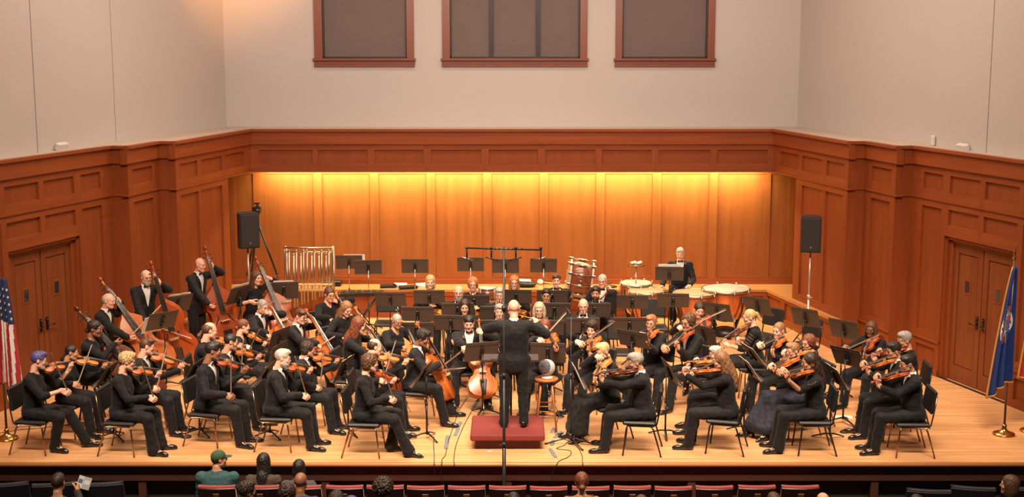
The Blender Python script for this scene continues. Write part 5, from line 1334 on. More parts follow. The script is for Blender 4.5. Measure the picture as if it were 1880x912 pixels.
bassist((471, 497), -40, d, 'person in black short sleeved dress with long straight brown hair, bass neck across the face', W_(hair='long', hairc='brown', skin='fair', sleeve='elbow'), end=(.95, -.14), scroll=(467, 477), lh=(486, 507), frog=(466, 556), tip=(535, 552), var='red', var_label='gleaming reddish', face=-60)

# ---------------------------------------------------------------- winds
wind((790, 505), -90, 'horn', 'the blond horn player', 'person with straight blond bob in black, back row on the left behind a music stand', W_(hair='bob', hairc='blond', skin='fair'))
wind((868, 509), -90, 'horn', 'the horn player with a ginger bob', 'person with fluffy ginger bob and glasses in black, back row beside the small drum', W_(hair='curlybob', hairc='red', skin='pink', glasses=True))
wind((944, 506), -90, 'horn', 'the horn player with long red hair', 'person with long wavy red hair and glasses in black, back row behind the conductor', W_(hair='long', hairc='red', skin='pink', glasses=True))
wind((842, 523), -90, None, 'the bald bearded man in the winds', 'person in dark suit, bald with glasses and short grey beard, behind the pale faced woman', T(hair=None, beard='beard', hairc='grey', skin='pink', glasses=True, brow='grey'), sc=1.05)
wind((853, 549), -88, None, 'the pale woman with long dark hair', 'person in black with long dark hair looking down, bare forearm on the lap', W_(hair='long', hairc='dark', skin='fair', sleeve='elbow'), hpitch=-16)
wind((917, 528), -90, 'clarinet', 'the silver haired man left of the conductor', 'person in tuxedo with silver hair and glasses playing clarinet, just left of the conductor', T(hair='volume', hairc='silver', skin='pink', glasses=True))
wind((917, 557), -90, 'clarinet', 'the grey haired player half hidden by the conductor', 'person with short grey hair, face half hidden behind the conductor and the tall black pole', T(hair='short', hairc='grey', skin='pink'))
wind((990, 555), -92, 'clarinet', 'the woman with long silver blond hair', 'person with long silver blond hair and glasses in black, right of the conductor', W_(hair='longbob', hairc='ash', skin='pink', glasses=True))
wind((1003, 529), -92, 'clarinet', 'the smiling dark haired man with glasses', 'person in tuxedo with dark hair and glasses behind a stand, in front of a bassoonist', T(hair='short', hairc='black', skin='tan', glasses=True))
wind((1022, 502), -95, 'bassoon', 'the brown haired bassoonist', 'person in tuxedo with swept brown hair beside the tilted bass drum, bassoon before him', T(hair='side', hairc='brown', skin='fair'), bell=(1029, 526), wide=1.06)
wind((1071, 548), -95, 'clarinet', 'the bald man with glasses', 'person in dark suit, bald with glasses, clarinet behind a wide stand right of the conductor', T(hair=None, hairc='grey', skin='pink', glasses=True, brow='grey'))
wind((1094, 525), -100, 'clarinet', 'the dark bearded man', 'person in tuxedo with dark hair and dark beard, in front of the white haired bassoonist', T(hair='volume', hairc='dark', beard='beard', skin='tan'))
wind((1106, 503), -102, 'bassoon', 'the white haired bassoonist', 'person in tuxedo with cropped white hair and glasses, right of the tilted bass drum', T(hair='buzz', hairc='white', skin='pink', glasses=True), bell=(1122, 530), wide=1.05)

# ---------------------------------------------------------------- violas and second violins, right of the podium
d = 'the red haired player peering past the conductor'
upper_string((1000, 586), -112, d, 'person with dark red hair, viola raised, seated just right of the conductor', W_(hair='bob', hairc='auburn', skin='pink', shoes='flat', topname='jacket'), scroll=(1024, 637), frog=(992, 627), tip=(1039, 575), kind='viola', var='amber', hyaw=20)
d = 'the curly brown haired young man'
upper_string((1087, 589), -132, d, 'person in tuxedo with big brown curls bowing a viola, behind the short blond woman', T(hair='curly', hairc='dark', skin='fair'), scroll=(1084, 657), frog=(1066, 634), tip=(1127, 591), kind='viola', var='amber', hyaw=20)
d = 'the short blond woman in a long black skirt'
upper_string((1107, 628), -158, d, 'person with short blond hair and long black skirt, viola down, beside the grey haired man', W_(hair='side', hairc='blond', skin='fair', legs='skirt', topname='blouse'), scroll=(1090, 704), frog=(1096, 664), kind='viola', var='honey', hyaw=10, hpitch=-18, chair='black')
d = 'the grey haired man right of the podium'
upper_string((1167, 647), 172, d, 'person in black suit with wavy grey hair, seen from behind right of the podium', dict(outfit='tux', hair='volume', hairc='grey', skin='tan'), scroll=(1092, 690), lh=None, kind='viola', var='dark', hyaw=14, chair='black', spread=.16)
d = 'the ginger haired man with glasses'
upper_string((1196, 577), -135, d, 'person in tuxedo with short ginger hair and glasses, violin pointed down, behind a slanted stand', T(hair='side', hairc='ginger', skin='pink', glasses=True), scroll=(1187, 630), frog=(1180, 620), tip=(1208, 592), var='amber', hyaw=20)
d = 'the wavy haired man with a long bow stroke'
upper_string((1263, 575), -150, d, 'person in tuxedo with tousled brown grey hair, bow raised high across the violin', T(hair='curlybob', hairc='brown', skin='tan', glasses=True), scroll=(1238, 637), frog=(1221, 640), tip=(1319, 567), var='red', hyaw=16, spread=.17, sc=1.09)
d = 'the dark haired woman below the kettledrums'
upper_string((1284, 555), -100, d, 'person in black with dark hair looking down at a viola, below the large kettledrum', W_(hair='lowbun', hairc='dark', skin='fair', topname='jacket'), scroll=(1302, 614), kind='viola', var='red', hyaw=16, hpitch=-18)
d = 'the blond woman with sheer sleeves'
upper_string((1376, 567), 172, d, 'person with blond ponytail and sheer striped sleeves, violin held out left, below the right loudspeaker', W_(hair='ponytail', hairc='blond', skin='fair', toplab='black top with sheer sleeves', sleeve='elbow', bands=True), scroll=(1318, 632), frog=(1352, 628), tip=(1346, 577), var='dark', hyaw=10, chair='bronze')
d = 'the white haired player hidden behind long wavy hair'
upper_string((1314, 635), 168, d, 'person with white hair mostly hidden behind the player with very long wavy hair', dict(outfit='knit', hair='volume', hairc='white', skin='fair', topname='jacket'), scroll=(1253, 668), frog=(1278, 664), tip=(1330, 640), var='honey', chair=None, sc=.88)
d = 'the woman with very long wavy hair'
upper_string((1323, 645), 164, d, 'person in black with very long wavy light brown hair, seen from behind, front row', W_(hair='verylong', hairc='lightbrown', skin='fair', topname='blouse', shoes='flat', toplab='black blouse'), scroll=(1244, 686), lh=(1262, 690), kind='violin', var='amber', hyaw=10, chair='black')
d = 'the girl with a light brown ponytail'
upper_string((1430, 591), -150, d, 'person with light brown ponytail in black, long bow pointing up right, beneath an empty chair', W_(hair='ponytail', hairc='dirty', skin='fair', topname='jacket'), scroll=(1416, 649), frog=(1396, 636), tip=(1458, 606), var='amber', hyaw=14)
d = 'the player with a short sandy fringe'
upper_string((1456, 628), -164, d, 'person with short sandy hair and long navy skirt, bow pointing up right, front right', W_(hair='side', hairc='dirty', skin='pink', legs='skirt', skirtmat=mat('navy_wool', (0.012, 0.014, 0.028), 0.8, bump=.1, scale=(30, 30, 30))), scroll=(1420, 683), frog=(1417, 674), tip=(1471, 637), kind='viola', var='amber', hyaw=10, chair='bronze', feet=[(.70, .0), (.55, -.22)], sc=.94)
d = 'the red brown haired player behind the sandy fringed one'
upper_string((1484, 614), -166, d, 'person with full red brown hair and glasses, half hidden between two players on the right', W_(hair='curlybob', hairc='auburn', skin='pink', glasses=True, shoes='flat'), scroll=(1432, 662), frog=(1440, 650), tip=(1478, 625), var='honey', chair='bronze', sc=.95)
d = 'the long dark haired woman with the jewelled sleeve'
upper_string((1486, 647), 178, d, 'person with long dark hair and short sleeved black top, front row, bow across violin', W_(hair='verylong', hairc='dark', skin='tan', sleeve='short', jewels=True, topname='blouse', shoes='flat', toplab='black top with small gold jewels on the shoulder', flare=1.25), scroll=(1441, 694), frog=(1438, 685), tip=(1493, 671), lh=(1448, 698), var='amber', hyaw=10, chair='black')
d = 'the woman in glasses near the right wall'
upper_string((1600, 590), -138, d, 'person with brown shoulder length hair and glasses, black clothes, violin down, near the right wall', W_(hair='longbob', hairc='brown', skin='brown', glasses=True, belly=1.2, shoes='flat', topname='sweater'), scroll=(1584, 660), frog=(1553, 642), tip=(1615, 614), var='red', hyaw=14, spread=.17, sc=.93)
d = 'the grey haired man beneath the right panelling'
upper_string((1661, 608), 176, d, 'person in black with short grey hair, last row by the right wall, seen from behind', dict(outfit='knit', hair='volume', hairc='grey', skin='tan', topname='jacket'), scroll=(1590, 655), var='cherry', hyaw=16, chair='black')
d = 'the middle man of the right trio'
upper_string((1641, 627), 178, d, 'person in black with short black hair and glasses, middle player of the right trio', dict(outfit='tux', hair='volume', hairc='black', skin='tan', glasses=True), scroll=(1582, 680), var='amber', hyaw=16, chair='bronze')
d = 'the front man of the right trio'
upper_string((1666, 650), 178, d, 'person in black suit with cropped black hair and glasses, rightmost front player with violin lowered', dict(outfit='tux', hair='short', hairc='black', skin='tan', glasses=True), scroll=(1599, 704), var='cherry', hyaw=14, chair='bronze', spread=.10)

# ---------------------------------------------------------------- conductor
R = put_rig(943, 549, 92, 'stand', fz=.22, lean=2, hyaw=4, hpitch=2, wide=1.12, sc=1.0)
R.knees = []; legs_default(R)
R.ankles = [R.loc + R.r * .13 - R.f * .0 + UP * .10, R.loc - R.r * .13 + UP * .10]; R.knees = [R.loc + R.r * .12 + R.f * .03 + UP * .5, R.loc - R.r * .12 + R.f * .03 + UP * .5]
WR = near_pt(986, 596, R.SR + R.f * .32 + R.r * .25); WL = near_pt(903, 606, R.SL + R.f * .38 - R.r * .05)
arms(R, WR, WL, poleR=R.r * 1.0 - UP * .6, poleL=-R.r * 1.2 - UP * .15)
R.EL = near_pt(893, 603, R.EL); 
hand(R, 'R', R.f * .3 + UP * .7 - R.r * .2, R.f * .6 - R.r * .5, 'grip'); hand(R, 'L', R.f * .8 + UP * .3 + R.r * .2, -UP, 'relax')
person(R, 'person standing with back turned on the red podium, bald, black tailcoat, arms raised to conduct', dict(outfit='tux', hair=None, brow='grey', skin='pink', belly=1.12, head='heavy'))
F = R.WR + R.f * .06 + UP * .06; Tt = at_dist(952, 578, F, .38, F - R.r * .3 + R.f * .2)
mb = MB(); b = norm(Tt - F); mb.tube([F - b * .05, F, Tt], [.006, .004, .0025], 6); bt = mb.build('baton', mat('white_baton', (0.75, 0.72, 0.66), 0.4)); tag(bt, 'thin white baton in the raised right hand of the conductor', 'baton')
mb = MB(); mb.ball((F - b * .06), (.014, .014, .014), 10); part(mb, 'grip', mat('cork', (0.45, 0.25, 0.11), 0.8), bt)
# ---------------------------------------------------------------- timpanist
R = put_rig(1249, 454, -92, 'seat', lean=5, hyaw=-10, hpitch=-12, seat=.63); legs_default(R, .15, .40, .0); R.ankles = [a + UP * .12 for a in R.ankles]; R.footz = [.12, .12]
WR = near_pt(1216, 524, R.P + R.f * .38 + R.r * .33 + UP * .14); WL = near_pt(1266, 523, R.P + R.f * .36 - R.r * .17 + UP * .13); arms(R, WR, WL); hand(R, 'R', R.f * .7 + R.r * .4 - UP * .1, -UP, 'flat'); hand(R, 'L', R.f * .8 + R.r * .2 - UP * .1, -UP, 'flat')
person(R, 'person in tuxedo with white hair behind the kettledrums, both hands resting on the drumheads', T(hair='short', hairc='white', skin='pink', glasses=False))
chair_for(R, 'the white haired timpanist', z=.63, stool='black'); TIMP_Y = R.loc[1]
# ================================================================== MUSIC STANDS
def sp(n): return {'label': n}
GB = 'tall music stands of the percussion row'
for px, lab, pp in (((641, 481), 'tall black music stand with a pale page, leftmost of the back row', {'w': .40, 'off': .10, 'staves': False, 'label': 'pale page sticking out of the leftmost tall back stand'}),
                    ((676, 490), 'tall black music stand above the small mallet instrument', None), ((762, 488), 'tall black music stand directly above the blond horn player', None),
                    ((864, 485), 'tall black music stand above the ginger bobbed horn player', None), ((928, 488), 'tall black music stand right behind the microphone pole', None),
                    ((998, 487), 'tall black music stand beside the black bag on the ledge', None)):
    music_stand(lab, px, 90 + (8 if px[0] in (676,) else -4 if px[0] == 928 else 0), z=1.15, tilt=12, w=.50, h=.28, paper=pp, group=GB, pl=M_CHROME)
music_stand('black music stand before the white haired timpanist', (1229, 502), 84, z=1.14, tilt=14, h=.27, paper={'w': .40, 'up': .03, 'staves': False, 'label': 'music on the stand before the timpanist'})
for px, hd, lab, z in (((717, 549), 84, 'wide black music stand in front of the empty chair left of the winds', 1.02), ((788, 545), 90, 'black music stand in front of the blond horn player', 1.04), ((870, 554), 92, 'black music stand in front of the ginger bobbed horn player', .97),
                       ((948, 544), 84, 'black music stand in front of the long red haired horn player', 1.04), ((767, 576), 90, 'black music stand between the silver haired cellist and the blond horn player', 1.0), ((828, 592), 84, 'wide black music stand in front of the pale dark haired woman', 1.0),
                       ((765, 605), 90, 'low black music stand behind the young curly haired cellist', .96), ((840, 569), 90, 'black music stand in front of the bald bearded man', 1.02), ((911, 575), 90, 'black music stand in front of the silver haired man with glasses', 1.02), ((894, 601), 90, 'black music stand at the raised left arm of the conductor', 1.08),
                       ((1014, 545), 90, 'black music stand in front of the brown haired bassoonist', 1.04), ((1018, 569), 86, 'black music stand in front of the smiling dark haired man', 1.09), ((1091, 569), 92, 'black music stand in front of the dark bearded man', 1.02), ((1070, 597), 91, 'wide black music stand in front of the bald man with glasses', 1.0), ((1004, 601), 88, 'black music stand in front of the woman with long silver blond hair', .98),
                       ((1161, 554), 84, 'black music stand below the leftmost kettledrum', 1.02), ((1236, 551), 84, 'black music stand below the timpanist', 1.02), ((1156, 596), 88, 'low black music stand beside the ginger haired man', .98), ((1163, 622), 52, 'slanted black music stand above the grey haired man right of the podium', 1.05)):
    music_stand(lab, px, hd, z=z, tilt=22, w=.52, h=.275)
for px, hd, lab, z, tl, pp in (
        ((1317, 572), 52, 'black music stand below the largest kettledrum', 1.0, 22, None), ((1391, 561), 46, 'black music stand in front of the empty chair below the right loudspeaker', 1.0, 22, None), ((1479, 582), 44, 'black music stand at the foot of the right loudspeaker pole', 1.0, 22, None),
        ((1550, 604), 44, 'black music stand next to the panelled right wall', 1.0, 22, None), ((1556, 655), 40, 'black music stand in front of the woman in glasses near the right wall', .95, 30, None),
        ((1291, 614), 35, 'black music stand behind the wavy haired man', .95, 24, None), ((1230, 682), 8, 'black music stand seen edge on before the player with very long wavy hair', .90, 24, None),
        ((1382, 650), 12, 'tilted music stand before the girl with the light brown ponytail', .90, 38, sp('open music before the girl with the light brown ponytail')), ((1375, 676), 8, 'tilted music stand before the jewelled sleeve player', .90, 34, sp('open music before the player with the jewelled sleeve')),
        ((1534, 690), 8, 'tilted music stand before the trio by the right door', .88, 30, sp('open music before the trio by the right door')), ((1059, 688), 6, 'tilted music stand beside the round fan', .88, 24, sp('white music before the grey haired man right of the podium')),
        ((197, 686), 176, 'tilted music stand between the dark ponytailed and curly blond players', .90, 32, None), ((356, 680), 174, 'tilted music stand left of the dark quiffed man', .90, 30, None), ((486, 686), 174, 'tilted music stand left of the white bearded man', .88, 32, None),
        ((631, 676), 166, 'tilted music stand with open pages between the bearded man and the curly haired woman', .92, 24, sp('open pages between the bearded man and the curly haired woman')), ((776, 686), 168, 'tilted music stand right of the curly haired woman', .90, 30, None),
        ((884, 645), 108, 'black music stand in front of the cellist facing the hall', .92, 24, None), ((1006, 647), 82, 'black music stand between the podium and the round fan', .92, 20, None),
        ((512, 622), 158, 'large dark music stand left of the brown haired cellist', .98, 18, None), ((508, 650), 166, 'dark music stand behind the white bearded man', .85, 18, None),
        ((326, 557), 134, 'slanted music stand before the tall bearded bassist', 1.12, 28, {'w': .40, 'up': .04, 'staves': False, 'label': 'music on the stand before the tall bearded bassist'}), ((298, 588), 134, 'slanted music stand before the white haired bassist', 1.05, 28, {'w': .34, 'off': -.14, 'up': -.06, 'staves': False, 'label': 'white page hanging off the stand of the white haired bassist'}),
        ((437, 541), 152, 'slanted music stand before the tall bald bassist', 1.12, 26, {'w': .40, 'up': .05, 'staves': False, 'label': 'music on the stand before the tall bald bassist'}), ((521, 533), 100, 'black music stand before the straight haired bassist', 1.08, 18, {'w': .34, 'up': .035, 'staves': False, 'label': 'music on the stand before the straight haired bassist'})):
    music_stand(lab, px, hd, z=z, tilt=tl, w=.50, paper=pp)

# ================================================================== EMPTY CHAIRS
for px, z, hd, lab in (((712, 590), .455, -90, 'empty black chair facing the hall, left of the silver haired cellist'), ((1201, 598), .455, -90, 'empty black chair below the kettledrums behind the ginger haired man'), ((1139, 643), .455, -95, 'empty black chair between the curly haired young man and the ginger haired man'),
                       ((1402, 614), .455, -140, 'empty black chair behind the blond woman with sheer sleeves'), ((1470, 632), .455, -150, 'empty black chair at the foot of the right loudspeaker')):
    p = at_z(px[0], px[1], z); ch = get('chairblack', build_chair, M_LEGBLACK); ch.location = (p[0], p[1], 0); ch.rotation_euler = (0, 0, math.radians(hd) - math.pi / 2); tag(ch, lab, 'chair', 'black padded orchestra chairs')

# ================================================================== PODIUM, CONDUCTOR'S DESK
M_PODIUM = mat('red_carpet', (0.17, 0.022, 0.018), 0.85, var=.15, scale=(40, 40, 40), bump=.3)
c = at_z(932, 782, .2); pod = empty('podium', (c[0], c[1], 0)); tag(pod, 'low red carpeted podium under the conductor', 'podium')
mb = MB(); mb.rbox((0, 0, .175), (.98, .92, .09), .02); part(mb, 'platform', M_PODIUM, pod)
mb = MB(); mb.box((0, .02, .066), (.84, .76, .13)); part(mb, 'base', mat('dark_red_base', (0.09, 0.016, 0.012), .7), pod)
p = at_y(938, 656, c[1] + .62); cs = empty('conductor_stand', (p[0], p[1], 0)); tag(cs, 'wide black flat topped stand right in front of the conductor', 'music stand'); z = p[2]; a = math.radians(6); Rm = np.array([[1, 0, 0], [0, math.cos(a), -math.sin(a)], [0, math.sin(a), math.cos(a)]])
mb = MB(); mb.rbox((0, 0, z), (.76, .26, .012), .004, Rm); mb.box((0, -.13, z - .02), (.76, .012, .03)); part(mb, 'desk', M_STAND, cs)
mb = MB(); mb.cyl((0, 0, .05), (0, 0, z - .01), .016); part(mb, 'pole', M_STANDPOLE, cs)
for k in range(3): b = k * 2.094 + .5; mb = MB(); mb.tube([(0, 0, .09), (.25 * math.cos(b), .25 * math.sin(b), .012)], [.018, .013], 6); part(mb, 'leg', M_STANDPOLE, cs)
mb = MB()
for sx in (-1, 1): mb.box((p[0] + sx * .145, p[1], z + .012), (.27, .20, .006), Rm)
sc_ = mb.build('score', mat('score_cover', (.05, .05, .055), .6)); tag(sc_, 'dark covered conductor score lying on the wide flat stand', 'sheet music')
# fan on wooden stool
p = at_z(1003, 693, .74); st = build_stool(.74, 'wood'); st.location = (p[0], p[1], 0); tag(st, 'reddish wooden bar stool beside the podium, carrying the round fan', 'stool', 'tall stools')
fn = empty('desk_fan', (p[0] + .01, p[1], .74)); tag(fn, 'small white globe shaped fan on the wooden stool', 'fan'); M_FW = mat('white_plastic', (0.62, 0.60, 0.58), .35)
mb = MB(); mb.lathe([(0, 0), (.085, 0), (.088, .012), (.07, .022), (.05, .05), (0, .06)], n=24); part(mb, 'base', M_FW, fn)
mb = MB(); mb.ball((0, 0, .145), .112, 24); part(mb, 'housing', M_FW, fn)
dirn = norm([-.55, -.75, .25]); Rg = frame3(np.cross(dirn, [0, 0, 1.]), dirn)
mb = MB()
for q, r_ in ((.066, .096), (.090, .074), (.105, .050), (.113, .026)): mb.torus(np.array([0, 0, .145]) + dirn * q, r_, .004, Rg, 24, 5)
for k in range(12): b = k * math.pi / 6; mb.tube([np.array([0, 0, .145]) + Rg @ np.array([math.cos(b) * r_, math.sin(b) * r_, h]) for r_, h in ((.01, .117), (.05, .107), (.09, .076))], .0022, 4)
part(mb, 'grille', mat('grey_plastic', (0.30, 0.30, 0.32), .4), fn)
mb = MB(); mb.lathe([(.1135 * math.sin(t), .1135 * math.cos(t)) for t in np.linspace(.02, .88, 9)] + [(.09, .066), (0, .06)], n=28, R=Rg, c=np.array([0, 0, .145])); part(mb, 'front_face', mat('dark_grille', (.10, .10, .11), .5), fn, 'grey round front')
# tripod microphone stand right of the podium
p = at_z(1047, 815, 0); ms = empty('microphone_stand', (p[0], p[1], 0)); tag(ms, 'thin black tripod microphone stand at the stage front right of the podium', 'microphone stand')
mb = MB(); mb.cyl((0, 0, .06), (0, 0, 1.75), .009); mb.cyl((0, 0, .06), (0, 0, .95), .013); part(mb, 'pole', M_BLACK, ms)
mb = MB(); mb.cyl((0, 0, .07), (0, 0, .15), .028); mb.cyl((0, 0, .90), (0, 0, .97), .02); part(mb, 'collar', M_BLACK, ms)
for b in (3.2, -.15, -1.1): mb = MB(); mb.tube([(0, 0, .10), (.33 * math.cos(b), .33 * math.sin(b), .012)], .010, 6); mb.ball((.33 * math.cos(b), .33 * math.sin(b), .014), .015, 8); part(mb, 'leg', M_BLACK, ms)
mb = MB(); mb.tube([(0, 0, 1.74), (-.03, .05, 1.80), (-.06, .14, 1.82)], [.010, .014, .012], 10); part(mb, 'microphone', M_BLACK, ms)
# tall microphone rig before the stage
YM = -.25; b0, t0 = at_y(926, 887, YM), at_y(925, 452, YM); mr = empty('microphone_rig', (t0[0], YM, -1.05)); tag(mr, 'very tall black pole with a crossbar of four microphones, in front of the stage', 'microphone stand'); zt = t0[2] + 1.05
mb = MB(); mb.cyl((0, 0, .05), (0, 0, zt), .013); mb.cyl((0, 0, .05), (0, 0, zt * .58), .018); mb.cyl((0, 0, .05), (0, 0, 1.35), .024)
for zz in (1.36, zt * .58, zt * .8): mb.cyl((0, 0, zz - .03), (0, 0, zz + .03), .028); mb.cyl((-.06, -.02, zz), (.0, 0, zz), .008)
part(mb, 'pole', M_BLACK, mr)
for k in range(3): a = k * 2.094 + .4; mb = MB(); mb.tube([(0, 0, .42), (.20 * math.cos(a), .20 * math.sin(a), .02)], .013, 6); part(mb, 'leg', M_BLACK, mr)
mb = MB(); l0, r0 = at_y(855, 453, YM), at_y(995, 457, YM); mb.tube([(l0[0] - t0[0], 0, zt - .02), (r0[0] - t0[0], 0, zt - .045)], .011, 8)
for i in range(9): x = -.22 + i * .055; mb.ball((x, 0, zt - .03), (.010, .018, .018), 8)
part(mb, 'crossbar', M_BLACK, mr)
for px, sx in ((857, -1), (902, 1), (947, -1), (993, 1)):
    x = at_y(px, 455, YM)[0] - t0[0]; mb = MB(); mb.cyl((x, 0, zt + .0), (x, 0, zt - .15), .010); mb.ball((x, 0, zt - .02), .02, 8); mb.ball((x, 0, zt - .15), .016, 8)
    hgr = part(mb, 'hanger', M_BLACK, mr); mb = MB(); e_ = -1 if px in (857, 902) else 1
    d_ = {857: 1, 902: 1, 947: -1, 993: -1}[px]
    mb.tube([(x - .07 * d_, .0, zt - .135), (x + .08 * d_, .0, zt - .175)], .010, 8); part(mb, 'microphone', M_CHROME if px in (857, 993) else mat('dark_grey_metal', (.05, .045, .04), .4, .6), hgr, 'slim silver microphone' if px in (857, 993) else None)

# ================================================================== PERCUSSION
kettledrum('largest copper kettledrum with white head, rightmost of the set', (1333, 529), .86, .86, M_WHITEHEAD)
kettledrum('copper kettledrum with tan head at the left hand of the timpanist', (1275, 537), .76, .82, M_SKINHEAD)
kettledrum('copper kettledrum with tan head at the right hand of the timpanist', (1187, 533), .66, .82, M_SKINHEAD)
kettledrum('smallest kettledrum with white head under the cymbal', (1168, 519), .60, .86, M_WHITEHEAD)
# suspended cymbal with white mallets on it
p = at_z(1168, 485, 1.22); cy = empty('cymbal_stand', (p[0], p[1], 0)); tag(cy, 'thin chrome stand with a small dark cymbal, left of the timpanist', 'cymbal')
mb = MB(); mb.cyl((0, 0, .3), (0, 0, 1.24), .010); mb.cyl((0, 0, .3), (0, 0, .8), .015)
part(mb, 'pole', M_CHROME, cy); mb = MB(); mb.cyl((0, 0, .98), (0, 0, 1.02), .03); part(mb, 'collar', M_CHROME, cy)
for k in range(3): a = k * 2.094; mb = MB(); mb.tube([(0, 0, .38), (.24 * math.cos(a), .24 * math.sin(a), .012)], .009, 6); part(mb, 'leg', M_CHROME, cy)
mb = MB(); mb.lathe([(0, 1.235), (.025, 1.232), (.04, 1.215), (.10, 1.212), (.165, 1.200), (.10, 1.208), (.03, 1.211), (0, 1.212)], n=28); part(mb, 'cymbal', mat('dark_bronze_plate', (.16, .10, .06), .35, .8), cy)
for i, (dx, dy) in enumerate(((-.07, 0), (-.02, .03), (.04, -.02), (.08, .02))):
    mb = MB(); v, q = surf([EL((0, 0, 0), (.032, .032, .03), k=0)], .006, noise=(.004, 160)); mb.addq(v, q); m_ = mb.build('mallet', mat('white_fleece', (.72, .68, .62), .95)); m_.location = (p[0] + dx, p[1] + dy, 1.245 + .004 * (i % 2)); tag(m_, 'white fleece mallet head lying on the small dark cymbal', 'mallet', 'white mallets on the cymbal')
    mb = MB(); mb.tube([(0, 0, 0), (.03 * (i - 1.5), .14, .0)], .004, 6); part(mb, 'stick', M_MAPLE, m_)
# bass drum tilted on its stand
p = at_y(1064, 513, 7.95); bd = empty('bass_drum', (p[0], p[1], 0)); tag(bd, 'big tilted bass drum with red wooden shell and chrome fittings, between the bassoonists', 'bass drum'); Rr = .36; hl = .215; aX = math.radians(-9); Rb = np.array([[math.cos(aX), 0, -math.sin(aX)], [0, 1, 0], [math.sin(aX), 0, math.cos(aX)]]).T
Rb = np.array([[0, 0, 1.], [0, 1, 0], [-1, 0, 0]]); cB, sB = math.cos(math.radians(9)), math.sin(math.radians(9)); Rt = np.array([[cB, 0, sB], [0, 1, 0], [-sB, 0, cB]]) @ Rb; cc = np.array([0, 0, p[2]])
M_SHELL = mat('mahogany_shell', (.17, .040, .016), .25, var=.25, scale=(12, 3, 3), coat=.5)
mb = MB(); mb.lathe([(Rr, -hl), (Rr, hl)], n=40, R=Rt, c=cc); part(mb, 'shell', M_SHELL, bd)
for sg in (-1, 1):
    mb = MB(); mb.lathe([(0, sg * hl * .99), (Rr * 1.0, sg * hl)], n=40, R=Rt, c=cc); part(mb, 'drumhead', mat('dark_drumhead', (.06, .045, .04), .5), bd)
    mb = MB(); mb.lathe([(Rr, sg * hl * 1.03), (Rr * 1.05, sg * hl * 1.03), (Rr * 1.05, sg * hl * .87), (Rr, sg * hl * .87)], n=40, R=Rt, c=cc); part(mb, 'hoop', mat('pale_hoop', (.50, .42, .34), .3, .3), bd)
for k in range(12):
    a = k * math.pi / 6 + .12; q = np.array([Rr * 1.06 * math.cos(a), Rr * 1.06 * math.sin(a), 0]); mb = MB(); mb.tube([cc + Rt @ (q + [0, 0, -hl * 1.05]), cc + Rt @ (q + [0, 0, hl * 1.05])], .007, 6); mb.tube([cc + Rt @ (q + [0, 0, -.07]), cc + Rt @ (q + [0, 0, .07])], .022, 8)
    for sg in (-1, 1): mb.rbox(cc + Rt @ (q * 1.01 + [0, 0, sg * hl]), (.05, .05, .07), .008, Rt)
    part(mb, 'tension_rod', M_CHROME, bd)
mb = MB()
for sx in (-1, 1):
    for sy in (-1, 1): mb.tube([(sx * .16, sy * .22, p[2] - .30), (sx * .22, -sy * .26, .02)], .012, 8)
part(mb, 'cradle', M_BLACK, bd)
mb = MB(); mb.rbox(cc + Rt @ np.array([-.0, 0, 0]) + np.array([.0, -.375, .02]), (.05, .012, .035), .004, Rt); part(mb, 'badge', M_CHROME, bd)
# snare drum
p = at_z(895, 527, .80); sn = empty('snare_drum', (p[0], p[1], 0)); tag(sn, 'small red drum with white head on a stand beside the ginger bobbed horn player', 'drum')
mb = MB(); mb.lathe([(.165, .56), (.165, .79)], n=30); part(mb, 'shell', M_SHELL, sn); mb = MB(); mb.lathe([(0, .80), (.165, .80), (.17, .79)], n=30); part(mb, 'drumhead', M_WHITEHEAD, sn)
for zz in (.57, .79): mb = MB(); mb.torus((0, 0, zz), .172, .010, None, 30, 6); part(mb, 'hoop', M_CHROME, sn)
mb = MB()
for k in range(8): a = k * math.pi / 4; mb.tube([(.178 * math.cos(a), .178 * math.sin(a), .57), (.178 * math.cos(a), .178 * math.sin(a), .79)], .006, 6); mb.ball((.176 * math.cos(a), .176 * math.sin(a), .68), .014, 8)
part(mb, 'lugs', M_CHROME, sn); mb = MB(); mb.cyl((0, 0, .2), (0, 0, .55), .013)
for k in range(3): a = k * 2.094 + .3; mb.tube([(0, 0, .32), (.26 * math.cos(a), .26 * math.sin(a), .012)], .009, 6); mb.tube([(0, 0, .48), (.17 * math.cos(a), .17 * math.sin(a), .56)], .008, 6)
part(mb, 'stand', M_CHROME, sn)
# tubular chimes
yC = 7.95; l0, r0 = at_y(524, 453, yC), at_y(611, 457, yC); cx = (l0[0] + r0[0]) / 2; wC = r0[0] - l0[0]; zT = l0[2]; ch = empty('tubular_chimes', (cx, yC, 0)); tag(ch, 'tall rack of silver tubular chimes with wooden damper rail near the back wall', 'chimes')
mb = MB()
for sx in (-1, 1): mb.tube([(sx * wC / 2, -.10, .03), (sx * wC / 2, -.10, zT - .05), (sx * wC / 2, -.07, zT), (sx * wC / 2, .10, zT)], .014, 8); mb.tube([(sx * wC / 2, .10, zT), (sx * wC / 2, .10, .03)], .013, 8); mb.tube([(sx * wC / 2, -.28, .03), (sx * wC / 2, .28, .03)], .016, 8)
mb.tube([(-wC / 2, -.10, zT), (wC / 2, -.10, zT)], .014, 8); mb.tube([(-wC / 2, .02, zT - .10), (wC / 2, .02, zT - .10)], .012, 8); mb.tube([(-wC / 2, .10, .12), (wC / 2, .10, .12)], .012, 8)
part(mb, 'frame', M_CHROME, ch)
M_TUBE = mat('chime_tube', (.42, .36, .31), .35, 1.0)
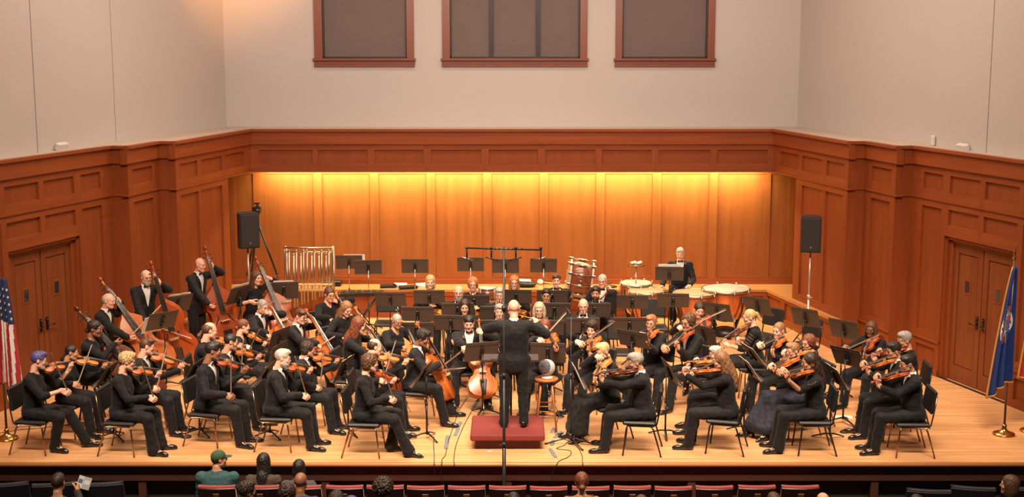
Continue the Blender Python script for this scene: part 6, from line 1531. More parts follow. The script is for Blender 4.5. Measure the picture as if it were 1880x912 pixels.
for i in range(12):
    mb = MB(); x = -wC / 2 + .07 + i * (wC - .14) / 11; fr = i not in (1, 3, 6, 8, 10); y = -.06 if fr else .04; zt_ = zT - (.05 if fr else .13); zb = .34 + .028 * i; mb.cyl((x, y, zb), (x, y, zt_), .017, n=10); mb.tube([(x, y, zt_), (x, y, zT - .01 if fr else zT - .10)], .003, 5); mb.cyl((x, y, zt_ - .03), (x, y, zt_ + .003), .020, n=10); part(mb, 'tube', M_TUBE, ch)
mb = MB(); mb.rbox((0, -.02, .72), (wC, .14, .03), .006); mb.rbox((0, -.05, .82), (wC * .98, .10, .03), .006)
for i in range(12): mb.rbox((-wC / 2 + .07 + i * (wC - .14) / 11, -.07, .77), (.03, .05, .07), .005)
part(mb, 'damper_rail', M_MAPLE, ch)
# glockenspiel on a folding stand
p = at_z(665, 536, .84); gl = empty('glockenspiel', (p[0], p[1], 0), math.radians(4)); tag(gl, 'dark mallet keyboard on a folding cross legged stand, right of the chimes', 'glockenspiel')
mb = MB(); v = [(-.42, -.16), (.42, -.11), (.40, .14), (-.40, .20)]; mb.prism(v, .79, .83); part(mb, 'case', M_BLACK, gl)
mb = MB()
for i in range(20): x = -.37 + i * .039; mb.rbox((x, -.055, .842), (.030, .17 - .003 * i, .010), .003); 
for i in range(19):
    if i % 7 not in (2, 6): mb.rbox((-.35 + i * .039, .085, .850), (.028, .12 - .002 * i, .010), .003)
part(mb, 'bars', mat('dark_bars', (.07, .05, .045), .25, .6), gl)
mb = MB()
for sy in (-.12, .12): mb.tube([(-.30, sy, .79), (.28, sy, .02)], .012, 8); mb.tube([(.30, sy, .79), (-.28, sy, .02)], .012, 8)
mb.tube([(-.28, -.15, .02), (-.28, .15, .02)], .012, 6); mb.tube([(.28, -.15, .02), (.28, .15, .02)], .012, 6); mb.ball((0, -.12, .405), .03, 8); part(mb, 'folding_stand', M_BLACK, gl)
# bass clarinet standing on a peg
p = at_z(727, 550, .98); bc = empty('bass_clarinet', (p[0], p[1], 0)); tag(bc, 'dark bass clarinet with silver neck standing upright on a peg, behind the silver haired cellist', 'bass clarinet')
mb = MB(); mb.cyl((0, 0, .12), (.02, 0, .88), .019, n=12); part(mb, 'body', M_EBONY, bc); mb = MB(); mb.tube([(.02, 0, .88), (.025, 0, .96), (.06, -.03, 1.00), (.11, -.08, 1.0)], [.017, .016, .014, .013], 8); part(mb, 'neck', M_SILVER, bc)
mb = MB(); mb.tube([(0, 0, .14), (0, -.03, .07), (.0, -.11, .08), (.0, -.15, .22)], [.02, .025, .035, .065], 12); part(mb, 'bell', M_SILVER, bc)
mb = MB()
for i in range(10): mb.cyl((.005, -.018, .22 + i * .065), (.005, -.030, .22 + i * .065), .012, n=8)
mb.tube([(.02, -.012, .2), (.03, -.012, .86)], .004, 5); part(mb, 'keys', M_SILVER, bc)
mb = MB()
for k in range(3): a = k * 2.094; mb.tube([(0, 0, .16), (.17 * math.cos(a), .17 * math.sin(a), .01)], .009, 6)
part(mb, 'peg_stand', M_BLACK, bc)

# ---- things lying on the ledge
def on_ledge(px, py): return at_z(px, py, .552)
def ledge(mb, px, py, name, m, label, cat, grp=None, dz=0):
    p = on_ledge(px, py); o = mb.build(name, m); o.location = (p[0], max(p[1], 8.92), .553 + dz); tag(o, label, cat, grp); return o
mb = MB(); mb.rbox((0, 0, .05), (.36, .20, .10), .015); o = ledge(mb, 610, 524, 'instrument_case', M_BLACK, 'small black case on the ledge right behind the chimes', 'case')
mb = MB(); mb.tube([(-.06, -.105, .07), (-.05, -.125, .075), (.05, -.125, .075), (.06, -.105, .07)], .007, 6); part(mb, 'handle', M_BLACK, o)
GBK = 'folders lying on the back ledge'
for i, (x, y, wv, m_, lab, rz) in enumerate(((712, 527, .30, M_BLACK, 'black folder on the ledge, leftmost of the flat pile above the wide stand', .1), (733, 525, .25, M_PAPER, 'loose white papers on the ledge between two black folders', -.2), (748, 530, .34, M_BLACK, 'black folder on the ledge under the third tall stand', .15), (775, 525, .24, M_PAPER, 'white sheets on the ledge left of the blond horn player', .05))):
    mb = MB()
    for k in range(3): mb.box((.008 * k, .006 * k, .008 + k * .014), (wv, .22, .012), np.array([[math.cos(.1 * k), -math.sin(.1 * k), 0], [math.sin(.1 * k), math.cos(.1 * k), 0], [0, 0, 1]]))
    o = ledge(mb, x, y, 'folder' if m_ is M_BLACK else 'paper_stack', m_, lab, 'folder' if m_ is M_BLACK else 'paper', GBK); o.rotation_euler = (0, 0, rz)
v, q = surf([EL((0, 0, .05), (.20, .13, .06), k=0), EL((-.08, .0, .07), (.10, .10, .05), k=.04), CUT(EL((0, 0, -.1), (.4, .4, .1), k=.01))], .012, noise=(.008, 40)); mb = MB(); mb.addq(v, q); bag = ledge(mb, 966, 526, 'bag', mat('black_nylon', (.012, .012, .012), .6), 'soft black bag on the ledge beside the long red haired horn player', 'bag')
mb = MB(); mb.box((0, 0, 0), (.24, .16, .006)); o = mb.build('booklet', M_PAPER); o.location = (bag.location[0] - .03, bag.location[1] - .0, .553 + .125); o.rotation_euler = (.1, .05, .1); tag(o, 'white booklet lying on the soft black bag', 'booklet')
mb = MB(); v, q = surf([EL((0, 0, .05), (.06, .055, .05), k=0)], .009, noise=(.004, 90)); mb.addq(v, q); o = ledge(mb, 992, 522, 'bass_drum_mallet', mat('white_fleece', (0, 0, 0)), 'big white fleece mallet lying on the ledge left of the brown haired bassoonist', 'mallet'); mb = MB(); mb.tube([(.04, 0, .045), (.32, -.03, .018)], [.010, .013], 8); part(mb, 'handle', M_MAPLE, o)
mb = MB(); mb.lathe([(0, .05), (.03, .045), (.05, .02), (.16, .004), (.05, .015), (0, .04)], n=24); o = ledge(mb, 1118, 526, 'hand_cymbal', mat('dark_bronze_plate', (0, 0, 0)), 'dark cymbal lying on the ledge right of the white haired bassoonist', 'cymbal')
mb = MB(); mb.tube([(0, 0, .045), (0, .0, .07), (.05, .02, .06)], .012, 6); part(mb, 'strap', M_BLACK, o)

# ================================================================== LOUDSPEAKERS, CAMERA, WALL BOXES
def speaker(px, py, Y, hd, lab, lab2, w=.36, h=.60):
    p = at_y(px, py, Y); th = math.radians(hd); Rz = np.array([[math.cos(th + math.pi / 2), -math.sin(th + math.pi / 2), 0], [math.sin(th + math.pi / 2), math.cos(th + math.pi / 2), 0], [0, 0, 1]])
    o = empty('loudspeaker', (p[0], p[1], p[2] - h / 2), th + math.pi / 2); tag(o, lab, 'loudspeaker', 'black loudspeakers on poles')
    mb = MB(); mb.prism([(-w / 2, -.15), (w / 2, -.15), (w / 2 * .98, .04), (w / 2 * .6, .17), (-w / 2 * .6, .17), (-w / 2 * .98, .04)], 0.0, h); part(mb, 'cabinet', mat('speaker_case', (.022, .016, .015), .55), o)
    mb = MB(); mb.rbox((0, -.158, h / 2), (w * .94, .02, h * .95), .012); gr = part(mb, 'grille', mat('speaker_mesh', (.017, .014, .014), .7, bump=.5, scale=(300, 300, 300)), o)
    mb = MB(); mb.prism([(-.014, -.171), (.014, -.171), (.014, -.166), (-.014, -.166)], .075, .105); part(mb, 'badge', mat('badge_red', (.25, .10, .08), .4), gr)
    s_ = empty('speaker_stand', (p[0], p[1], 0)); tag(s_, lab2, 'speaker stand', 'tripod poles of the loudspeakers')
    zb = p[2] - h / 2; mb = MB(); mb.cyl((0, 0, .75), (0, 0, zb), .016); part(mb, 'upper_pole', mat('pale_tube', (.55, .47, .42), .35, .6), s_); mb = MB(); mb.cyl((0, 0, .08), (0, 0, 1.0), .021); mb.cyl((0, 0, .96), (0, 0, 1.03), .03); mb.cyl((0, -.03, .99), (.06, -.03, .99), .008); part(mb, 'lower_pole', M_BLACK if px < 900 else mat('pale_tube', (0, 0, 0)), s_)
    for k in range(3): a = k * 2.094 + .9; mb = MB(); mb.tube([(0, 0, .55), (.36 * math.cos(a), .36 * math.sin(a), .015)], .012, 6); mb.tube([(0, 0, .16), (.18 * math.cos(a), .18 * math.sin(a), .285)], .008, 6); part(mb, 'leg', M_BLACK, s_)
speaker(454, 422, 6.3, -62, 'black loudspeaker high on a pole in the back left corner', 'slim pole carrying the loudspeaker in the back left corner', w=.34)
speaker(1489, 429, 5.85, -102, 'black loudspeaker high on a pale pole before the right panelling', 'pale pole carrying the right loudspeaker', w=.335)
p = at_y(472, 380, 7.9); ct = empty('camera_tripod', (p[0], p[1], 0)); tag(ct, 'tall black tripod in the back left corner beside the loudspeaker', 'tripod'); zc = p[2] - .14
mb = MB(); mb.cyl((0, 0, zc - .55), (0, 0, zc), .016); mb.ball((0, 0, zc - .02), .035, 8); mb.cyl((-.05, -.04, zc - .03), (-.20, -.18, zc - .16), .008); part(mb, 'centre_column', M_BLACK, ct)
for ang, ex in ((-.35, .78), (2.4, .45), (4.1, .62)):
    mb = MB(); a0 = np.array([.03 * math.cos(ang), .03 * math.sin(ang), zc - .22]); a1 = np.array([ex * math.cos(ang), ex * math.sin(ang), .015]); mb.tube([a0, a0 + (a1 - a0) * .45], .018, 8); mb.tube([a0 + (a1 - a0) * .4, a1], .012, 8); mb.ball(a0 + (a1 - a0) * .45, .026, 8); part(mb, 'leg', M_BLACK, ct)
cm = empty('video_camera', (p[0], p[1], zc)); tag(cm, 'black video camera on top of the tall tripod in the corner', 'camera')
mb = MB(); mb.rbox((0, .03, .09), (.12, .16, .13), .012); mb.rbox((-.075, .02, .10), (.03, .10, .09), .006); part(mb, 'body', M_BLACK, cm); mb = MB(); mb.tube([(.02, -.05, .085), (.02, -.16, .08)], [.042, .046], 14); part(mb, 'lens', mat('lens_black', (.015, .015, .018), .12), cm); mb = MB(); mb.tube([(0, .09, .155), (0, .06, .19), (0, -.03, .19), (0, -.05, .155)], .009, 6); mb.rbox((.0, -.02, .21), (.10, .05, .03), .006); part(mb, 'handle', M_BLACK, cm); mb = MB(); mb.rbox((0, .02, .012), (.08, .12, .025), .005); part(mb, 'mounting_plate', M_BLACK, cm)
M_PLAST = mat('white_enamel_box', (.62, .60, .57), .4)
for px, py, side, lab in ((108, 269, -1, 'white emergency light box on the ledge of the left wall'), (1773, 271, 1, 'white emergency light box on the ledge of the right wall')):
    d = seg_s(px if side > 0 else 1880 - px, W0, W1, 280); sv = norm(W1 - W0); b = W0 + sv * d; nx = np.array([-sv[1], sv[0]]); nx = nx if np.dot(nx, -b) > 0 else -nx; b = b + nx * .06; b = np.array([b[0] * side, b[1]]); zz = at_y(px, py, b[1])[2]
    ang = math.atan2(sv[1], sv[0] * side); o = empty('emergency_light', (b[0], b[1], zz - .06), ang); tag(o, lab, 'emergency light', 'white emergency light boxes')
    s2 = -1 if np.dot(np.array([-math.sin(ang), math.cos(ang)]), np.array([-side, -.2])) > 0 else 1
    mb = MB(); a = .35 * s2; Rx = np.array([[1, 0, 0], [0, math.cos(a), -math.sin(a)], [0, math.sin(a), math.cos(a)]]); mb.rbox((0, 0, .06), (.27, .07, .11), .01, Rx); part(mb, 'housing', M_PLAST, o); mb = MB(); mb.rbox((0, 0, .115), (.25, .05, .012), .004, Rx); part(mb, 'lid', M_PLAST, o); mb = MB()
    for sx in (-1, 1): mb.cyl((sx * .08, -.0, -.0), (sx * .08, 0, .03), .02, n=10)
    part(mb, 'feet', M_PLAST, o)
d = seg_s(1716, W0, W1, 258); sv = norm(W1 - W0); b = W0 + sv * d; nx = np.array([sv[1], -sv[0]]); b = b + nx * .03; zz = at_y(1716, 258, b[1])[2]; o = empty('wall_sensor', (b[0], b[1], zz - .09), math.atan2(sv[1], sv[0])); tag(o, 'small upright white sensor box on the right wall above the panelling', 'sensor')
mb = MB(); mb.rbox((0, 0, .09), (.085, .05, .17), .015); part(mb, 'housing', M_PLAST, o); mb = MB(); mb.tube([(0, .0, .005), (0, -.0, -.02)], .012, 8); part(mb, 'cable_gland', M_PLAST, o)

# ================================================================== FLAGS
def star(c, nrm, upv, r):
    x = np.cross(upv, nrm); P = []
    for k in range(10): a = math.pi / 2 + k * math.pi / 5; q = r if k % 2 == 0 else r * .4; P.append(c + x * q * math.cos(a) + upv * q * math.sin(a))
    return P
def flag(px, py, side, colour, mats, lab, z_top=2.30, zl=.68, zr=.95, wid=.34, fringe=True, stars=False, seal=False, cat='flag', spread0=.05):
    """draped flag; side = +1 falls towards +x from the pole"""
    p = at_z(px, py, 0); root = empty('flag', (p[0], p[1], 0)); tag(root, lab, cat, 'flags on brass based poles')
    mb = MB(); mb.lathe([(0, 0), (.15, 0), (.155, .012), (.14, .03), (.09, .045), (.05, .065), (.03, .10), (.035, .13), (.022, .15), (0, .15)], n=28); part(mb, 'base', M_BRASS, root)
    mb = MB(); mb.cyl((0, 0, .10), (0, 0, z_top + .10), .016, n=12); part(mb, 'pole', mat('flag_pole', (.10, .04, .018), .3), root)
    mb = MB(); mb.lathe([(0, z_top + .10), (.025, z_top + .10), (.03, z_top + .12), (.012, z_top + .14), (.02, z_top + .17), (.018, z_top + .20), (0, z_top + .28)], n=14); part(mb, 'finial', M_BRASS, root)
    na, nv = 52, 48
    def P(a, v):
        zb = zr + (zl - zr) * a; z = z_top - (z_top - zb) * v
        wl = spread0 + (wid - spread0) * v ** .8
        x = side * (a * wl - .03) + .012 * math.sin(a * 22) * v
        y = -.03 - .055 * math.sin(a * 17 + 1.2 * v) * (.35 + .65 * v) - .03 * math.sin(a * 7 + 2)
        return np.array([x, y, z])
    V = []; F = []; MI = []
    for i in range(na + 1):
        for j in range(nv + 1): V.append(P(i / na, j / nv))
    for i in range(na):
        for j in range(nv):
            k = i * (nv + 1) + j; q = [k, k + nv + 1, k + nv + 2, k + 1]; F.append(q if side > 0 else q[::-1]); MI.append(colour((i + .5) / na, (j + .5) / nv))
    mb = MB(); mb.add(V, F, 0, True); mb.mi = MI
    cl = part(mb, 'cloth', mats, root); so = cl.modifiers.new('cloth_thickness', 'SOLIDIFY'); so.thickness = .004
    def nrm(a, v): e = 1e-3; return norm(np.cross(P(a + e, v) - P(a - e, v), P(a, v + e) - P(a, v - e)))
    if stars:
        for i in range(6):
            for j in range(6):
                mb = MB()
                a, v = .08 + i * .165, .07 + j * .062 + .03 * (i % 2); c = P(a, v); n = nrm(a, v); n = n if n[1] < 0 else -n
                u = norm(P(a, v - .01) - P(a, v)); mb.add([q + n * .006 for q in star(c, n, u, .026)] + [q + n * .003 for q in star(c, n, u, .026)], [list(range(10)), list(range(19, 9, -1))], 0, False)
                part(mb, 'star', mat('flag_white', (.70, .67, .64), .8), cl)
    if seal:
        mb = MB()
        def patch(r, mi, off, a0=.52, v0=.47):
            V = [P(a0, v0)]; n = nrm(a0, v0); n = n if n[1] < 0 else -n
            V = []; F = []
            rings = 5; seg = 28
            for k in range(rings + 1):
                for s_ in range(seg): t = 2 * math.pi * s_ / seg; a, v = a0 + r[0] * k / rings * math.cos(t), v0 + r[1] * k / rings * math.sin(t); nn = nrm(a, v); nn = nn if nn[1] < 0 else -nn; V.append(P(a, v) + nn * off)
            for k in range(rings):
                for s_ in range(seg): F.append([k * seg + s_, k * seg + (s_ + 1) % seg, (k + 1) * seg + (s_ + 1) % seg, (k + 1) * seg + s_])
            mb.add(V, F, mi, True)
        patch((.40, .155), 0, .005)
        for t in np.linspace(0, 2 * math.pi, 19)[:-1]: patch((.035, .014), 1, .0075, .52 + .33 * math.cos(t), .47 + .128 * math.sin(t))
        patch((.06, .055), 2, .008, .44, .46); patch((.05, .022), 1, .009, .44, .41); patch((.07, .02), 3, .008, .60, .53); patch((.04, .05), 3, .0085, .52, .48)
        part(mb, 'seal', [mat('flag_white', (0, 0, 0)), mat('seal_red', (.32, .05, .04), .8), mat('seal_blue', (.05, .09, .28), .8), mat('seal_tan', (.40, .26, .14), .8)], cl)
    if fringe:
        mb = MB(); pts = [P(a, 1.0) for a in np.linspace(0, 1, 40)] + [P(1.0, v) for v in np.linspace(1, 0, 30)]
        mb.tube(pts, .014, 6); part(mb, 'fringe', mat('gold_fringe', (.55, .27, .05), .6, bump=.6, scale=(120, 120, 120)), cl)
    return root
FW_ = mat('flag_white', (.70, .67, .64), .8); FR = mat('flag_red', (.42, .020, .022), .8); FBL = mat('flag_navy', (.012, .022, .085), .8); FRB = mat('flag_blue', (.008, .030, .17), .75)
flag(13, 806, 1, lambda a, v: 2 if v < .40 else (0 if int(a * 10 + v * 2 + 100) % 2 else 1), [FW_, FR, FBL], 'flag with red and white stripes and white stars on blue, at the left stage edge', stars=True, fringe=False, z_top=2.22, zl=.62, zr=.80, wid=.30, spread0=.16)
flag(1843, 798, -1, lambda a, v: 0, [FRB], 'blue flag with a round white seal and gold fringe, before the right door', seal=True, z_top=2.33, zl=.52, zr=.78, wid=.30)
flag(1893, 792, -1, lambda a, v: 0 if v < .62 else 1, [FW_, FR], 'white and red flag with gold fringe cut off by the right picture edge', z_top=2.2, zl=.76, zr=.90, wid=.26)

# ================================================================== CABLES, TAPE AND SMALL THINGS ON THE FLOOR
def cable(pts, lab, r=.005, m=M_BLACK):
    P3 = []
    for q in pts: p = at_z(q[0], q[1], 0) if len(q) == 2 else np.array(at_y(q[0], q[1], q[2])); p = np.array(p); p[2] = max(p[2], 0) + r if len(q) == 2 else p[2]; P3.append(p)
    P3 = np.array(P3); out = []
    for i in range(len(P3) - 1):
        a, b, c_, d_ = P3[max(i - 1, 0)], P3[i], P3[i + 1], P3[min(i + 2, len(P3) - 1)]
        for t in np.linspace(0, 1, 7)[:-1]: out.append(.5 * (2 * b + (c_ - a) * t + (2 * a - 5 * b + 4 * c_ - d_) * t * t + (-a + 3 * b - 3 * c_ + d_) * t ** 3))
    out.append(P3[-1]); mb = MB(); mb.tube(out, r, 6); o = mb.build('cable', m); tag(o, lab, 'cable', 'thin cables on the stage floor'); return o
YE = -.06
cable([(858, 730), (845, 750), (835, 775), (822, 815), (818, 835), (812, 843), (811, 849, YE), (809, 870, YE), (815, 886, YE)], 'black cable running from the young cellist over the stage edge left of the podium')
cable([(872, 742), (862, 762), (850, 785), (838, 815), (834, 835), (833, 846), (834, 851, YE), (832, 862, YE)], 'black cable with grey tape running to the stage edge just left of the podium')
cable([(797, 802), (796, 815), (797, 835), (797, 846), (797, 851, YE), (798, 872, YE)], 'short cable hanging over the stage edge below the curly haired woman')
cable([(1044, 810), (1035, 818), (1022, 824), (1047, 828), (1045, 838), (1028, 846), (1022, 852, YE), (1015, 868, YE), (1012, 886, YE)], 'black cable looping from the microphone tripod over the stage edge')
cable([(1013, 735), (1025, 760), (1020, 785), (1022, 800), (1055, 815), (1068, 835), (1069, 846), (1070, 851, YE), (1070, 868, YE)], 'black cable passing the wooden stool to the stage edge')
cable([(0, 795), (40, 789), (75, 786), (110, 782), (160, 775), (220, 768)], 'thin cable along the floor behind the purple haired player')
M_TAPE = mat('grey_gaffer_tape', (.17, .17, .19), .6, bump=.2, scale=(40, 40, 40))
tapes = [((878, 735), (866, 752), 1), ((845, 775), (836, 800), 1), ((822, 800), (819, 824), 1), ((1012, 795), (1017, 786), 2), ((1010, 824), (1020, 840), 2), ((1013, 818), (1016, 808), 2), ((1018, 804), (1030, 792), 2), ((1018, 735), (1012, 752), 2), ((1030, 768), (1022, 758), 2)]
for i, (a, b, g) in enumerate(tapes):
    A_, B_ = at_z(a[0], a[1], 0), at_z(b[0], b[1], 0); s_ = norm(B_ - A_); L = np.linalg.norm(B_ - A_); n = np.array([-s_[1], s_[0], 0]); w_ = .028; mb = MB()
    V = []; 
    for k in range(6):
        t = k / 5; q = A_ + s_ * L * t; jit = .004 * math.sin(k * 2.1 + i); 
        V += [q + n * (w_ + jit) + UP * .001, q + n * .008 + UP * .0125, q - n * .008 + UP * .0125, q - n * (w_ - jit) + UP * .001]
    F = [];
    for k in range(5):
        for j in range(3): F.append([k * 4 + j, k * 4 + j + 1, (k + 1) * 4 + j + 1, (k + 1) * 4 + j])
        F.append([k * 4 + 3, k * 4, (k + 1) * 4, (k + 1) * 4 + 3])
    F += [[0, 1, 2, 3], [23, 22, 21, 20]]
    mb.add(V, F, 0, False); o = mb.build('tape_strip', M_TAPE); tag(o, 'strip of grey tape holding down the cable %s of the podium' % ('left' if g == 1 else 'right'), 'tape', 'grey tape strips %s of the podium' % ('left' if g == 1 else 'right'))
for px, py, w_, d_, lab, nm in ((1253, 780, .13, .09, 'flat black shoulder rest on the floor left of the very long haired player', 'shoulder_rest'), (1550, 794, .11, .09, 'small dark tuner on the floor before the right trio', 'tuner'), (169, 793, .17, .10, 'flat black pad on the floor beside the dark ponytailed player', 'floor_pad'), (342, 803, .13, .10, 'black clip box on the floor left of the dark quiffed man', 'clip_box')):
    p = at_z(px, py, 0); mb = MB(); v, q = surf([EL((0, 0, .012), (w_ * .55, d_ * .6, .022), k=0), CUT(EL((0, 0, -.2), (1, 1, .2), k=0))], .006); mb.addq(v, q); o = mb.build(nm, M_BLACK); o.location = (p[0], p[1], 0.001); tag(o, lab, nm.replace('_', ' ')); mb = MB(); mb.rbox((0, 0, .036), (w_ * .5, d_ * .45, .006), .002); part(mb, 'top_plate', mat('dark_grey_metal', (0, 0, 0)), o)
p = at_z(899, 828, 0); mb = MB(); mb.box((0, 0, .0012), (.07, .018, .002)); mb.box((0, 0, .0030), (.018, .05, .002)); o = mb.build('tape_mark', mat('white_tape', (.7, .7, .66), .6)); o.location = (p[0], p[1], 0); tag(o, 'little white tape mark on the floor in front of the podium', 'tape')
p = at_z(1548, 766, 0); mb = MB(); mb.box((0, 0, .003), (.24, .14, .004)); mb.box((.02, .01, .0065), (.22, .13, .003)); o = mb.build('paper_sheet', M_PAPER); o.location = (p[0], p[1], 0); tag(o, 'white paper lying on the floor under the stand of the woman in glasses', 'paper')

# ================================================================== AUDIENCE
M_RED = mat('red_velvet', (.26, .022, .020), .8, sheen=.3, bump=.15, scale=(60, 60, 60)); M_SEATWOOD = mat('dark_seat_shell', (.030, .008, .008), .4); M_ARM = mat('seat_arm_wood', (.12, .05, .025), .4, var=.1, scale=(8, 3, 8)); M_NAVY = mat('dark_seat_fabric', (.010, .010, .016), .7)
HF = -1.05
def build_seat(red, w=.455):
    root = empty('theatre_seat'); zt = 1.0
    def curve(x): return -.03 * (1 - (2 * x / w) ** 2)
    mb = MB(); n = 9; V = []; F = []
    for i in range(n):
        x = -w / 2 + w * i / (n - 1); c = curve(x)
        for (y, z) in ((c - .02 - .10, zt - .01), (c - .012 - .10, zt), (c + .0 - .10, zt), (c + .10, .42), (c + .07, .42)): V.append([x, y, z])
    for i in range(n - 1):
        for k in range(5): F.append([i * 5 + k, i * 5 + (k + 1) % 5, (i + 1) * 5 + (k + 1) % 5, (i + 1) * 5 + k])
    F += [[0, 1, 2, 3, 4], [(n - 1) * 5 + k for k in range(5)][::-1]]; mb.add(V, F, 0, False); part(mb, 'back_shell', M_SEATWOOD if red else M_NAVY, root)
    mb = MB(); V = []; F = []
    for i in range(n):
        x = -w / 2 + w * i / (n - 1); c = curve(x)
        for (y, z) in ((c - .105, zt - .012), (c - .115, zt + .004), (c - .10, zt + .022), (c - .05, zt + .018), (c - .03, zt - .06), (c + .15, .46), (c + .11, .46)): V.append([x, y, z])
    m7 = 7
    for i in range(n - 1):
        for k in range(m7): F.append([i * m7 + k, i * m7 + (k + 1) % m7, (i + 1) * m7 + (k + 1) % m7, (i + 1) * m7 + k])
    F += [list(range(m7)), [(n - 1) * m7 + k for k in range(m7)][::-1]]; mb.add(V, F, 0, True); part(mb, 'back_cushion', M_RED if red else M_NAVY, root)
    mb = MB(); mb.rbox((0, .27, .42), (w * .94, .44, .10), .03); part(mb, 'seat', M_RED if red else M_NAVY, root)
    if red: mb = MB(); mb.rbox((0, -.146, zt - .085), (.075, .006, .042), .003, frame3((1, 0, 0), (0, -.2, 1)) @ np.array([[0, 1, 0], [-1, 0, 0], [0, 0, 1.]])); part(mb, 'number_plate', mat('plate_bronze', (.28, .13, .05), .35, .7), root)
    for sx in (-1, 1):
        mb = MB(); mb.rbox((sx * (w / 2 + .035), .16, .64), (.05, .36, .03), .01); part(mb, 'armrest', M_ARM, root); mb = MB(); mb.rbox((sx * (w / 2 + .035), .14, .31), (.03, .10, .62), .006); part(mb, 'seat_leg', M_BLACK, root)
    return root
GS = 'red theatre seats of the front row'
sx_ = [(400, 886), (480, 886), (557, 886), (634, 886), (708, 886), (782, 887), (857, 887), (932, 887), (1007, 888), (1084, 888), (1160, 887), (1235, 888), (1310, 887), (1388, 886), (1467, 886)]
names = ['below the man in the green cap', 'below the long dark haired listener', 'behind the bald man in the blue shirt', 'fourth in the front row from the left end', 'behind the listener with the white hair clip', 'below the curly haired woman in heeled shoes', 'left of the podium, next to the microphone pole seat', 'right at the foot of the tall microphone pole', 'right below the podium', 'in front of the red haired listener with a bun', 'below the front grey haired violist', 'sixth red seat from the right end left of the aisle', 'below the player with very long wavy hair', 'second to last at the right end of the row', 'last at the right end of the row']
for (px, py), nm in zip(sx_, names):
    p = at_z(px, py, HF + 1.01); s_ = get('seat_red', build_seat, True); s_.location = (p[0], p[1] + .02, HF - .02); tag(s_, 'red topped theatre seat ' + nm, 'theatre seat', GS)
for px, py, rz, lab in ((8, 888, .25, 'dark theatre seat cut off at the lower left corner'), (96, 888, .2, 'dark theatre seat behind the listener holding the brochure'), (184, 887, .15, 'dark theatre seat right of the listener holding the brochure'), (1708, 900, -.15, 'dark theatre seat left of the pair at the lower right corner'), (1790, 895, -.2, 'dark theatre seat next to the woman at the lower right'), (1884, 896, -.25, 'dark theatre seat cut off at the lower right corner')):
    p = at_z(px, py, HF + 1.01); s_ = get('seat_dark', build_seat, False, .52); s_.location = (p[0], p[1] + .10, HF); s_.rotation_euler = (0, 0, rz); tag(s_, lab, 'theatre seat', 'dark theatre seats at the sides')
def cot(n, c): return mat(n, c, .8, bump=.15, scale=(40, 40, 40), var=.1)
def listener(px, label, o, heading=90, kf=.34, lean=2, hyaw=0, hpitch=0, hold=False, **kw):
    R = put_rig(px[0], px[1], heading, 'seat', fz=HF, lean=lean, hyaw=hyaw, hpitch=hpitch, **kw); legs_default(R, .10, kf, -.02)
    WR, WL = R.P + R.r * .10 + R.f * .28 + UP * .10, R.P - R.r * .10 + R.f * .28 + UP * .10
    if hold: WR = R.P + R.r * .12 + R.f * .36 + UP * .46
    arms(R, WR, WL); hand(R, 'R', R.f * .8 - R.r * .3 if not hold else R.f * .6 + UP * .6, -UP if not hold else -R.r, 'relax' if not hold else 'grip'); hand(R, 'L', R.f * .8 + R.r * .3, -UP, 'relax')
    person(R, label, o, 'audience members in the seats'); return R
K = lambda **k: dict(dict(outfit='knit', shoes='flat'), **k)
listener((402, 826), 'person in a green cap and teal shirt, front row, looking right', K(hair='cap', skin='tan', glasses=True, topmat=cot('teal_shirt', (.020, .075, .085)), topname='shirt', belly=1.3, head='heavy', toplab='teal shirt'), hyaw=-62, wide=1.25, kf=.20, sc=.96)
listener((484, 831), 'person with long straight dark hair and bare arms in the front row', W_(hair='long', hairc='black', skin='tan', sleeve='cap', topmat=cot('brown_top', (.05, .03, .02)), shoes='flat'), hyaw=-5, kf=.22, sc=.95)
listener((549, 843), 'person with dark hair in a grey hooded jacket in the front row', K(hair='bob', hairc='black', skin='tan', topmat=cot('grey_hoodie', (.05, .055, .065)), topname='hooded_jacket', toplab='grey hooded jacket', sc=1) , hyaw=-4, sc=.91, kf=.22)
listener((552, 866), 'bald person in a blue shirt seen from behind, second row', K(hair=None, skin='brown', topmat=cot('blue_shirt', (.018, .036, .13)), topname='shirt', toplab='blue shirt', brow='black'), hyaw=-8)
listener((453, 884), 'person with dark curly hair and glasses at the bottom edge, looking right', K(hair='curly', hairc='dark', skin='tan', glasses=True), hyaw=-55)
listener((527, 886), 'person with small curly dark head left of the bald listener', K(hair='curlybob', hairc='dark', skin='tan'), sc=1.08)
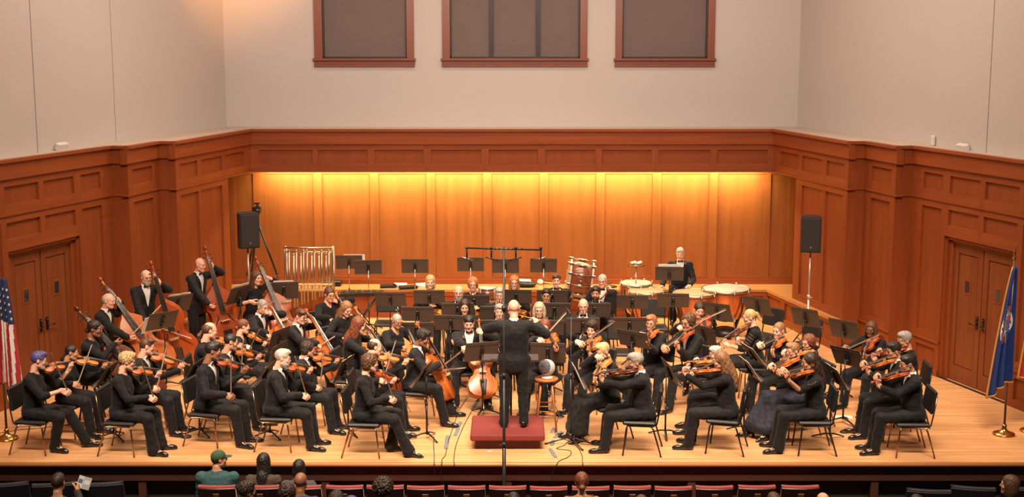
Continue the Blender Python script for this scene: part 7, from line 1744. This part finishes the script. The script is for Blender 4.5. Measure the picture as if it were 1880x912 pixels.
listener((703, 878), 'person with big curly dark hair and a white oval hair clip', W_(hair='afro', hairc='dark', skin='brown', clip=True, shoes='flat'))
listener((617, 904), 'person whose dark curly hair top just shows at the bottom edge', K(hair='curly', hairc='dark', skin='tan'))
listener((645, 908), 'person in a blue cap barely showing at the bottom edge', K(hair='buzz', hairc='purple', skin='tan'), sc=1.12)
listener((943, 904), 'person whose black hair top shows below the tall microphone pole', K(hair='short', hairc='black', skin='tan'))
listener((1068, 866), 'person with red brown hair in a low bun and tan blouse, second row', W_(hair='lowbun', hairc='auburn', skin='pink', topmat=cot('tan_blouse', (.28, .13, .05)), topname='blouse', toplab='tan blouse', shoes='flat'))
listener((1178, 909), 'person whose brown hair top just shows below the podium side violist', K(hair='short', hairc='brown', skin='tan'))
listener((1421, 904), 'person whose brown hair top shows left of the last red seat', K(hair='short', hairc='brown', skin='tan'))
listener((1511, 903), 'bald person just showing at the right end of the red seats', K(hair='fringe', hairc='brown', skin='pink'))
listener((1684, 908), 'person whose dark hair top just shows before the dark seats on the right', K(hair='short', hairc='dark', skin='tan'))
listener((1854, 872), 'person with brown shoulder length hair in profile at the lower right corner', W_(hair='longbob', hairc='brown', skin='pink', shoes='flat'), heading=110, hyaw=45)
R = listener((106, 868), 'person with dark thinning hair holding a brochure at the lower left', K(hair='short', hairc='dark', skin='tan', topname='jacket', topmat=cot('brown_jacket', (.035, .02, .018))), hold=True)
c = R.WR + R.f * .10 + R.r * .04 + UP * .07; mb = MB()
for sx, m_ in ((-1, 0), (1, 1)):
    Rb_ = frame3(norm([.25, .35, .9]), norm([sx * .25, -.5, .85])); mb.box(c + Rb_ @ np.array([sx * .045, 0.01, 0]), (.09, .15, .004), Rb_, m_); mb.box(c + Rb_ @ np.array([sx * .045, .02, .003]), (.065, .05, .002), Rb_, 2 if sx < 0 else 0)
o = mb.build('brochure', [mat('brochure_white', (.6, .6, .62), .5), mat('brochure_grey', (.35, .37, .40), .5), mat('brochure_blue', (.08, .16, .34), .5)]); tag(o, 'open white and blue brochure held by the listener at the lower left', 'brochure')
